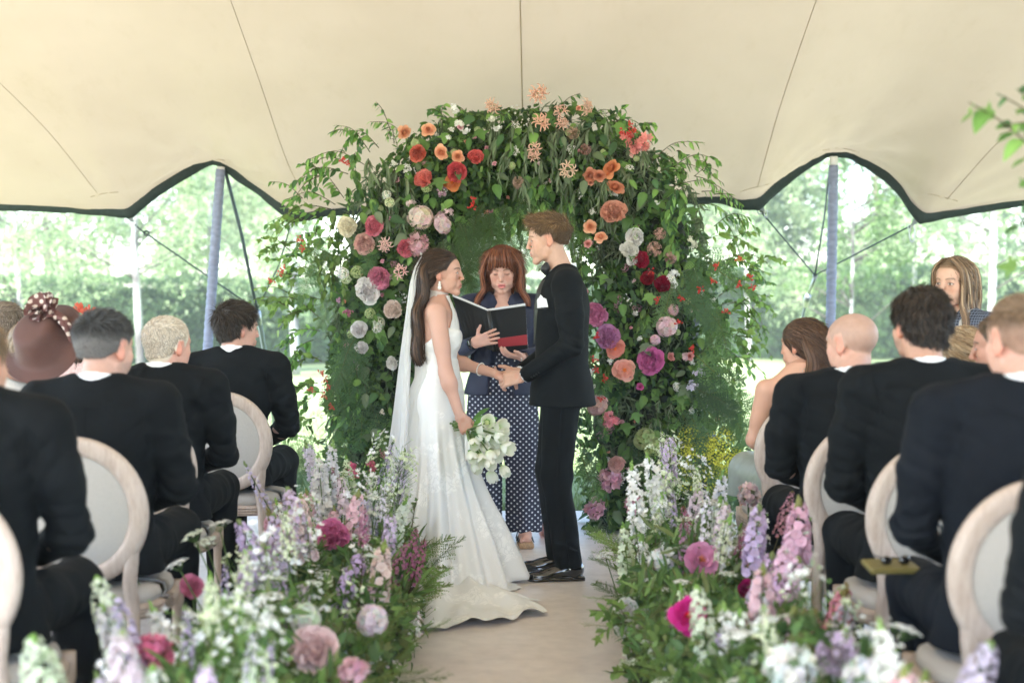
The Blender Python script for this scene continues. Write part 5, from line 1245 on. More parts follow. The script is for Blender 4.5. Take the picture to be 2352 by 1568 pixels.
    b = Bag(); q = c + Rm @ np.array((0, 0, .030)); Fw = Field(q - .04, q + .04, .003); Fw.box(q, (.016, .019, .006), .005, .003, R=Rm); V, Q = Fw.nets(); s.part('watch', V, Q, (1, 1, 1), M['patent'])
    b = Bag(); b.addT(BALL, np.diag([1, 1, 1]), (-.07, .33, 1.07), sc=.004); b.add(*tube([np.array((-.105, .29, 1.085)) + np.array((math.sin(t) * .006, math.cos(t) * .028, math.sin(t) * .028)) for t in np.linspace(0, 6.283, 16)], .003, 5)); b.build('bracelet', M['silver'], s.o)
    return s

def build_folder():
    o = thing('folder', 'black folder with red strip held open in front of the celebrant', 'folder', P(1130, 806, 7.95))
    o0 = np.array(o.location)
    S0, S1 = P(1136, 806, 7.93) - o0, P(1121, 714, 7.87) - o0
    L0, L1 = P(1066, 775, 7.89) - o0, P(1040, 681, 7.76) - o0
    R0, R1 = P(1212, 800, 7.99) - o0, P(1206, 702, 7.93) - o0
    def board(name, a, b_, c, d, t, m, bulge=0):
        a, b_, c, d = map(np.array, (a, b_, c, d)); n = np.cross(b_ - a, d - a); n /= np.linalg.norm(n); n *= -1 if n[1] > 0 else 1
        bg_ = Bag(); nu = 9
        for s_ in (0, 1):
            V = [(1 - u) * ((1 - v) * a + v * d) + u * ((1 - v) * b_ + v * c) + n * (t * s_ + bulge * math.sin(u * 3.14)) for u in np.linspace(0, 1, nu) for v in (0, 1)]
            bg_.add(V, grid_faces(nu, 2, flip=bool(s_)))
        V0 = [(1 - u) * a + u * b_ for u in (0, 1)] + [(1 - u) * d + u * c for u in (0, 1)]
        E = [a, b_, c, d]; 
        for i in range(4):
            p, q = E[i], E[(i + 1) % 4]; bg_.add([p, q, q + n * t, p + n * t], [np.array([[0, 1, 2, 3]])])
        return bg_.build(name, m, o, smooth=False)
    board('cover', L0, S0, S1, L1, .006, M['black_leather']); board('cover', S0, R0, R1, S1, .006, M['black_leather'])
    up = (S1 - S0) / np.linalg.norm(S1 - S0)
    b = Bag(); b.add(*tube([S0 - (0, .002, 0), S1 - (0, .002, 0)], .013, 8)); b.build('spine', M['black_leather'], o)
    y = np.array((0, .012, 0)); e = up * .012
    board('page_block', L0 + y + (L1 - L0) * .1, S0 + y + up * .02, S1 + y + e, L1 + y + e * 1.2, .012, M['paper'])
    board('page_block', S0 + y + up * .02, R0 + y, R1 + y + e * 1.2, S1 + y + e, .010, M['paper'])
    board('endpaper', S0 + y * 2.2 + up * .02, R0 + y * 2.2, R1 + y * 2.2 + e * .3, S1 + y * 2.2 + e * .6, .002, M['red_card'])
    f = lambda u, v: (1 - u) * ((1 - v) * S0 + v * S1) + u * ((1 - v) * R0 + v * R1) - np.array((0, .0085, 0))
    board('red_strip', f(.14, .09), f(1., .09), f(1., .33), f(.14, .30), .0015, M['red_card'])
    return o
# ================================================================== leaves and blooms
def zrot(d, roll=0.):
    """rotation taking +Z to d"""
    d = np.asarray(d, float); d = d / np.linalg.norm(d); x = np.cross((0, 1, .01), d); x /= np.linalg.norm(x); y = np.cross(d, x); Rm = np.stack([x, y, d], 1)
    return Rm @ rotm('Z', roll)
def leafT(w=.42, n=6, droop=.25, fold=.12, tip=1., curl=0.):
    V = []; C = []
    for j in range(n):
        v = j / (n - 1); ww = w * .5 * math.sin(math.pi * min(1, .04 + v ** .8 * .96)) ** .8 if 0 < v < 1 else (.02 if v == 0 else .004)
        for u in (-1, 0, 1):
            V.append((ww * u, v * (1 - .1 * droop * v), -droop * v * v + fold * abs(u) * ww * 2 + curl * ww * u * v)); C.append((1, 1, 1) if u else (1.25, 1.22, 1.15))
    return np.array(V), [grid_faces(n, 3)], np.array(C, float)
LEAF = [leafT(.52), leafT(.62, droop=.45, fold=.2), leafT(.45, droop=.1, curl=.5)]
WIL = [leafT(.17, 6, .2, .2), leafT(.20, 6, .35, .3)]
def lobed():
    out = [(0, 0)]; k = 0
    for a, r in [(-120, .40), (-95, .30), (-62, .78), (-38, .42), (-20, .62), (0, 1.0), (20, .62), (38, .42), (62, .78), (95, .30), (120, .40)]:
        out.append((r * math.sin(R_(a)), .28 + r * .72 * math.cos(R_(a))))
    V = np.array([(x, y, .08 * math.sin(x * 9) - .2 * y * y + .10 * abs(x)) for x, y in out] + [(0, .30, 0)]); n = len(out)
    F = np.array([[n, i, i + 1] for i in range(n - 1)] + [[n, n - 1, 0]]); return V, [F[:, ::-1]], np.ones((len(V), 3))
LOB = lobed()
def frondT(seed=0, n=16, L=1.):
    """flat feathery evergreen spray"""
    g = np.random.default_rng(seed); b = Bag(); st = catmull([(0, 0, 0), (.02, .35, .0), (-.02, .7, -.06), (.0, 1., -.16)], 10); b.add(*tube(st, np.linspace(.008, .003, 10), 3), (1.3, .8, .5))
    for k in range(n):
        f = (k + .6) / n; p = np.array([np.interp(f, np.linspace(0, 1, 10), st[:, q]) for q in range(3)]); l = .36 * (1 - f) ** .6 + .08
        for sg in (-1, 1):
            d = np.array((sg * .75, .75 + g.normal(0, .12), g.normal(-.05, .14))); d /= np.linalg.norm(d)
            m = 7
            for j in range(m):
                t = (j + .5) / m; q = p + d * l * t + (0, 0, -.10 * t * t * l); w = .075 * (1 - t * .6) * (l + .3)
                for s2 in (-1, 1):
                    e = d * .7 + np.array((s2 * d[1], -s2 * d[0], 0)) * .7 + g.normal(0, .12, 3); e *= w; sd = np.cross(e, (0, 0, 1)); sd = sd / (np.linalg.norm(sd) + 1e-9) * .0085
                    b.add([q - sd, q + sd, q + e + sd * .5, q + e - sd * .5], [np.array([[0, 1, 2, 3]])], (.9 + .3 * t,) * 3)
            b.add([p - (0, .004, 0), p + (0, .004, 0), p + d * l, p + d * l - (0, .004, 0)], [np.array([[0, 1, 2, 3]])])
    return b.tmpl()
FROND = [frondT(1), frondT(2, 13), frondT(3, 19)]
def petal(L, W, cup=.3, curl=.2, ruff=0., nu=5, nv=5, seed=0, notch=0.):
    V = []; C = []
    for j in range(nv):
        v = j / (nv - 1); w = W * .5 * (math.sin(math.pi * (.10 + .62 * v)) ** .9)
        for i in range(nu):
            u = -1 + 2 * i / (nu - 1); y = L * v * (1 - .10 * u * u * v) - notch * L * (1 - abs(u)) * (v > .95)
            z = cup * W * u * u * .6 * (1 - .3 * v) + curl * L * v * v + ruff * L * math.sin(u * 5 + seed * 1.7 + v * 2) * v * v
            V.append((w * u, y, z)); C.append((.92 + .12 * v,) * 3)
    return np.array(V), [grid_faces(nv, nu)], np.array(C)
def ring(b, n, r0, tilt, P_, rs, z0=0., tw=0., jit=.12, C=(1, 1, 1), sc=1.):
    for k in range(n):
        a = 2 * np.pi * (k + tw) / n + rs.normal(0, jit * .5); t = tilt + rs.normal(0, jit)
        Rm = rotm('Z', a) @ rotm('X', t); o = rotm('Z', a) @ np.array((0, r0, z0)); b.addT(P_[k % len(P_)] if isinstance(P_, list) else P_, Rm, o, np.array(C) * rs.uniform(.93, 1.05), sc * rs.uniform(.88, 1.1))
def peony(seed=0, full=1., centre=None):
    """unit radius bloom facing +Z"""
    g = np.random.default_rng(seed); b = Bag()
    ps = lambda L, W, c, u, r: [petal(L, W, c, u, r, seed=s) for s in range(4)]
    if centre is None:
        ring(b, 9, .10, .22, ps(.92, .95, .35, .30, .07), g, -.22); ring(b, 8, .10, .55, ps(.86, .85, .5, .30, .09), g, -.14, .5)
        m = 64; inner = [petal(.46, .50, .55, -.25, .20, seed=q) for q in range(5)]
        for k in range(m):
            z = 1 - (k + .5) / m * .92; a = k * 2.39996; r = math.sqrt(1 - z * z); d = np.array((r * math.cos(a), r * math.sin(a), z + .15)); d /= np.linalg.norm(d)
            up = np.cross(d, (math.sin(a), -math.cos(a), 0)) + g.normal(0, .35, 3); b.addT(inner[k % 5], look(d + g.normal(0, .12, 3), up), d * .30 * (.8 + .4 * r) + (0, 0, -.02), np.array((1, .97, .98)) * g.uniform(.86, 1.10), (.80 + .38 * r) * g.uniform(.75, 1.3))
        b.addT(BALL, np.diag([1, 1, .8]), (0, 0, .02), (.75, .65, .7), .42)
    else:
        ring(b, 7, .10, .15, ps(.95, .95, .25, .15, .05), g, -.15); ring(b, 7, .10, .50, ps(.90, .85, .45, .25, .07), g, -.10, .5); ring(b, 6, .10, .85, ps(.70, .70, .5, .15, .10), g, -.02, .2)
        for k in range(26):
            a = g.uniform(0, 6.28); r = g.uniform(0, .22); b.add(*tube([(r * .5 * math.cos(a), r * .5 * math.sin(a), .05), (r * math.cos(a), r * math.sin(a), .34)], [.012, .03], 4), centre)
    return b.tmpl()
def rose(seed=0):
    g = np.random.default_rng(seed); b = Bag()
    for k in range(30):
        f = k / 29; a = k * 2.4; t = 1.50 - 1.20 * f ** 1.5; L = .62 + .25 * f; W = .46 + .50 * f
        Rm = rotm('Z', a) @ rotm('X', t); b.addT(petal(L, W, .8 - .5 * f, .12 - .45 * f * f, .02, seed=k), Rm, rotm('Z', a) @ np.array((0, .03 + .16 * f, -.12)), (1.02 - .10 * (1 - f), 1 - .22 * (1 - f), 1 - .28 * (1 - f)), g.uniform(.95, 1.05))
    return b.tmpl()
def floret(n=4, w=.62, curl=.05, cup=.1):
    b = Bag(); 
    for k in range(n):
        a = 2 * np.pi * k / n; b.addT(petal(1, w * 1.3, cup, curl, 0, 3, 3), rotm('Z', a) @ rotm('X', .15), (0, 0, 0))
    return b.tmpl()
F4, F5 = floret(4, .90, .15, .3), floret(5, .52, .28, .3)
def pompom(seed=0, n=70, fl=F4, s=.26, tint=.15, hemi=-.35):
    g = np.random.default_rng(seed); b = Bag()
    for k in range(n):
        z = 1 - (k + .5) / n * (1 - hemi); a = k * 2.39996; r = math.sqrt(max(0, 1 - z * z)); d = np.array((r * math.cos(a), r * math.sin(a), z)) + g.normal(0, .06, 3)
        d /= np.linalg.norm(d); b.addT(fl, zrot(d, g.uniform(0, 6)), d * .82 * g.uniform(.9, 1.08), g.uniform(1 - tint, 1 + tint * .4, 3) * g.uniform(.9, 1.05), s * g.uniform(.8, 1.15))
    b.addT(BALL, np.eye(3), (0, 0, 0), (.25, .35, .18), .74); return b.tmpl()
def spikeT(seed=0, n=26, L=.30, fl=F5, s=.022, rad=.024, stem=.40, cone=1., green=(.14, .24, .07), bud=5, dens=1.):
    """flower spike, origin at its tip, going down -Z"""
    g = np.random.default_rng(seed); b = Bag(); bend = g.normal(0, .02, 2)
    pts = [np.array((bend[0] * t * t * 3, bend[1] * t * t * 3, -t * (L + stem))) for t in np.linspace(0, 1, 8)]
    b.add(*tube(pts, np.linspace(.0016, .0038, 8), 5), np.array(green) * 1.2)
    for k in range(n):
        f = (k + .5) / n; z = -L * f; a = k * 2.4 + g.normal(0, .3); rr = rad * (.35 + .65 * min(1, f * 2.2 * cone)); c = np.array((bend[0] * (f * L / (L + stem))**2 * 3, bend[1] * (f * L / (L + stem))**2 * 3, z))
        d = np.array((math.cos(a), math.sin(a), .25 + .8 * (1 - f)**3)); d /= np.linalg.norm(d)
        if k < bud: b.addT(BALL, np.diag([.8, .8, 1.2]), c + d * rr * .5, np.array(green) * (2.4, 2.2, 2.2), .0045 + .001 * k); continue
        b.addT(fl, zrot(d + g.normal(0, .2, 3), g.uniform(0, 6)), c + d * rr, g.uniform(.86, 1.08), s * (.55 + .5 * min(1, f * 1.8)) * g.uniform(.85, 1.15))
        if k % 4 == 0: b.add([c, c + d * rr, c + d * rr + (0, 0, .003)], [np.array([[0, 1, 2]])], green)
    g2 = np.random.default_rng(seed + 5)
    for k in range(7):
        z = -L - stem * (.1 + .12 * k); a = g2.uniform(0, 6.28); b.addT(WIL[k % 2], look((math.cos(a), math.sin(a), .5)), (0, 0, z), np.array(green) * g2.uniform(.7, 1.3), .07)
    return b.tmpl()
SNAPF = None
def snapf():
    b = Bag(); b.addT(BALL, np.diag([.62, .5, .8]), (0, 0, .3), (1.0, .95, .95), .6)
    for a in (0, 1.2, -1.2, 2.6, -2.6): b.addT(petal(.9, 1.1, .4, -.3, .15, 4, 4), rotm('Z', a) @ rotm('X', .5), (0, 0, .4))
    return b.tmpl()
SNAPF = snapf()
def umbelT(seed=0, n=26, R=.035, s=.007, stem=.4, green=(.13, .22, .07), flat=.25):
    g = np.random.default_rng(seed); b = Bag(); b.add(*tube([(0, 0, -stem), (.01, 0, -stem * .5), (0, 0, -.03)], .002, 4), green)
    for k in range(n):
        r = R * math.sqrt((k + .5) / n); a = k * 2.4; p = np.array((r * math.cos(a), r * math.sin(a), -r * r / R * flat)) + g.normal(0, .002, 3)
        if k % 2 == 0: b.add(*tube([(0, 0, -.03), p], .0007, 3), green)
        b.addT(F5, zrot((p[0] * 8, p[1] * 8, .5), g.uniform(0, 6)), p, g.uniform(.85, 1.05), s * g.uniform(.7, 1.3))
    return b.tmpl()
def nerineT(seed=0, n=4):
    g = np.random.default_rng(seed); b = Bag()
    for k in range(n):
        a = k * 2 * math.pi / n + g.normal(0, .3); d = np.array((math.cos(a), math.sin(a), .9 + g.uniform(-.3, .8))); d /= np.linalg.norm(d); Rm = zrot(d)
        b.add(*tube([(0, 0, 0), d * .022], .0014, 4), (.5, .8, .3)); c = d * .024
        for j in range(6):
            t = j * math.pi / 3 + g.normal(0, .12); w_ = g.uniform(.9, 1.15); pts = [c, c + Rm @ np.array((.005 * math.cos(t), .005 * math.sin(t), .016)), c + Rm @ np.array((.018 * math.cos(t), .018 * math.sin(t), .032)) * w_, c + Rm @ np.array((.034 * math.cos(t), .034 * math.sin(t), .038)) * w_, c + Rm @ np.array((.050 * math.cos(t + .15), .050 * math.sin(t + .15), .030)) * w_]
            b.add(*tube(catmull(pts, 7), [.002, .003, .0045, .0055, .0055, .0045, .002], 5, squash=.5))
        for j in range(4): e = Rm @ np.array((.006 * math.cos(j * 1.6), .006 * math.sin(j * 1.6), .032)); b.add(*tube([c, c + e], .0006, 3), (1, .8, .8))
    return b.tmpl()
def spikyball(seed=0, n=90):
    g = np.random.default_rng(seed); b = Bag(); b.addT(BALL, np.eye(3), (0, 0, 0), (.5, .5, .4), .4)
    for k in range(n):
        d = g.normal(0, 1, 3); d /= np.linalg.norm(d); b.add(*tube([d * .3, d * g.uniform(.8, 1)], [.02, .03], 3), g.uniform(.7, 1.1))
        b.addT(F5, zrot(d), d * .95, g.uniform(.8, 1.1), .16)
    return b.tmpl()
def tulipT(seed=0, open_=0.):
    g = np.random.default_rng(seed); b = Bag()
    for k in range(6):
        a = k * math.pi / 3 + g.normal(0, .05); r = .010 if k % 2 else .007; V = []; C = []
        for j in range(7):
            v = j / 6; rr = (.011 + .018 * math.sin(math.pi * min(1, .12 + v * .68)) + open_ * .018 * v * v) * (1.0 if k % 2 else .93); w = 1.15 * math.sin(math.pi * (.12 + .80 * v)) ** .7 + .02
            for u in (-1, -.5, 0, .5, 1):
                t = a + u * w * .62; V.append((rr * math.cos(t), rr * math.sin(t), .058 * v)); C.append((1 - .25 * (1 - v) ** 3, 1 - .10 * (1 - v) ** 3, 1 - .45 * (1 - v) ** 3))
        b.add(V, grid_faces(7, 5), C)
    b.addT(BALL, np.eye(3), (0, 0, .008), (.8, .9, .5), .012); return b.tmpl()
def trumpet():
    b = Bag(); b.add(*tube([(0, 0, 0), (0, 0, .012), (0, 0, .024)], [.0025, .004, .008], 6)); b.addT(F5, np.eye(3), (0, 0, .023), (1, 1, 1), .011); return b.tmpl()
def clusterT(fl, n, R, s, seed=0, C=(1, 1, 1), sq=1.):
    g = np.random.default_rng(seed); b = Bag()
    for k in range(n):
        d = g.normal(0, 1, 3); d[1] = -abs(d[1]); d /= np.linalg.norm(d); b.addT(fl, zrot(d, g.uniform(0, 6)), d * R * g.uniform(.3, 1) * (1, 1, sq), np.array(C) * g.uniform(.85, 1.08), s * g.uniform(.7, 1.2))
    return b.tmpl()
MESHES = {}
def reg(name, T): MESHES[name] = mesh(name, *T[:3]); return name
for k in range(3): reg(f'peony{k}', peony(k)); reg(f'rose{k}', rose(k)); reg(f'hydrangea{k}', pompom(k)); reg(f'carnation{k}', pompom(k + 9, 60, petal(1, 1.1, .2, .3, .3, 4, 4), .55, .12))
reg('openpeony', peony(7, centre=(1.2, .75, .15))); reg('openpeony1', peony(8, centre=(1.1, .9, .3)))
reg('snowball', pompom(21, 80, F5, .20, .1)); reg('loosehyd', pompom(22, 46, F4, .30, .35))
for k in range(3):
    reg(f'larkspur{k}', spikeT(k, 46, .32, F5, .021, .022)); reg(f'stock{k}', spikeT(k + 10, 64, .22, SNAPF, .0135, .023, cone=1.6))
    reg(f'snapdragon{k}', spikeT(k + 20, 40, .20, SNAPF, .018, .022, bud=7)); reg(f'umbel{k}', umbelT(k)); reg(f'catmint{k}', spikeT(k + 30, 30, .20, F5, .010, .011, bud=3)); reg(f'astilbe{k}', spikeT(k + 40, 60, .16, F5, .008, .020, bud=2))
def minispray(seed):
    g = np.random.default_rng(seed); b = Bag(); gr = np.array((.16, .27, .08)); b.add(*tube([(0, 0, -.42), (.01, .01, -.2), (0, 0, 0)], [.0026, .002, .0008], 4), gr)
    for k in range(26):
        z = -.20 * g.random() ** .8; L = .02 + .22 * -z + g.uniform(0, .02); a = g.uniform(0, 6.28); d = np.array((math.cos(a), math.sin(a), .9)); p = np.array((0, 0, z)) + d * L; b.add(*tube([(0, 0, z - .01), p], .0008, 3), gr)
        if g.random() < .75: b.addT(F5, zrot(d + g.normal(0, .4, 3), g.uniform(0, 6)), p, g.uniform(.85, 1.05), g.uniform(.009, .016))
        else: b.addT(BALL, np.diag([.8, .8, 1.2]), p, gr * 2.4, .004)
    return b.tmpl()
for k in range(3): reg(f'minispray{k}', minispray(90 + k))
reg('dill', umbelT(9, 44, .06, .007, .35, (.22, .26, .05), .5)); reg('nerine0', nerineT(0)); reg('nerine1', nerineT(1, 5)); reg('allium', spikyball()); reg('tulip0', tulipT(0)); reg('tulip1', tulipT(1, .7)); reg('trumpet', clusterT(trumpet(), 7, .022, 1., 3)); reg('whitecluster', clusterT(F5, 26, .034, .012, 4)); reg('phlox', clusterT(F5, 22, .040, .016, 6, sq=1.3)); reg('bud', (BALL[0] * (1, 1, 1.25), BALL[1], BALL[2]))
for k in range(3): reg(f'leaf{k}', LEAF[k])
reg('lobedleaf', LOB); [reg(f'frond{k}', FROND[k]) for k in range(3)]
for me in MESHES.values(): me.materials.append(M['petal'])
for k in list(MESHES):
    if 'leaf' in k or 'frond' in k: MESHES[k].materials[0] = M['leaf']
def put(parent, name, me, loc, Rm, sc, col, mt=None):
    o = bpy.data.objects.new(name, MESHES[me]); COL.objects.link(o); o.parent = parent; sx, sy = (random.uniform(.86, 1.14), random.uniform(.86, 1.14)) if me[:4] in ('peon', 'rose', 'carn', 'hydr') else (1, 1)
    m4 = Matrix(np.asarray(Rm, float).tolist()).to_4x4(); m4.translation = Vector(np.asarray(loc, float)); o.matrix_local = m4 @ Matrix.Diagonal((sc * sx, sc * sy, sc, 1)); col = np.clip(np.asarray(col, float) ** .82 * 1.05, 0, .92) if MESHES[me].materials[0] == M['petal'] else col; o.color = (*col, 1)
    return o
GREENS = np.array([(.060, .130, .035), (.088, .180, .046), (.125, .235, .06), (.050, .112, .044), (.155, .27, .075)])
GREY = np.array([(.16, .22, .13), (.20, .26, .16), (.13, .19, .10)])
LIME = np.array([(.17, .28, .07), (.22, .34, .09), (.13, .23, .06)])
CYP = np.array([(.09, .185, .07), (.125, .225, .075), (.08, .155, .07)])
def sprig(b, p0, p1, n=14, T=LEAF, size=.05, cols=GREENS, sag=.08, hang=.6, g=None, stemc=(.10, .09, .04), stemr=.0028, pair=True):
    g = g or rng; p0, p1 = np.array(p0, float), np.array(p1, float); L = np.linalg.norm(p1 - p0); mid = (p0 + p1) / 2 + (0, 0, sag * L * 2); q = catmull([p0, mid, p1], 12); b.add(*tube(q, np.linspace(stemr, stemr * .4, 12), 4), stemc)
    T = T if isinstance(T, list) else [T]
    for k in range(n):
        f = .10 + .90 * (k + g.uniform(0, .8)) / n; f = min(f, 1.); i = f * 11; j = min(int(i), 10); p = q[j] + (q[j + 1] - q[j]) * (i - j); t = q[j + 1] - q[j]; t /= np.linalg.norm(t)
        sd = g.normal(0, 1, 3); sd -= t * (sd @ t); sd /= np.linalg.norm(sd); d = t * .6 + sd * .8 * (1 - f * .4) + np.array((0, 0, -1.)) * hang * g.uniform(.4, 1.3)
        b.addT(T[k % len(T)], look(d, g.normal(0, .6, 3) + (0, -.5, 1)), p, cols[g.integers(0, len(cols))] * g.uniform(.75, 1.3), size * g.uniform(.6, 1.25) * (1 - .3 * f))
# ------------------------------------------------------------------ seated guests
def seat_J(hx=0., hy=.03, hz=1.25, rot=(0, -.05, 0), sz=1.10, lean=0., lx=0., arm=0.):
    d = sz - 1.10
    return dict(pz=.56, sz=sz, by=-.03, ly=lean, lx=lx, head=(hx, hy, hz), head_rot=rot, vz=.85,
                shL=(-.200 + lx, -.03 + lean, 1.052 + d), elL=(-.252 + lx * .8, .022 + lean * .6, .775 + d * .5), wrL=(-.09, .255 + arm, .695), shR=(.200 + lx, -.03 + lean, 1.052 + d), elR=(.252 + lx * .8, .022 + lean * .6, .775 + d * .5), wrR=(.09, .255 + arm, .69),
                hpL=(-.10, .02, .565), knL=(-.13, .44, .565), anL=(-.13, .43, .10), toeL=(-.14, .62, .02), hpR=(.10, .02, .565), knR=(.13, .44, .565), anR=(.13, .45, .10), toeR=(.15, .63, .02))
def seated_man(label, loc, rz, J, hair=None, skin=SKIN_L, m='suit', bulk=1., seed=0, h=.0065, brow=(.08, .05, .03), hp={}, stub=None, hx=.0035, S=1.03, mark=None):
    s = Person(label, 'man', loc, rz, J, 'm', skin=skin, bulk=bulk, S=S)
    s.head(hx, hairc=(hair[0] if hair else (.47, .30, .24)), hl=hp.get('hl', 'short' if hair else 'fade'), brow=brow, stubble=stub); s.body(.0085, hide=.018)
    s.hand(J['wrL'], (.8, .5, -.1), (.1, .2, .9), 1, h=.004, curl=(.5, .6, .4)); s.hand(J['wrR'], (-.8, .5, -.1), (-.1, .2, .9), -1, h=.004, curl=(.5, .6, .4)); s.finish()
    suit(s, m, hem=.50, h=h, seed=seed, amp=.0095)
    if hair: short_hair(s, hair, **{k: v for k, v in hp.items()})
    return s
CHP = lambda k: np.array((CH[k][1], CH[k][2], 0))
def rel(px, py, Y, org, rz):
    p = P(px, py, Y) - np.array(org); c, s_ = math.cos(-rz), math.sin(-rz); return (p[0] * c - p[1] * s_, p[0] * s_ + p[1] * c, p[2])
SK2 = (.64, .37, .29); SK3 = (.60, .33, .24)
def fwd(p, n):
    return np.stack([p[:, 0] * 2, .35 + .5 * sm(p[:, 2], .07, .1), -.9 + .9 * sm(p[:, 2], .05, .1)], 1)
def crown_swirl(p, n):
    return np.stack([p[:, 0] * 5 + .3 * p[:, 2], .25 + .7 * sm(p[:, 2], .07, .11), -.8 + .5 * sm(p[:, 2], .06, .1)], 1)

o = (-1.37, 6.97, 0); hd = rel(543, 757, 7.0, o, -.10)
seated_man('young man with tousled dark brown hair seated nearest the arch on the left', o, -.10, seat_J(hd[0], hd[1] + .02, hd[2], (-.85, -.02, .0), sz=1.12, lx=.02), [(.030, .020, .014), (.050, .034, .022), (.020, .014, .010)], SK2, seed=21, hp=dict(n=6200, length=.042, lift=.32, jit=.2, width=.0030, vol=.018, top=.008, side_len=.6, dirf=crown_swirl, seed=31, wave=.003))
o = (-1.455, 5.90, 0); hd = rel(392, 795, 5.98, o, -.06)
seated_man('older man with pale blond cropped hair seated behind the young dark haired man', o, -.06, seat_J(hd[0], .05, hd[2], (-.55, -.05, 0), sz=1.085, lx=.01), [(.68, .60, .50), (.78, .71, .61), (.56, .46, .35)], (.66, .36, .28), seed=22, bulk=1.05, brow=(.5, .38, .26), hp=dict(n=5600, length=.016, lift=.25, width=.0026, vol=.008, hl='short', seed=33, dirf=fwd, cvar=.15))
o = (-1.375, 4.76, 0); hd = rel(247, 802, 4.82, o, -.05)
seated_man('man with dark grey cropped hair and greying sides in the third row on the left', o, -.05, seat_J(hd[0], .045, hd[2], (-.42, -.05, 0), sz=1.10), [(.050, .050, .052), (.085, .085, .088), (.030, .030, .031)], SK2, seed=23, bulk=1.06, stub=((.16, .13, .12), .55), hp=dict(n=6500, length=.024, lift=.55, width=.0026, vol=.012, top=.004, hl='fade', sidecol=(.17, .16, .155), side_len=.25, seed=35, dirf=crown_swirl))
o = (-1.425, 3.74, 0); hd = rel(-52, 838, 3.82, o, -.02)
seated_man('man at the far left edge in black suit, mostly out of view', o, -.02, seat_J(hd[0], .05, hd[2], (-.25, 0, 0), sz=1.12, arm=-.02), [(.20, .13, .07), (.28, .19, .11), (.14, .09, .05)], SK3, seed=24, bulk=1.04, hp=dict(n=3500, length=.03, lift=.3, width=.003, vol=.012, seed=36))
o = (1.262, 5.38, 0); hd = rel(1953, 791, 5.44, o, .05)
s = seated_man('bald man seated in the second row on the right', o, .05, seat_J(hd[0], .05, hd[2], (.60, -.05, 0), sz=1.09), None, (.64, .37, .29), seed=25, bulk=1.06, brow=(.3, .24, .2))
o = (1.345, 4.66, 0); hd = rel(2108, 750, 4.72, o, .03)
seated_man('broad shouldered man with thick wavy near-black hair', o, .03, seat_J(hd[0], .045, hd[2], (.22, -.02, 0), sz=1.155), [(.020, .015, .012), (.042, .030, .022), (.070, .048, .034), (.014, .011, .010)], SK3, seed=26, bulk=1.10, stub=((.10, .07, .05), .6), hp=dict(n=6500, length=.040, lift=.20, width=.0040, vol=.015, top=.004, side_len=.85, seed=37, wave=.0045, dirf=lambda p, n: np.stack([p[:, 0] * 3 + .4 * np.sin(p[:, 2] * 120), -.5 + .3 * sm(p[:, 2], .06, .1), -.9 + .4 * sm(p[:, 2], .06, .1)], 1)))
o = (1.315, 3.73, 0); hd = rel(2335, 785, 3.80, o, .0)
seated_man('man with fair brown crew cut in midnight blue suit filling the near right', o, .0, seat_J(hd[0], .045, hd[2], (.28, -.02, 0), sz=1.15), [(.22, .14, .09), (.30, .20, .13), (.16, .10, .06)], (.66, .38, .30), m='suit_navy', seed=27, bulk=1.08, hp=dict(n=7500, length=.013, lift=.7, width=.0024, vol=.007, hl='fade', sidecol=(.36, .22, .16), side_len=.25, seed=38))
o = (1.29, 2.80, 0)
seated_man('guest in the near right corner, only a black sleeve in view', o, 0., seat_J(0, .04, 1.27, (0, 0, 0), sz=1.13), [(.05, .035, .025)], SK3, seed=28, bulk=1.04, hp=dict(n=1500, length=.02, lift=.3, width=.003, vol=.012, seed=39))
c = copy_tree(chair0); c.location = (1.30, 2.78, 0); c.rotation_euler = (0, 0, 0); tag(c, 'chair in the near right corner beneath the guest whose sleeve shows', 'chair', 'round-back chairs in rows either side of the aisle')
o = (1.80, 5.05, 0); hd = rel(2300, 800, 5.1, o, .1)
seated_man('man with ruddy face half hidden behind the crew cut man', o, .1, seat_J(hd[0], .05, hd[2], (.95, -.05, 0), sz=1.10), [(.12, .08, .05), (.18, .12, .08)], (.58, .31, .23), seed=29, stub=((.3, .17, .12), .5), hp=dict(n=3000, length=.014, lift=.4, width=.003, vol=.008, hl='fade', seed=40))
o = (-2.60, 7.2, 0); hd = rel(8, 752, 7.2, o, -.1)
seated_man('guest with grey-brown hair just showing above the broad hat', o, -.1, seat_J(hd[0], .04, hd[2], (-.3, 0, 0), sz=1.12), [(.22, .17, .13), (.32, .26, .21), (.16, .12, .09)], SK3, seed=30, hp=dict(n=3000, length=.025, lift=.3, width=.003, vol=.013, seed=41))

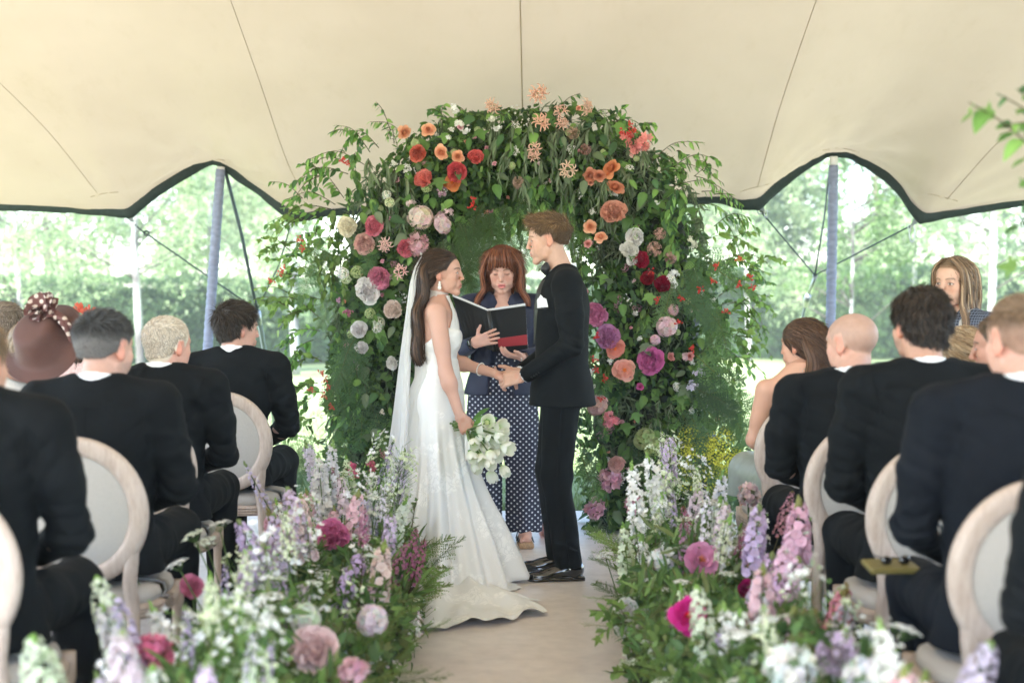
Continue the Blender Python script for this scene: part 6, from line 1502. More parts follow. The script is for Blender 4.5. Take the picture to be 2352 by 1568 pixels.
M['sage'] = mat('sage_satin', (.34, .38, .34), .4, nscale=20, nvar=.1); M['check'] = None
def checks():
    m, nt, b = _nt('dark_checked_cotton'); w = nt.nodes.new("ShaderNodeTexWave"); w.wave_type = 'BANDS'; w.bands_direction = 'X'; w.inputs["Scale"].default_value = 26; w2 = nt.nodes.new("ShaderNodeTexWave"); w2.bands_direction = 'Z'; w2.inputs["Scale"].default_value = 26
    v = _coord(nt); nt.links.new(v, w.inputs["Vector"]); nt.links.new(v, w2.inputs["Vector"]); a = _ramp(nt, w.outputs[0], [(.80, (0, 0, 0)), (.9, (1, 1, 1))]); c = _ramp(nt, w2.outputs[0], [(.80, (0, 0, 0)), (.9, (1, 1, 1))]); k = _mul(nt, a.outputs[0], c.outputs[0], 1., 'LIGHTEN')
    x = nt.nodes.new("ShaderNodeMix"); x.data_type = 'RGBA'; x.inputs[6].default_value = (.020, .028, .052, 1); x.inputs[7].default_value = (.16, .19, .26, 1); nt.links.new(k, x.inputs[0]); nt.links.new(x.outputs[2], b.inputs["Base Color"]); b.inputs["Roughness"].default_value = .8; return m
M['check'] = checks(); M['pinklace'] = mat('pink_lace', (.62, .42, .40), .8, nscale=110, nvar=.35, bscale=110, bstr=.8); M['hat'] = mat('brown_sinamay', (.088, .035, .026), .7, bscale=420, bstr=.5, nscale=9, nvar=.15, sheen=.2); M['denim'] = mat('pale_blue_cotton', (.40, .46, .56), .85, bscale=300, bstr=.3)
def hairshell(s, cols, ctr=(0, -.018, .036), r=(.084, .106, .092), extra=(), cutz=None, dark=.6, hl='long', n=3000, L=.08, wid=.0034, lift=.03, seed=1, dirf=None, face=True):
    F = Field(s.HC - .24, s.HC + .24, .0045).frame(s.HR, s.HC); F.ell(ctr, r, .01)
    for c_, r_ in extra: F.ell(c_, r_, .03)
    if face: F.ell((0, .115, -.034), (.070, .092, .106), .012, sub=True)
    if cutz is not None: F.cut((0, 0, -1), (0, 0, cutz))
    V, Q = F.nets(); N = vnormals(V, Q); c0 = np.array(cols).mean(0) * dark; b = Bag(); b.add(V, Q, np.tile(c0, (len(V), 1)) * (1 + .4 * vnoise((V - s.HC) * (1, 1, .15), 300)[:, None]))
    D = dirf or (lambda p, n_: np.stack([p[:, 0] * 4, -.5 + 0 * p[:, 0], -.8 + 0 * p[:, 0]], 1))
    b.add(*strands(V, N, lambda a, n_: D((a - s.HC) @ s.HR, n_) @ s.HR.T, L, wid, 4, cols, lift=lift, n=n, seed=seed, jit=.06)); return b
def seated_woman(label, loc, rz, J, skin, hairc, top, topz, h=.0065, seed=0, sleeves=False, m2=None):
    J = dict(J); 
    for q, sg in (('L', -1), ('R', 1)):
        a = np.array(J['sh' + q]); J['sh' + q] = (a[0] * .84, a[1], a[2] - .03); a = np.array(J['el' + q]); J['el' + q] = (a[0] * .84, a[1], a[2])
    s = Person(label, 'woman', loc, rz, J, 'f', skin=skin, S=.98)
    s.head(.0035, hairc=hairc, hl='long', brow=hairc, cutz=-.14, face=dict(nose=.2)); s.body(.0065, hide=.0, armr=(.042, .034, .025))
    s.hand(J['wrL'], (.8, .5, -.1), (.1, .2, .9), 1, h=.004, curl=(.5, .6, .4)); s.hand(J['wrR'], (-.8, .5, -.1), (-.1, .2, .9), -1, h=.004, curl=(.5, .6, .4)); s.finish()
    F = Field((-.34, -.3, .44), (.34, .7, J['sz'] + .12), h); F.loft(torso_keys(J, 1., 'f'), .02, .009)
    for q in 'LR':
        F.chain([J['hp' + q], J['kn' + q], np.array(J['kn' + q]) + (0, .02, -.10)], [.105, .088, .10], .05)
        if sleeves:
            sh, el, wr = (np.array(J[k + q], float) for k in ('sh', 'el', 'wr')); sg = -1 if q == 'L' else 1; nb = s.neckpts()[0]
            F.cap(nb + (sg * .045, 0, -.01), sh + (0, 0, .004), .050, .050, .03); F.chain([sh, el] + ([wr] if sleeves == 'long' else []), [.060, .050, .040], .02)
            if sleeves != 'long': F.cap(el + (el - sh) * .0, el * .75 + wr * .25, .0, .0, .001)
    if sleeves: F.chain([s.neckpts()[0] + (0, .01, -.01), s.neckpts()[1]], [.056, .075], .01, sub=True)
    F.cut((0, -.25 if not sleeves else 0, 1), (0, -.1, topz)); s.solid('dress', F, None, M[top], wr=lambda v: crease(v, J, .005, seed)); s.DF = F
    return s
# brunette, half-up hair, bare shoulders
o = (1.325, 6.52, 0); hd = rel(1836, 793, 6.6, o, .08); cols = [(.075, .034, .018), (.12, .060, .034), (.050, .024, .014), (.17, .095, .055)]
s = seated_woman('brunette with long straight half-up hair and bare shoulders seated beside the arch', o, .08, seat_J(hd[0], .05, hd[2], (.75, -.05, 0), sz=1.07), (.62, .35, .25), (.06, .028, .016), 'sage', 1.00, seed=51)
b = hairshell(s, cols, extra=[((0, -.06, -.02), (.078, .055, .09))], hl='long', n=3200, seed=52, dirf=lambda p, n_: np.stack([-p[:, 0] * 2, -1 + 0 * p[:, 0], -.5 - 4 * np.maximum(-p[:, 1], 0)], 1))
pr, rd = [], []
for k in range(9):
    x = (k - 4) / 4; pr.append([s.hb((x * .07, -.05, .05)), s.hb((x * .088, -.085 - .015 * (1 - x * x), -.02)), s.hb((x * .086, -.102, -.08)), s.HC + rotm('Z', .40) @ np.array((x * .082, -.150, -.16)), s.HC + rotm('Z', .25) @ np.array((x * .082, -.175, -.255 + .02 * abs(x)))]); rd.append([.012, .018, .022, .026, .016])
b.add(*locks(pr, rd, cols, 1700, .0042, seed=53, seg=12)); b.add(*locks([[s.hb((-.06, .0, .06)), s.hb((-.075, -.06, .03)), s.hb((-.03, -.115, .012)), s.hb((.01, -.125, .0))], [s.hb((.06, .0, .06)), s.hb((.078, -.06, .03)), s.hb((.04, -.115, .012)), s.hb((.0, -.125, .0))]], [[.014, .014, .012, .010]] * 2, cols, 260, .0036, seed=54, seg=10)); b.build('hair', M['hair'], s.o)
b = Bag(); 
for t in np.linspace(-2.3, 2.3, 26): c = s.neckpts()[0] + np.array((math.sin(t) * .062, -math.cos(t) * .056 + .01, .030 - .012 * math.cos(t))); b.addT(F5, zrot((math.sin(t), -math.cos(t), .3)), c, (.36, .40, .36), .016)
b.build('beaded_collar', M['petal'], s.o)
# fair woman with ponytail
o = (1.83, 5.80, 0); hd = rel(2188, 818, 5.9, o, .1); cols = [(.34, .22, .12), (.48, .34, .20), (.24, .15, .08), (.60, .46, .30)]
s = seated_woman('young woman with fair low ponytail beside the dark haired man', o, .1, seat_J(hd[0], .04, hd[2], (.6, -.05, 0), sz=1.06), (.62, .37, .28), (.25, .16, .09), 'denim', 1.10, seed=55, sleeves='long')
b = hairshell(s, cols, n=3000, seed=56, dirf=lambda p, n_: np.stack([-p[:, 0] * 5, -1 + 0 * p[:, 0], -.4 - p[:, 2] * 4], 1)); q = s.hb((0, -.125, -.03)); b.add(*locks([[s.hb((0, -.10, -.01)), q, q + (.02, -.03, -.05), q + (.035, -.02, -.13), q + (.03, .0, -.19)]], [[.020, .022, .030, .026, .010]], cols, 700, .0038, seed=57, wave=.004, freq=2, seg=12)); b.build('hair', M['hair'], s.o)
# coral fascinator, curly dark hair, pink lace
o = (-2.17, 7.2, 0); hd = rel(185, 790, 7.25, o, -.1); cols = [(.06, .032, .02), (.10, .055, .035), (.035, .02, .014)]
s = seated_woman('woman in pink lace with coral fascinator mostly hidden behind the grey haired man', o, -.1, seat_J(hd[0], .04, hd[2], (-.5, 0, 0), sz=1.06), (.60, .34, .25), (.05, .03, .02), 'pinklace', 1.12, seed=58, sleeves='long')
b = hairshell(s, cols, n=2500, seed=59, extra=[((0, -.06, -.06), (.09, .06, .09))]); b.add(*locks([[s.hb((x * .07, -.06, .02)), s.hb((x * .09, -.09, -.06)), s.hb((x * .10, -.08, -.14))] for x in (-1, -.5, 0, .5, 1)], [[.02, .025, .025]] * 5, cols, 700, .004, seed=60, wave=.010, freq=3, seg=14)); b.build('hair', M['hair'], s.o)
b = Bag(); g = np.random.default_rng(8); c0 = np.array(rel(196, 724, 7.15, o, -.1))
for k in range(14): b.addT(petal(1, .8, .3, .25, .15, seed=k), look(g.normal(0, 1, 3) + (0, 0, .5)), c0 + g.normal(0, .012, 3), (.70, .16, .10), g.uniform(.04, .062))
b.build('fascinator', M['petal'], s.o)
# brown saucer hat and cream jacket
o = (-2.02, 5.66, 0); hd = rel(98, 800, 5.76, o, -.1)
s = seated_woman('woman in a pale tweed jacket under a broad brown hat with spotted scarf', o, -.1, seat_J(hd[0], .04, hd[2], (-.35, 0, 0), sz=1.06), (.60, .36, .28), (.30, .22, .15), 'linen_w', 1.13, seed=61, sleeves='long')
b = hairshell(s, [(.35, .26, .18), (.45, .35, .25)], n=1200, seed=62, L=.03, r=(.078, .100, .084)); b.build('hair', M['hair'], s.o)
hc = np.array(rel(97, 782, 5.60, o, -.1)); Hm = look((.25, .62, -.55), (0, 0, 1.)) if False else zrot((-.18, -.80, .62))
V = []; nr_, nt_ = 16, 64
for j in range(nr_):
    f = j / (nr_ - 1)
    for t in np.linspace(0, 2 * np.pi, nt_, endpoint=False):
        r = .172 * f; z = .095 * (1 - sm(np.array(f), .40, .74)) - .02 * f * f + .012 * math.sin(2 * t + .5) * f * f; V.append(hc + Hm @ np.array((r * math.cos(t) * 1.0, r * math.sin(t) * 1.12, z)))
V2 = [v - Hm @ np.array((0, 0, .004)) for v in V]; b = Bag(); b.add(V, grid_faces(nr_, nt_)); b.add([v for v in V], np.array([[j * nt_ + nt_ - 1, j * nt_, (j + 1) * nt_, (j + 1) * nt_ + nt_ - 1] for j in range(nr_ - 1)])[:, ::-1]); b.add(*tube([hc + Hm @ np.array((.168 * math.cos(t), .188 * math.sin(t), -.02 + .012 * math.sin(2 * t + .5))) for t in np.linspace(0, 6.2832, 64)], .004, 5))
b.add([hc + Hm @ np.array((.072 * math.cos(t) * k, .078 * math.sin(t) * k, -.005 - .07 * (k < 1))) for k in (1, .9) for t in np.linspace(0, 6.2832, 24)], grid_faces(2, 24))
hat = b.build('hat', M['hat'], s.o); M['hatdots'] = dots_mat('brown_spotted_chiffon', (.13, .050, .045), (.62, .52, .46), .042, .0085)
b = Bag()
for k, (x0, y0, x1, y1, w) in enumerate([(-.05, .10, .06, .10, .026), (-.02, .085, .10, .06, .028), (.0, .07, .13, .03, .026), (.02, .05, .14, .0, .024), (.07, .04, .155, -.04, .022), (.10, .02, .14, -.075, .018)]):
    pts = catmull([(x0, y0, .03), ((x0 + x1) / 2 + .01, (y0 + y1) / 2 + .015, .075), (x1, y1, .022)], 12); b.add(*tube([hc + Hm @ p for p in pts], w * np.sin(np.linspace(.5, 2.6, 12)), 8, squash=.5))
for k in range(14):
    a = k * 1.1; r = .008 + .003 * k; c = hc + Hm @ np.array((.045 + r * math.cos(a), .075 + r * math.sin(a), .098 - .0022 * k)); b.addT(petal(.06, .055, .5, -.3, .1, seed=k), Hm @ rotm('Z', a) @ rotm('X', 1.0 - .03 * k), c)
b.build('spotted_scarf', M['hatdots'], hat)
# photographer standing at the side
def photographer():
    J = dict(pz=.90, sz=1.335, by=0, ly=0, head=(0, .03, 1.483), head_rot=(.05, -.10, -.04), vz=1.05,
             shL=(-.160, .0, 1.290), elL=(-.225, .02, 1.03), wrL=(-.10, .24, 1.08), shR=(.160, .0, 1.290), elR=(.225, .02, 1.02), wrR=(.08, .24, 1.07),
             hpL=(-.09, 0, .87), knL=(-.10, .02, .46), anL=(-.10, 0, .09), hpR=(.09, 0, .87), knR=(.10, .02, .46), anR=(.11, 0, .09))
    p = P(2200, 640, 6.5); s = Person('woman with long highlighted hair in dark checked shirt standing behind the guests', 'woman', (p[0], 6.5, 0), R_(128), J, 'f', skin=(.62, .38, .28), S=.98)
    s.head(.003, hairc=(.20, .12, .07), hl='long', brow=(.22, .14, .09), lip=(.55, .27, .24), cutz=-.14, face=dict(ears=False)); s.body(.006, armr=(.040, .033, .024), hide=0.)
    s.hand(J['wrL'], (.7, .6, 0), (-.3, .2, .9), 1, curl=(.6, .7, .4)); s.hand(J['wrR'], (-.7, .6, 0), (.3, .2, .9), -1, curl=(.6, .7, .4)); s.finish()
    F = Field((-.30, -.22, .80), (.30, .24, 1.46), .006); F.loft(torso_keys(J, 1.02, 'f'), .02, .012)
    F.ell((-.07, .07, 1.16), (.055, .045, .055), .04); F.ell((.07, .07, 1.16), (.055, .045, .055), .04)
    for q, sg in (('L', -1), ('R', 1)):
        sh, el = np.array(J['sh' + q]), np.array(J['el' + q]); F.cap(s.neckpts()[0] + (sg * .04, 0, 0), sh, .048, .052, .03); F.chain([sh, sh * .35 + el * .65], [.056, .056], .02); e = sh * .32 + el * .68; d = (el - sh) / np.linalg.norm(el - sh); F.cap(e - d * .015, e + d * .06, .043, .046, .004, sub=True)
    F.chain([s.neckpts()[0] + (0, .015, .0), s.neckpts()[1] + (0, .03, 0)], [.052, .075], .01, sub=True); F.cap((0, .16, 1.22), (0, .09, 1.36), .01, .05, .01, sub=True); F.cut((0, 0, -1), (0, 0, .84))
    s.solid('shirt', F, None, M['check'], wr=lambda v: crease(v, J, .006, 9)); s.JF = F
    b = Bag(); nk = s.neckpts()[0]
    for sg in (-1, 1): b.add([nk + (sg * .050, -.02, .035), nk + (sg * .056, .03, .030), nk + (sg * .050, .085, -.03), nk + (sg * .015, .075, .0), nk + (sg * .040, .03, .045)], [np.array([[0, 1, 2, 3, 4]])]); b.add(*tube([nk + (sg * .052, -.03, .025), nk + (sg * .058, .02, .025), nk + (sg * .04, .07, .0)], [.010, .012, .006], 6))
    b.build('shirt_collar', M['check'], s.o)
    F2 = Field((-.24, -.2, .0), (.24, .24, .98), .009); F2.ell((0, 0, .90), (.175, .125, .09), .03)
    for q in 'LR': F2.chain([J['hp' + q], J['kn' + q], J['an' + q]], [.095, .07, .06], .03)
    s.solid('trousers', F2, None, M['navy']); 
    for q in 'LR': shoe(s, J['an' + q], np.array(J['an' + q]) + (0, .13, -.07))
    cols = [(.15, .09, .05), (.24, .15, .085), (.40, .28, .17), (.10, .062, .036)]
    b = hairshell(s, cols, n=2600, seed=70, L=.05, r=(.0765, .099, .0845), extra=[((0, -.05, -.03), (.074, .062, .09))], dirf=lambda p, n_: np.stack([p[:, 0] * 8, -.3 + 0 * p[:, 0], -1 + 0 * p[:, 0]], 1)); pr, rd = [], []
    for sg in (-1, 1):
        for k in range(5): y = -.07 + .032 * k; pr.append([s.hb((sg * .020, y * .7 + .01, .112)), s.hb((sg * .070, y - .008, .06)), s.hb((sg * .078, y - .012, -.04)), s.hb((sg * .078, y - .006, -.11)), s.HC + s.HR @ np.array((sg * .100, y * .7 + .03, -.18)), s.HC + s.HR @ np.array((sg * .095, y * .6 + .045, -.25))]); rd.append([.008, .010, .013, .016, .019, .012])
    b.add(*locks(pr, rd, cols, 2000, .0040, seed=71, wave=.004, freq=2, seg=15)); b.build('hair', M['hair'], s.o)
    b = Bag(); 
    for sg in (-1, 1):
        rows = []
        for f in np.linspace(-.9, 1, 24):
            x = sg * (.085 - .0 * f); a = f; z = 1.365 - .30 * abs(f) ** 1.5; y = (F.surf(x, min(z, 1.33), f > 0)) * (1 if abs(f) > .15 else abs(f) / .15); y = y + (.006 if f > 0 else -.006)
            for u in (-1, 1): rows.append((x + u * .017, y, z))
        b.add(rows, grid_faces(24, 2))
    b.build('camera_harness', M['linen'], s.o)
photographer()
# small things on laps
o = thing('clutch_bag', 'olive gold clutch with dark sunglasses resting on it beside the crew cut man\'s chair', 'bag', P(2045, 1300, 4.05)); O = np.array(o.location); Rm = rotm('Z', .1) @ rotm('X', .18)
F = Field((-.16, -.13, -.05), (.16, .13, .08), .004); F.box((0, 0, 0), (.088, .058, .009), .006, .003, R=Rm); F.box(Rm @ np.array((0, -.026, .008)), (.088, .030, .004), .003, .002, R=Rm); V, Q = F.nets(); link('body', mesh('bag', V, Q, (1, 1, 1)), o, mat('olive_leather', (.16, .13, .035), .45, bscale=200, bstr=.3))
sg_ = thing('sunglasses', 'dark sunglasses lying on the olive gold clutch bag', 'sunglasses', O)
for x in (-.02, .045): b = Bag(); b.addT(BALL, np.diag([1, .35, .75]), Rm @ np.array((x, -.01, .026)), sc=.021); b.build('lens', M['patent'], sg_)
b = Bag(); b.add(*tube([Rm @ np.array(p) for p in ((-.045, .05, .024), (-.043, -.0, .034), (.012, -.012, .036), (.067, 0., .034), (.07, .05, .024))], .003, 5)); b.build('frame', M['patent'], sg_)

for _o in (o, sg_): _o.scale = (.82, .82, .82)
# ------------------------------------------------------------------ flower arch
YA = 8.80
arch = thing('flower_arch', 'tall lush arch of mixed foliage, peonies and roses behind the couple', 'flower arch', (0, YA, 0)); AO = np.array((0, YA, 0)); ga = np.random.default_rng(77)
cl = catmull([(-.72, -.05), (-.76, .45), (-.765, .95), (-.74, 1.45), (-.64, 1.88), (-.34, 2.15), (.05, 2.25), (.45, 2.20), (.74, 1.93), (.84, 1.50), (.86, 1.0), (.90, .5), (.90, -.05)], 200)
ct = np.gradient(cl, axis=0); ct /= np.linalg.norm(ct, axis=1)[:, None]; cn = np.stack([-ct[:, 1], ct[:, 0]], 1)
cr = np.interp(np.arange(200) / 199, [0, .1, .3, .42, .5, .6, .7, .8, .92, 1], [.36, .38, .37, .34, .30, .32, .38, .42, .47, .48]); DY = .30
F = Field((-1.7, -.55, -.1), (1.7, .55, 2.75), .035)
for i in range(0, 199, 5): a, c = cl[i], cl[min(i + 5, 199)]; F.cap((a[0], 0.03, a[1]), (c[0], .03, c[1]), cr[i] * .70, None, .05)
V, Q = F.nets(); N = vnormals(V, Q); V[:, 1] *= .72; V = V + N * (.05 * vnoise(V, 7) + .03 * vnoise(V, 19))[:, None]; V = V[:, :]
link('shade_core', mesh('shade_core', V, Q, np.array((.014, .026, .010)) * (1 + .5 * vnoise(V, 40)[:, None])), arch, M['leaf'])  # opaque filler; near-black green stands in for the shaded inside of the foliage
V, Fc, C = tube([(-.62, .1, 0), (-.62, .1, 1.9), (-.3, .1, 2.2), (.3, .1, 2.25), (.7, .1, 2.0), (.72, .1, 0)], .018, 8); link('frame', mesh('frame', V, Fc, C), arch, M['patent'])
def asurf(t, u, out=0.):
    """front surface of the arch: t along it, u across (-1 outer .. 1 inner)"""
    i = np.clip((np.asarray(t) * 199).astype(int), 0, 199); u = np.asarray(u); r = cr[i] * (1 + .16 * vnoise(np.stack([cl[i, 0], cl[i, 1], u], 1), 3.1))
    x = cl[i, 0] - cn[i, 0] * u * r * -1; z = cl[i, 1] + cn[i, 1] * u * r; y = -DY * np.sqrt(np.clip(1 - u * u * .9, 0, 1)) - out + .05 * vnoise(np.stack([x, z, z], 1), 6.); return np.stack([x, y, z], 1)
# small dense leaves, a species to each patch
n = 15000; t = ga.random(n); u = ga.uniform(-1.04, 1.04, n); p = asurf(t, u, ga.uniform(-.10, .05, n)); p = p[p[:, 2] > .02]; n = len(p)
sp = vnoise(p * (1, 0, 1), 3.3, 3); D = ga.normal(0, .8, (n, 3)) + (0, -.7, -.7); Rs = looks(D, (0, -.6, 1.), ga.normal(0, .6, n))
for k, (m_, T, s_, cc) in enumerate([(sp < -.25, LEAF[2], .058, GREENS), ((sp >= -.25) & (sp < .1), LEAF[0], .048, GREENS[:4]), ((sp >= .1) & (sp < .4), WIL[0], .080, GREY * .8), (sp >= .4, LOB, .052, GREENS[1:])]):
    V, Fc, C = scatter(T, Rs[m_], p[m_], s_ * ga.uniform(.6, 1.3, m_.sum()), cc[ga.integers(0, len(cc), m_.sum())] * ga.uniform(.6, 1.25, (m_.sum(), 1)))
    o = link('foliage', mesh('foliage', V, Fc, C), arch, M['leaf']); o['kind'] = 'stuff'
# back side leaves so light does not pass
n = 3500; t = ga.random(n); u = ga.uniform(-1, 1, n); p = asurf(t, u); p[:, 1] *= -1; Rs = looks(ga.normal(0, 1, (n, 3)), (0, 0, 1.), ga.normal(0, 1, n)); V, Fc, C = scatter(LEAF[0], Rs, p, .08 * ga.uniform(.6, 1.3, n), GREENS[ga.integers(0, 5, n)]); o = link('rear_foliage', mesh('foliage', V, Fc, C), arch, M['leaf']); o['kind'] = 'stuff'
# feathery evergreen sprays
def frond(px, py, L, ang, Y=None, col=None, roll=None):
    y = (Y or (YA - DY - .06 - ga.uniform(0, .06))); p = P(px, py, y) - AO; a = R_(ang); d = (math.sin(a), -.25 + ga.normal(0, .15), -math.cos(a)); k = ga.integers(0, 3)
    put(arch, 'evergreen_spray', f'frond{k}', p, look(d, (ga.normal(0, .2), -1, .3)), L, (col if col is not None else CYP[ga.integers(0, 3)]) * ga.uniform(.8, 1.3))
for (px, py, L, ang, n_) in [(820, 780, .34, -8, 4), (800, 860, .34, 0, 5), (850, 930, .26, 5, 2), (790, 1010, .3, -10, 3), (1060, 520, .30, 20, 7), (1110, 500, .34, 5, 6), (1040, 590, .26, 40, 4), (1180, 470, .22, 0, 5), (1000, 560, .26, 0, 3), (1560, 640, .32, 15, 4), (1600, 600, .32, 25, 4), (1650, 720, .3, 10, 3), (1620, 900, .34, 60, 6), (1600, 870, .36, 75, 4), (1580, 950, .3, 30, 4), (1660, 930, .26, 80, 4), (1520, 1000, .25, 10, 4), (1600, 1040, .3, 20, 5), (900, 1080, .22, 0, 3), (760, 620, .25, -20, 4), (830, 610, .2, 0, 3), (1350, 1030, .25, 0, 3), (860, 560, .16, 0, 3), (1400, 900, .2, 0, 3), (1290, 540, .2, 10, 3), (720, 1040, .25, -25, 4)]:
    for j in range(n_): frond(px + ga.normal(0, 22), py + ga.normal(0, 26), L * ga.uniform(.65, 1.1), ang + ga.normal(0, 20), col=(np.array((.06, .12, .03)) if (py < 620 and 990 < px < 1300) else None))
# hanging willow and grey leaves over the top
def wsprigs(n, box, T, size, cols, L, name='hanging_branch', sag=.15, hang=1., nl=16):
    for j in range(n):
        px, py = ga.uniform(box[0], box[2]), ga.uniform(box[1], box[3]); y0 = YA - DY - .02 - ga.uniform(0, .10); p = P(px, py, y0) - AO
        dx = ga.normal(0, .25); b = Bag(); sprig(b, p, p + np.array((dx, -.05, -1)) * L * ga.uniform(.6, 1.3), nl, T, size, cols, sag, hang, ga); b.build(name, M['leaf'], arch)
wsprigs(17, (1130, 270, 1420, 330), WIL, .095, GREY, .26); wsprigs(16, (1150, 340, 1480, 440), WIL, .105, GREY, .24); wsprigs(10, (1200, 420, 1330, 480), LEAF, .075, GREENS * 1.3, .14); wsprigs(8, (840, 330, 960, 420), WIL, .10, GREY, .22); wsprigs(7, (860, 440, 960, 500), WIL, .09, GREY, .14)
wsprigs(7, (1440, 430, 1560, 560), [LEAF[2]], .085, GREENS * 1.4, .20); wsprigs(9, (790, 340, 880, 470), LEAF, .065, GREENS * 1.2, .18); wsprigs(6, (1300, 520, 1360, 640), [WIL[0]], .045, LIME, .35, 'trailing_amaranth', .02, .6, 40)
wsprigs(5, (1450, 600, 1600, 720), LEAF, .06, LIME * .8, .16); wsprigs(8, (1380, 700, 1560, 900), [LOB], .085, GREENS * 1.3, .12); wsprigs(6, (1350, 950, 1450, 1130), [LEAF[1]], .10, GREENS * 1.3, .14, nl=7); wsprigs(8, (800, 700, 880, 900), [LEAF[1]], .09, GREENS * 1.4, .12, nl=7); wsprigs(8, (700, 480, 800, 700), LEAF, .06, LIME * .8, .2)
wsprigs(8, (1340, 780, 1420, 960), [WIL[1]], .065, GREENS * 1.6, .14); wsprigs(7, (1460, 880, 1600, 980), [WIL[0]], .04, GREY, .16, nl=26); wsprigs(6, (1500, 1080, 1660, 1180), LEAF, .05, LIME, .12); wsprigs(6, (1350, 1060, 1400, 1160), WIL, .05, LIME * .8, .16)
wsprigs(9, (1010, 470, 1200, 510), LEAF, .070, GREENS * 1.2, .15); wsprigs(6, (1040, 490, 1240, 530), [LOB], .075, LIME * .8, .14, nl=10); wsprigs(6, (1190, 500, 1260, 540), WIL, .08, GREY, .15); wsprigs(8, (760, 740, 880, 980), [LEAF[0]], .062, GREENS * 1.3, .13); wsprigs(7, (1570, 680, 1680, 900), LEAF, .06, GREENS * 1.3, .15)
# long loose branches breaking the outline
wis = [(760, 480, 612, 530, 1), (735, 620, 628, 600, 2), (720, 780, 648, 870, 0), (1640, 520, 1722, 500, 3), (1660, 600, 1772, 610, 1), (1670, 700, 1782, 720, 1), (1620, 800, 1730, 860, 0), (740, 900, 668, 960, 2), (870, 340, 800, 300, 0), (1550, 380, 1650, 370, 0), (800, 400, 668, 425, 0), (790, 455, 690, 378, 0), (760, 520, 640, 505, 0), (750, 600, 605, 572, 1), (760, 640, 622, 642, 1), (745, 690, 620, 720, 1), (735, 760, 640, 795, 2), (740, 830, 655, 832, 1), (730, 880, 660, 905, 1), (725, 960, 655, 1010, 1), (850, 350, 772, 288, 3), (840, 380, 705, 368, 0), (800, 560, 655, 600, 1),
       (1010, 310, 1018, 240, 0), (950, 340, 850, 280, 3), (1090, 310, 1050, 242, 0), (1190, 300, 1130, 262, 3), (1260, 300, 1290, 235, 3), (1330, 310, 1368, 258, 3), (1400, 320, 1432, 246, 0), (1430, 330, 1500, 282, 0), (905, 330, 900, 290, 4),
       (1480, 390, 1610, 328, 3), (1500, 400, 1660, 420, 3), (1540, 430, 1705, 470, 3), (1590, 470, 1712, 540, 3), (1600, 560, 1738, 572, 1), (1640, 620, 1765, 630, 2), (1650, 680, 1778, 655, 2), (1650, 720, 1762, 762, 1), (1630, 770, 1742, 812, 1), (1600, 820, 1735, 760, 1), (1590, 660, 1715, 600, 2), (1610, 740, 1722, 700, 2), (1560, 850, 1700, 850, 1), (1500, 360, 1580, 400, 3),
       (730, 700, 640, 760, 1), (745, 740, 600, 690, 1), (750, 560, 690, 540, 0), (1620, 600, 1700, 660, 2), (770, 470, 655, 460, 0)]
for (a, b_, c, d, k) in wis:
    y = YA - ga.uniform(-.05, .32); p0, p1 = P(a, b_, y) - AO, P(c, d, y - ga.uniform(-.1, .15)) - AO; b = Bag()
    T, s_, cc, hg, nl = [(LEAF, .068, GREENS * 1.7, .7, 16), ([LOB, LEAF[1]], .066, LIME * 1.1, .6, 15), (LEAF, .060, GREENS[1:] * 1.6, .15, 20), (WIL + [LEAF[2]], .070, GREENS[1:] * 1.5, .9, 20), ([WIL[0]], .03, GREY, .2, 26)][k]
    sprig(b, p0, p1, nl, T, s_, cc, .10, hg, ga)
    for j in range(2): m_ = p0 + (p1 - p0) * ga.uniform(.35, .7) + (0, 0, .02); sprig(b, m_, m_ + (p1 - p0) * .4 + ga.normal(0, .07, 3) + (0, 0, -.06), nl // 2, T, s_ * .85, cc, .08, hg, ga)
    b.build('loose_branch', M['leaf'], arch)
# the largest single leaves
n = 300; t = ga.random(n); u = ga.uniform(-.95, .95, n); pp = asurf(t, u, ga.uniform(.02, .15, n))
for k in range(n):
    if pp[k, 2] < .05: continue
    c_ = GREENS[ga.integers(0, 5)] * ga.uniform(.9, 1.9) if ga.random() < .75 else GREY[ga.integers(0, 3)]
    put(arch, 'leaf', 'lobedleaf' if ga.random() < .2 else f'leaf{ga.integers(0, 3)}', pp[k], look((ga.normal(0, .6), -.5, -.8 + ga.normal(0, .4)), (0, -1, .5)), ga.uniform(.055, .10), c_)
# blooms, set where they stand
WHITE, CREAM, BLUSH, PINK, HOT, MAG = (.88, .88, .82), (.84, .78, .62), (.80, .52, .47), (.70, .27, .36), (.66, .10, .20), (.60, .02, .16)
CORAL, RED, PEACH, ORANGE, LILAC, MAUVE, LPINK, WINE, GRNY = (.74, .17, .11), (.52, .02, .025), (.78, .40, .24), (.66, .25, .11), (.55, .42, .62), (.48, .24, .42), (.72, .38, .48), (.22, .004, .02), (.38, .48, .20)
S_ = FPX / (YA - DY - .1)
def bloom(name, me, px, py, r, col, out=.10, face=None, Y=None, unit=1.):
    y = Y or YA - DY - out - ga.uniform(0, .03); p = P(px, py, y) - AO; f = np.array(face if face else (ga.normal(0, .42), -1, .10 + ga.normal(0, .38)))
    return put(arch, name, me, p, zrot(f, ga.uniform(0, 6)), r / (FPX / y) * unit, tuple(np.clip(np.array(col) * ga.uniform(.94, 1.05), 0, .92)))
pk = lambda: f'peony{ga.integers(0, 3)}'
rk = lambda: f'rose{ga.integers(0, 3)}'
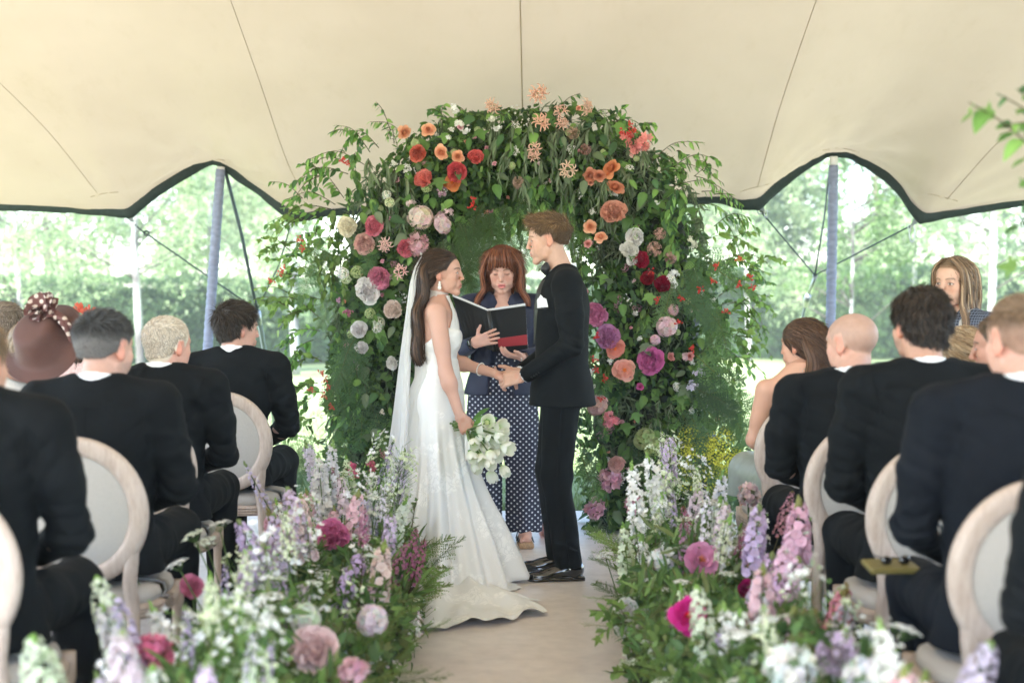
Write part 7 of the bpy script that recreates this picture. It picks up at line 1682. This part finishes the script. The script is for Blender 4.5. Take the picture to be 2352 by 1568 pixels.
for x, y, r, c in [(928, 303, 14, PEACH), (984, 299, 13, PEACH), (1014, 350, 14, PEACH), (1052, 360, 13, PEACH), (1405, 388, 18, ORANGE), (1357, 402, 16, (.62, .24, .15)), (1376, 404, 13, (.62, .24, .15)), (1412, 432, 18, (.60, .22, .12)), (1355, 521, 12, PEACH), (1380, 545, 12, PEACH)]: bloom('rose', rk(), x, y, r * 1.25, c)
for x, y, r, c in [(960, 352, 20, CORAL), (976, 415, 24, (.76, .20, .17)), (1048, 395, 24, (.70, .10, .12)), (1093, 362, 18, (.72, .12, .11)), (1409, 488, 26, (.72, .34, .24)), (857, 520, 21, (.72, .22, .30)), (800, 522, 22, CREAM), (835, 560, 24, BLUSH), (873, 637, 23, (.72, .25, .38)), (843, 668, 26, WHITE), (905, 712, 22, (.78, .66, .58)), (825, 757, 20, WHITE), (1462, 545, 21, WHITE), (1444, 574, 19, WHITE), (1455, 598, 13, WHITE),
                   (1372, 719, 29, (.66, .22, .42)), (1395, 775, 26, (.55, .22, .45)), (1497, 827, 29, (.66, .16, .42)), (1470, 598, 20, (.34, .008, .03)), (1520, 655, 19, WINE), (1488, 640, 16, (.26, .01, .02)), (930, 568, 18, (.72, .18, .25)), (1415, 1064, 20, BLUSH), (830, 800, 16, WHITE), (903, 832, 15, WHITE), (1245, 1140, 20, (.72, .50, .48)), (1268, 1182, 22, LPINK), (1258, 1216, 22, BLUSH), (950, 1010, 14, LPINK)]: bloom('peony', pk(), x, y, r * 1.18, c)
for x, y, r, c in [(1040, 420, 18, (.66, .20, .06)), (1412, 800, 20, (.80, .27, .20)), (1433, 850, 23, (.80, .38, .30))]: bloom('open_peony', 'openpeony', x, y, r * 1.15, c)
for x, y, r, c in [(1400, 1100, 27, LPINK), (1365, 1166, 21, LPINK), (1457, 1157, 20, (.70, .34, .42)), (960, 560, 26, (.68, .36, .40))]: bloom('carnation', f'carnation{ga.integers(0, 3)}', x, y, r, c)
for x, y, r, c in [(965, 500, 28, (.76, .60, .52)), (1016, 514, 23, (.72, .52, .54)), (960, 568, 22, (.66, .38, .42)), (1532, 750, 25, (.74, .52, .54)), (1546, 712, 15, (.70, .40, .44)), (1372, 930, 27, (.56, .34, .30)), (1480, 1008, 27, (.30, .38, .13)), (1535, 1032, 26, (.34, .44, .15)), (1500, 1025, 24, (.32, .40, .14)), (880, 640, 12, GRNY), (1505, 780, 14, (.7, .45, .5))]: bloom('hydrangea', f'hydrangea{ga.integers(0, 3)}', x, y, r, c)
for x, y, r, c in [(820, 625, 16, GRNY), (795, 640, 13, (.55, .62, .4)), (870, 742, 16, (.62, .64, .5)), (850, 720, 14, GRNY), (895, 466, 13, (.62, .66, .40)), (888, 448, 12, WHITE), (788, 628, 15, WHITE), (868, 752, 15, WHITE), (980, 430, 15, GRNY), (1060, 640, 12, GRNY), (1540, 640, 12, WHITE)]: bloom('viburnum_ball', 'snowball', x, y, r, c)
for x, y, r, c in [(1503, 572, 17, (.50, .28, .22)), (1515, 537, 14, (.50, .28, .22)), (1540, 592, 14, (.42, .22, .20)), (1316, 305, 15, (.42, .26, .18)), (1345, 343, 13, (.36, .18, .15)), (1190, 418, 13, (.40, .26, .2)), (1190, 425, 10, (.4, .26, .2))]: bloom('allium', 'allium', x, y, r, c)
for x, y, r, c in [(1235, 214, 26, (.80, .48, .36)), (1340, 246, 22, (.78, .50, .38)), (1240, 282, 24, (.78, .46, .34)), (1290, 258, 20, (.78, .48, .38)), (1232, 345, 22, (.76, .46, .36)), (1303, 387, 24, (.78, .56, .42)), (1135, 242, 22, (.78, .50, .38)), (1290, 285, 18, (.76, .46, .36)), (1225, 362, 16, (.76, .5, .4)), (884, 560, 20, (.80, .52, .46)), (922, 625, 20, (.80, .50, .46))]: bloom('nerine', f'nerine{ga.integers(0, 2)}', x, y, r / .078, c, .12)
for x, y, r, c in [(1048, 246, 15, WHITE), (1055, 288, 14, WHITE), (1068, 296, 12, WHITE), (1028, 318, 10, WHITE), (1128, 270, 12, WHITE), (1140, 290, 12, WHITE), (1035, 300, 10, WHITE), (1550, 630, 12, WHITE), (1545, 655, 14, WHITE), (1470, 780, 10, WHITE), (1350, 850, 14, WHITE), (1360, 880, 14, WHITE), (1400, 830, 10, WHITE), (1605, 860, 14, (.60, .56, .70)), (1590, 890, 16, (.58, .54, .70)), (1020, 420, 16, (.58, .34, .46)), (1012, 440, 12, (.58, .34, .46)), (945, 470, 14, (.74, .58, .58)), (1030, 490, 12, (.74, .56, .58)), (880, 945, 10, CREAM), (1570, 820, 12, (.6, .4, .42)), (1585, 560, 16, (.62, .62, .5)), (780, 690, 10, MAUVE), (800, 720, 12, (.5, .15, .25)), (812, 830, 8, MAUVE)]: bloom('small_blossom', 'phlox' if r > 11 else 'whitecluster', x, y, r / .045, c)
for x, y, r, c in [(815, 1074, 20, HOT), (850, 1074, 15, HOT), (884, 1040, 12, (.62, .2, .3)), (1410, 975, 20, (.76, .22, .28)), (1402, 955, 14, (.76, .28, .30)), (1480, 318, 20, (.76, .26, .24)), (1460, 330, 18, (.74, .24, .24)), (1435, 318, 16, (.72, .22, .2)), (1465, 345, 16, (.76, .3, .28)), (1445, 860, 8, PINK)]: bloom('snapdragon', 'phlox', x, y, r / .038, c)
for x, y in [(1650, 612), (1700, 600), (1692, 652), (1612, 665), (1567, 680), (1668, 720), (1720, 640), (1640, 640), (1560, 745), (1595, 800), (1365, 820), (1372, 845), (1432, 300), (1442, 288), (1455, 305), (1440, 312), (1082, 460), (1085, 478), (790, 372), (795, 380), (640, 625), (655, 620), (625, 640), (690, 545), (700, 570), (742, 870), (752, 885), (748, 905), (765, 930), (715, 900), (735, 860), (1495, 620), (1515, 690), (1385, 870), (1340, 905), (1380, 910), (1730, 655), (1365, 770)]:
    bloom('red_blossom', 'trumpet', x, y, 9 / .034, (.62, .035, .03) if x > 1000 or y < 500 else (.60, .07, .05), .16)
for k in range(26): bloom('dill', 'dill', ga.uniform(1560, 1700), ga.uniform(985, 1110), 24 / .06, (.66, .64, .06), .10, (ga.normal(0, .5), -1, .8))
for x, y in [(1542, 818), (1470, 888), (1585, 818), (1350, 560)]: bloom('flower_bud', rk(), x, y, 10, (.70, .30, .28) if x != 1470 else (.55, .08, .3))

for k in range(150):   # small fillers between the large heads
    t_, u_ = ga.random(), ga.uniform(-.95, .95); p = asurf(np.array([t_]), np.array([u_]), .05)[0]
    if p[2] < .1: continue
    me_, c_, s_ = [('whitecluster', WHITE, .7), ('phlox', (.78, .55, .58), .5), ('rose0', LPINK, .016), ('hydrangea1', (.45, .55, .25), .022), ('umbel1', WHITE, .8), ('rose2', (.75, .35, .25), .014), ('astilbe0', (.45, .22, .26), .8), ('minispray1', WHITE, .5)][k % 8]
    put(arch, 'filler_blossom', me_, p + (0, -.03, 0), zrot((ga.normal(0, .5), -1, .2 + ga.normal(0, .4)), ga.uniform(0, 6)), s_ * ga.uniform(.7, 1.3), c_)
for (px, py) in [(1085, 560), (1215, 545), (1120, 540), (1165, 525), (1240, 560), (1070, 600)]:
    for j in range(2): frond(px + ga.normal(0, 12), py + ga.normal(0, 10), .2, ga.normal(0, 20), col=np.array((.10, .18, .05)))
# ------------------------------------------------------------------ flower meadows along the aisle
def bank(label, sg, heroes, seed, edge):
    o = thing('aisle_flower_border', label, 'flower border', (sg * .72, 5.0, 0)); O = np.array((sg * .72, 5.0, 0.)); g = np.random.default_rng(seed)
    X0 = lambda y: np.interp(y, [2.6, 3.2, 4.2, 5.2, 6.2, 7.0], edge)          # aisle side
    X1 = lambda y: np.interp(y, [2.6, 4.0, 5.5, 6.4, 7.0], [1.02, 1.05, 1.04, .98, .84])
    n = 15000; y = g.uniform(2.6, 7.0, n); a = g.random(n); x = X0(y) * (1 - a) + X1(y) * a; h = (.20 + .22 * np.sin(np.pi * np.clip(a * .9 + .12, 0, 1))) * (1 + .30 * vnoise(np.stack([x, y, y], 1), 3.5, seed)); h *= np.interp(y, [2.6, 6.2, 7.0], [1.15, 1., .6]); z = h * g.random(n) ** .5 + .02
    HP = [(h_[1], h_[2], max(h_[3], 16) * 1.25, h_[4]) for h_ in heroes if h_[3]]
    def clear(X, Y, Z):
        px = 1176 + X / Y * FPX; py = 690 - (Z - EYE) / Y * FPX; ok = np.ones(np.shape(px), bool)
        for hx, hy, hr, hY in HP: ok &= ~((np.hypot(px - hx, py - hy) < hr * np.where(np.asarray(Y) < 9, 1., 1.)) & (np.asarray(Y) < hY + .03))
        return ok
    ok = clear(sg * x, y, z); x, y, z, n = x[ok], y[ok], z[ok], int(ok.sum())
    p = np.stack([sg * x, y, z], 1) - O; D = g.normal(0, .8, (n, 3)) + (0, -.2, .7); Rs = looks(D, (0, 0, 1.), g.normal(0, 1, n)); sp = vnoise(np.stack([x, y, z], 1), 4., seed + 3)
    LG = np.array([(.11, .20, .06), (.15, .26, .075), (.08, .16, .05), (.18, .29, .09), (.17, .21, .08)])
    for m_, T, s_, cc in [(sp < -.2, WIL[0], .085, LG), ((sp >= -.2) & (sp < .25), LEAF[0], .040, LG), (sp >= .25, LOB, .045, LG * .9)]:
        k = m_.sum(); V, Fc, C = scatter(T, Rs[m_], p[m_], s_ * g.uniform(.6, 1.4, k), cc[g.integers(0, len(cc), k)] * g.uniform(.65, 1.35, (k, 1))); q = link('foliage', mesh('foliage', V, Fc, C), o, M['leaf']); q['kind'] = 'stuff'
    for k in range(95):
        yy = g.uniform(2.7, 6.9); aa = g.random() ** 1.4; xx = X0(yy) * (1 - aa) + X1(yy) * aa; d = (-sg * (1 - aa) * g.uniform(.3, 1.2) + g.normal(0, .3), g.normal(0, .5), .7)
        put(o, 'fern_frond', f'frond{g.integers(0, 3)}', np.array((sg * xx, yy, .10 + .12 * g.random())) - O, look(d, (g.normal(0, .3), 0, 1)), g.uniform(.16, .30), LIME[g.integers(0, 3)] * g.uniform(.7, 1.3))
    for k in range(190):  # low small blossoms over the green on the aisle side
        yy = g.uniform(2.9, 6.75); aa = g.random() ** 1.2 * .7; xx = X0(yy) * (1 - aa) + X1(yy) * aa; zz = (.20 + .30 * aa) * g.uniform(.7, 1.25)
        if not clear(sg * xx, yy, zz).all(): continue
        me_, cc_, s2 = [('minispray0', WHITE, .85), ('minispray2', (.72, .78, .60), .9), ('umbel1', WHITE, .8), ('whitecluster', (.80, .66, .72), .9), ('phlox', (.66, .56, .74), .65), ('minispray1', (.80, .62, .68), .8), ('umbel2', (.74, .80, .64), .9), ('phlox', WHITE, .6), ('catmint1', (.52, .42, .60), .9), ('astilbe2', (.62, .30, .38), .8)][k % 10]
        put(o, 'blossom', me_, np.array((sg * xx, yy, zz)) - O, zrot((-sg * .35 * (1 - aa) + g.normal(0, .25), -.35 + g.normal(0, .25), 1.), g.uniform(0, 6)) , s2 * g.uniform(.7, 1.25), cc_)
    for k in range(30):   # leafy sprays over the edge
        yy = g.uniform(2.8, 6.8); xx = X0(yy) + g.uniform(0, .5); b = Bag(); p0 = np.array((sg * xx, yy, .22)) - O; sprig(b, p0, p0 + np.array((-sg * g.uniform(-.1, .16), g.normal(0, .1), g.uniform(.0, .34))), 14, [LEAF[0], LOB] if k % 2 else WIL, .038, LG, .1, .3, g); b.build('leafy_spray', M['leaf'], o)
    base_sheet = Bag(); yy = np.linspace(2.6, 7.0, 40); V = []
    for q in yy:
        for a in (0.06, .3, .7, .94): V.append((sg * (X0(q) * (1 - a) + X1(q) * a), q, (.02, .10, .10, .02)[int(a * 4)]))
    base_sheet.add(np.array(V) - O, grid_faces(40, 4, flip=sg > 0), (.02, .035, .015)); base_sheet.build('dark_base', M['leaf'], o)  # low dark green sheet under the stems
    def stem(me, top, col, sc=1., name=None, lean=None, kind='spike'):
        top = np.array(top, float); xc = (X0(top[1]) * .55 + X1(top[1]) * .45) * sg; l = ((top[0] - xc) * 1.0 + g.normal(0, .09), g.normal(0, .16)); Rm = zrot((l[0], l[1], 1.)) @ rotm('Z', g.uniform(0, 6)); put(o, name or me.rstrip('0123456789'), me, top - O, Rm, sc, np.clip(col, 0, .85))
    def head(me, px, py, r, Y, col, name):
        c = P(px, py, Y); put(o, name, me, c - O, zrot((g.normal(0, .2), -.9, .55 + g.normal(0, .2)), g.uniform(0, 6)), r / (FPX / Y), np.array(col)); b = Bag(); q = c - O; b.add(*tube([q + (0, .02, -.02), q + (.01, .03, -c[2] * .5), q * (1, 1, 0) + (.03, .05, .05)], .004, 5), (.10, .18, .06)); b.build('flower_stem', M['leaf'], o)
    for (me, px, py, r, Y, col, nm) in heroes:
        if r: head(me, px, py, r, Y, col, nm)
        else: stem(me, P(px, py, Y), col, 1.12, nm)
    pal = [('larkspur', WHITE, 8), ('larkspur', (.62, .54, .68), 3), ('stock', (.74, .62, .68), 6), ('stock', (.66, .54, .70), 5), ('stock', WHITE, 5), ('catmint', (.42, .33, .50), 14), ('umbel', (.72, .77, .64), 46), ('umbel', WHITE, 34), ('minispray', WHITE, 40), ('minispray', (.66, .74, .48), 26), ('astilbe', (.36, .12, .20), 6), ('snapdragon', (.76, .50, .54), 5), ('snapdragon', (.76, .62, .60), 5), ('larkspur', (.60, .70, .42), 6), ('astilbe', (.66, .70, .46), 12), ('catmint', (.66, .61, .70), 10)]
    for nm, col, cnt in pal:
        for k in range(cnt):
            yy = g.uniform(2.75, 6.6); aa = g.uniform(.12, .95); xx = X0(yy) * (1 - aa) + X1(yy) * aa; cap_ = .50 + .20 * np.sin(np.pi * min(1, aa + .15))
            zz = cap_ * g.uniform(.60, 1.10) * np.interp(yy, [2.6, 4, 6.6], [1.0, 1.0, 1.12]) * (.82 if nm == 'umbel' else 1)
            zs_ = np.linspace(zz - .26, zz + .01, 8)
            if not clear(np.full(8, sg * xx), np.full(8, yy), zs_).all(): continue
            stem(f'{nm}{g.integers(0, 3)}', (sg * xx, yy, zz), np.array(col) * g.uniform(.88, 1.08), g.uniform(.75, 1.05), {'umbel': 'white_umbel', 'minispray': 'blossom_spray', 'catmint': 'catmint_spike', 'stock': 'stock_flower', 'astilbe': 'astilbe_plume'}.get(nm, nm))
    return o
hl = [('peony0', 762, 1232, 44, 5.6, (.66, .17, .34), 'peony'), ('carnation1', 352, 1505, 46, 3.7, (.70, .16, .28), 'carnation'), ('peony1', 440, 1348, 28, 4.6, (.68, .20, .32), 'peony'), ('peony2', 722, 1492, 56, 3.9, (.76, .56, .54), 'peony'), ('hydrangea0', 700, 1420, 42, 4.3, (.70, .74, .58), 'hydrangea'), ('hydrangea1', 855, 1425, 40, 4.5, (.74, .62, .62), 'hydrangea'), ('carnation0', 812, 1545, 34, 3.8, (.74, .42, .48), 'carnation'),
      ('stock0', 548, 1195, 0, 4.6, LILAC, 'lilac_stock'), ('stock1', 575, 1255, 0, 4.6, (.60, .44, .66), 'lilac_stock'), ('stock2', 660, 1120, 0, 5.0, (.66, .52, .68), 'lilac_stock'), ('stock0', 628, 1180, 0, 4.9, (.64, .52, .68), 'lilac_stock'), ('stock1', 640, 1330, 0, 4.6, (.60, .46, .66), 'lilac_stock'), ('snapdragon0', 690, 1135, 0, 5.4, (.76, .54, .50), 'snapdragon'), ('snapdragon1', 665, 1160, 0, 5.0, (.74, .56, .54), 'snapdragon'), ('snapdragon2', 885, 1240, 0, 5.0, (.76, .60, .54), 'snapdragon'), ('stock2', 825, 1265, 0, 5.0, (.58, .42, .66), 'lilac_stock'), ('stock0', 805, 1300, 0, 4.9, (.56, .40, .64), 'lilac_stock'),
      ('larkspur0', 765, 1010, 0, 6.2, (.68, .66, .68), 'larkspur'), ('larkspur1', 700, 1010, 0, 6.3, (.56, .50, .58), 'larkspur'), ('larkspur2', 730, 1040, 0, 6.1, (.66, .64, .60), 'larkspur'), ('larkspur0', 840, 1130, 0, 6.0, (.54, .48, .62), 'larkspur'), ('catmint0', 905, 1010, 0, 6.3, (.36, .30, .48), 'catmint_spike'), ('catmint1', 860, 1150, 0, 6.0, (.38, .32, .48), 'catmint_spike'), ('catmint2', 560, 1060, 0, 5.6, (.44, .36, .50), 'catmint_spike'), ('larkspur1', 935, 1140, 0, 6.0, (.66, .72, .60), 'larkspur'), ('astilbe0', 955, 1215, 0, 5.5, (.36, .10, .20), 'astilbe_plume'), ('astilbe1', 975, 1240, 0, 5.5, (.34, .10, .18), 'astilbe_plume'), ('astilbe2', 930, 1250, 0, 5.4, (.34, .12, .2), 'astilbe_plume'),
      ('snapdragon0', 525, 1490, 0, 3.9, (.74, .30, .42), 'snapdragon'), ('snapdragon1', 615, 1170, 0, 5.2, (.72, .36, .42), 'snapdragon'), ('stock1', 75, 1460, 0, 3.0, (.62, .70, .52), 'white_stock'), ('stock2', 105, 1490, 0, 3.05, (.60, .70, .50), 'white_stock'), ('stock0', 600, 1490, 0, 3.3, (.66, .76, .50), 'white_stock'), ('stock2', 350, 1530, 0, 3.2, (.72, .76, .68), 'white_stock'), ('stock0', 222, 1325, 0, 3.7, (.66, .72, .54), 'white_stock'), ('stock1', 262, 1370, 0, 3.7, (.58, .50, .66), 'lilac_stock'), ('stock2', 232, 1390, 0, 3.65, (.62, .6, .6), 'white_stock'), ('larkspur2', 345, 1380, 0, 4.0, WHITE, 'larkspur'), ('umbel0', 282, 1270, 0, 4.6, WHITE, 'white_umbel'), ('umbel1', 405, 1290, 0, 4.5, WHITE, 'white_umbel'), ('umbel2', 440, 1225, 0, 4.6, (.72, .78, .62), 'white_umbel'), ('umbel0', 470, 1240, 0, 4.7, (.72, .78, .62), 'white_umbel'), ('umbel1', 500, 1200, 0, 4.7, WHITE, 'white_umbel')]
hr = [('openpeony1', 1610, 1285, 46, 5.2, (.70, .28, .46), 'open_peony'), ('openpeony', 1580, 1415, 44, 4.3, (.62, .02, .24), 'magenta_peony'), ('peony1', 1716, 1360, 32, 5.0, (.56, .02, .20), 'magenta_peony'), ('peony2', 1438, 1405, 32, 5.15, WHITE, 'peony'), ('peony1', 1437, 1440, 26, 5.1, WHITE, 'peony'), ('carnation2', 1815, 1535, 62, 3.3, (.76, .78, .74), 'white_dahlia'), ('allium', 1925, 1500, 50, 3.4, (.56, .42, .58), 'allium'), ('carnation1', 1520, 1285, 28, 5.3, WHITE, 'carnation'), ('hydrangea2', 1800, 1340, 26, 5.0, (.7, .55, .6), 'hydrangea'), ('carnation0', 1975, 1555, 40, 3.3, (.76, .78, .78), 'carnation'), ('carnation2', 1720, 1135, 28, 5.9, (.66, .48, .48), 'carnation'),
      ('stock0', 1745, 1160, 0, 4.8, LILAC, 'lilac_stock'), ('stock1', 1775, 1270, 0, 4.6, (.64, .46, .64), 'lilac_stock'), ('stock2', 1790, 1320, 0, 4.4, (.62, .42, .62), 'lilac_stock'), ('snapdragon0', 1835, 1140, 0, 4.5, (.74, .44, .56), 'pink_snapdragon'), ('stock0', 1825, 1215, 0, 4.5, (.72, .46, .58), 'lilac_stock'), ('stock1', 1835, 1280, 0, 4.4, (.70, .46, .60), 'lilac_stock'), ('larkspur0', 1860, 1190, 0, 4.7, (.58, .66, .60), 'larkspur'), ('snapdragon1', 1850, 1400, 0, 3.9, (.76, .32, .38), 'pink_snapdragon'), ('snapdragon2', 1872, 1400, 0, 3.95, (.76, .36, .40), 'pink_snapdragon'), ('snapdragon0', 1945, 1340, 0, 4.2, (.70, .28, .34), 'pink_snapdragon'),
      ('larkspur1', 1450, 1060, 0, 5.9, WHITE, 'larkspur'), ('larkspur2', 1485, 1040, 0, 5.9, WHITE, 'larkspur'), ('larkspur0', 1520, 1130, 0, 5.7, WHITE, 'larkspur'), ('larkspur1', 1660, 1080, 0, 5.8, (.70, .70, .74), 'larkspur'), ('larkspur2', 1655, 1140, 0, 5.4, (.68, .72, .62), 'larkspur'), ('larkspur0', 1680, 1180, 0, 5.2, WHITE, 'larkspur'), ('larkspur2', 1430, 1200, 0, 5.6, (.62, .70, .50), 'larkspur'), ('larkspur1', 1470, 1230, 0, 5.5, WHITE, 'larkspur'), ('umbel0', 1388, 1270, 0, 5.9, (.70, .72, .68), 'white_umbel'), ('stock2', 1600, 1345, 0, 4.1, (.66, .72, .54), 'white_stock'), ('stock1', 1700, 1400, 0, 4.0, (.72, .78, .66), 'white_stock'), ('stock0', 1740, 1430, 0, 3.9, (.74, .78, .70), 'white_stock'), ('stock2', 1950, 1380, 0, 4.0, (.62, .58, .66), 'lilac_stock'), ('stock1', 2275, 1475, 0, 2.85, (.58, .52, .64), 'lilac_stock'), ('umbel1', 2000, 1450, 0, 3.5, WHITE, 'white_umbel'), ('umbel2', 2080, 1440, 0, 3.4, WHITE, 'white_umbel'), ('astilbe0', 1570, 1165, 0, 5.5, (.38, .12, .20), 'astilbe_plume'), ('astilbe1', 1820, 1130, 0, 5.4, (.48, .2, .24), 'astilbe_plume'), ('catmint0', 1570, 1190, 0, 5.2, (.42, .2, .3), 'catmint_spike')]
bankL = bank('wild meadow border of lilac stocks and white umbels along the bride\'s side of the aisle', -1, hl, 5, [.52, .50, .45, .37, .38, .48])
bankR = bank('wild meadow border with magenta peonies along the groom\'s side of the aisle', 1, hr, 6, [.54, .53, .46, .40, .50, .58])
# loose leaves at the near edge of the right border and the plant leaning in at the far right
b = Bag(); O = P(1480, 1440, 5.0); g = np.random.default_rng(9)
o = thing('trailing_ivy', 'bright green leafy stem trailing onto the carpet beside the white peony', 'foliage', O * (1, 1, 0)); O = O * (1, 1, 0)
for a, c in (((1450, 1440), (1360, 1400)), ((1450, 1430), (1372, 1460)), ((1440, 1420), (1400, 1385)), ((1470, 1560), (1400, 1545))): sprig(b, P(*a, 5.05) - O, P(*c, 4.95) - O, 9, [LOB, LEAF[0]], .055, LIME * 1.0, .05, .2, g)
b.build('leaves', M['leaf'], o)
o = thing('hanging_vine', 'out of focus leafy vine hanging in from the right edge', 'vine', P(2420, 250, 3.6)); O = np.array(o.location); g = np.random.default_rng(12)
for k, (a, c, n_, s_) in enumerate([((2420, 400), (2225, 235), 9, .075), ((2430, 330), (2290, 215), 6, .06), ((2400, 300), (2340, 205), 4, .05), ((2430, 300), (2300, 290), 4, .05), ((2450, 440), (2338, 520), 6, .075), ((2450, 560), (2335, 610), 6, .08), ((2440, 380), (2350, 430), 4, .06)]):
    b = Bag(); sprig(b, P(*a, 3.6) - O, P(*c, 3.55) - O, n_, [LEAF[1], LOB], s_, GREENS[1:] * 1.5, .04, .3, g, stemr=.0035); b.build('vine_stem', M['leaf'], o)
b = Bag(); b.add(*tube([P(2440, 200, 3.6) - O, P(2440, 700, 3.62) - O, P(2445, 1500, 3.65) - O], .008, 5), (.10, .08, .05)); b.build('main_stem', M['bark'], o)

# bouquet in the bride's hand
def build_bouquet():
    hand_ = P(1073, 985, 6.88); o = thing('bouquet', 'bouquet of white tulips hanging from the bride\'s right hand', 'bouquet', hand_); O = np.array(hand_); g = np.random.default_rng(3)
    heads = [(1120, 968, 1), (1135, 985, 0), (1150, 980, 1), (1108, 985, 1), (1148, 1005, 0), (1165, 1028, 1), (1128, 1010, 1), (1105, 1010, 0), (1095, 1035, 1), (1085, 1050, 0), (1108, 1055, 1), (1128, 1048, 0), (1140, 1045, 1), (1160, 1083, 0), (1130, 1095, 0), (1095, 1075, 0), (1118, 1030, 1), (1140, 1020, 0), (1152, 998, 1), (1125, 1065, 0), (1088, 1020, 0)]
    for i, (px, py, k) in enumerate(heads):
        Y = 6.80 + g.uniform(-.08, .06); p = P(px, py, Y) - O; d = p / np.linalg.norm(p) + (0, -.25, -.15 if py > 1040 else .1) + g.normal(0, .15, 3); d /= np.linalg.norm(d)
        put(o, 'tulip', f'tulip{k}', p - d * .03, zrot(d, g.uniform(0, 6)), g.uniform(.95, 1.12), (.76, .76, .66))
        b = Bag(); q = p - d * .03; m_ = q * .45 + g.normal(0, .012, 3); b.add(*tube(catmull([q, m_, (g.normal(0, .008), g.normal(0, .008), 0), (-.060 + g.normal(0, .006), g.normal(0, .012), .022 + g.normal(0, .012))], 12), .0034, 5), np.array((.20, .30, .10)) * g.uniform(.8, 1.2)); b.build('stem', M['leaf'], o)
    for k in range(12):
        d = np.array((.7, g.normal(0, .3), -.5 + g.normal(0, .5))); put(o, 'leaf', f'leaf{k % 3}', g.normal(0, .012, 3) + d * .04, look(d, (g.normal(), g.normal(), 1)), g.uniform(.08, .14), GREENS[k % 5] * 2)
    b = Bag()
    for k in range(14): b.addT(BALL, np.eye(3), np.array((-.064, 0, .022)) + g.normal(0, .010, 3), np.array((.16, .25, .08)), .0055)
    b.build('stem_ends', M['leaf'], o)
    b = Bag(); b.add(*tube([(-.03, .0, .005), (.0, 0, 0), (.035, 0, -.012)], [.019, .016, .020], 12)); w = b.build('ribbon', M['silk'], o)
    V = [(.0 + .012 * u + .003 * f, -.02, -.03 - .12 * f) for f in np.linspace(0, 1, 8) for u in (-1, 1)]; link('ribbon_tail', mesh('tail', V, [grid_faces(8, 2)], np.ones(3)), w, M['silk'])
    return o
build_bouquet()
build_groom(); build_bride(); build_celebrant(); build_folder()
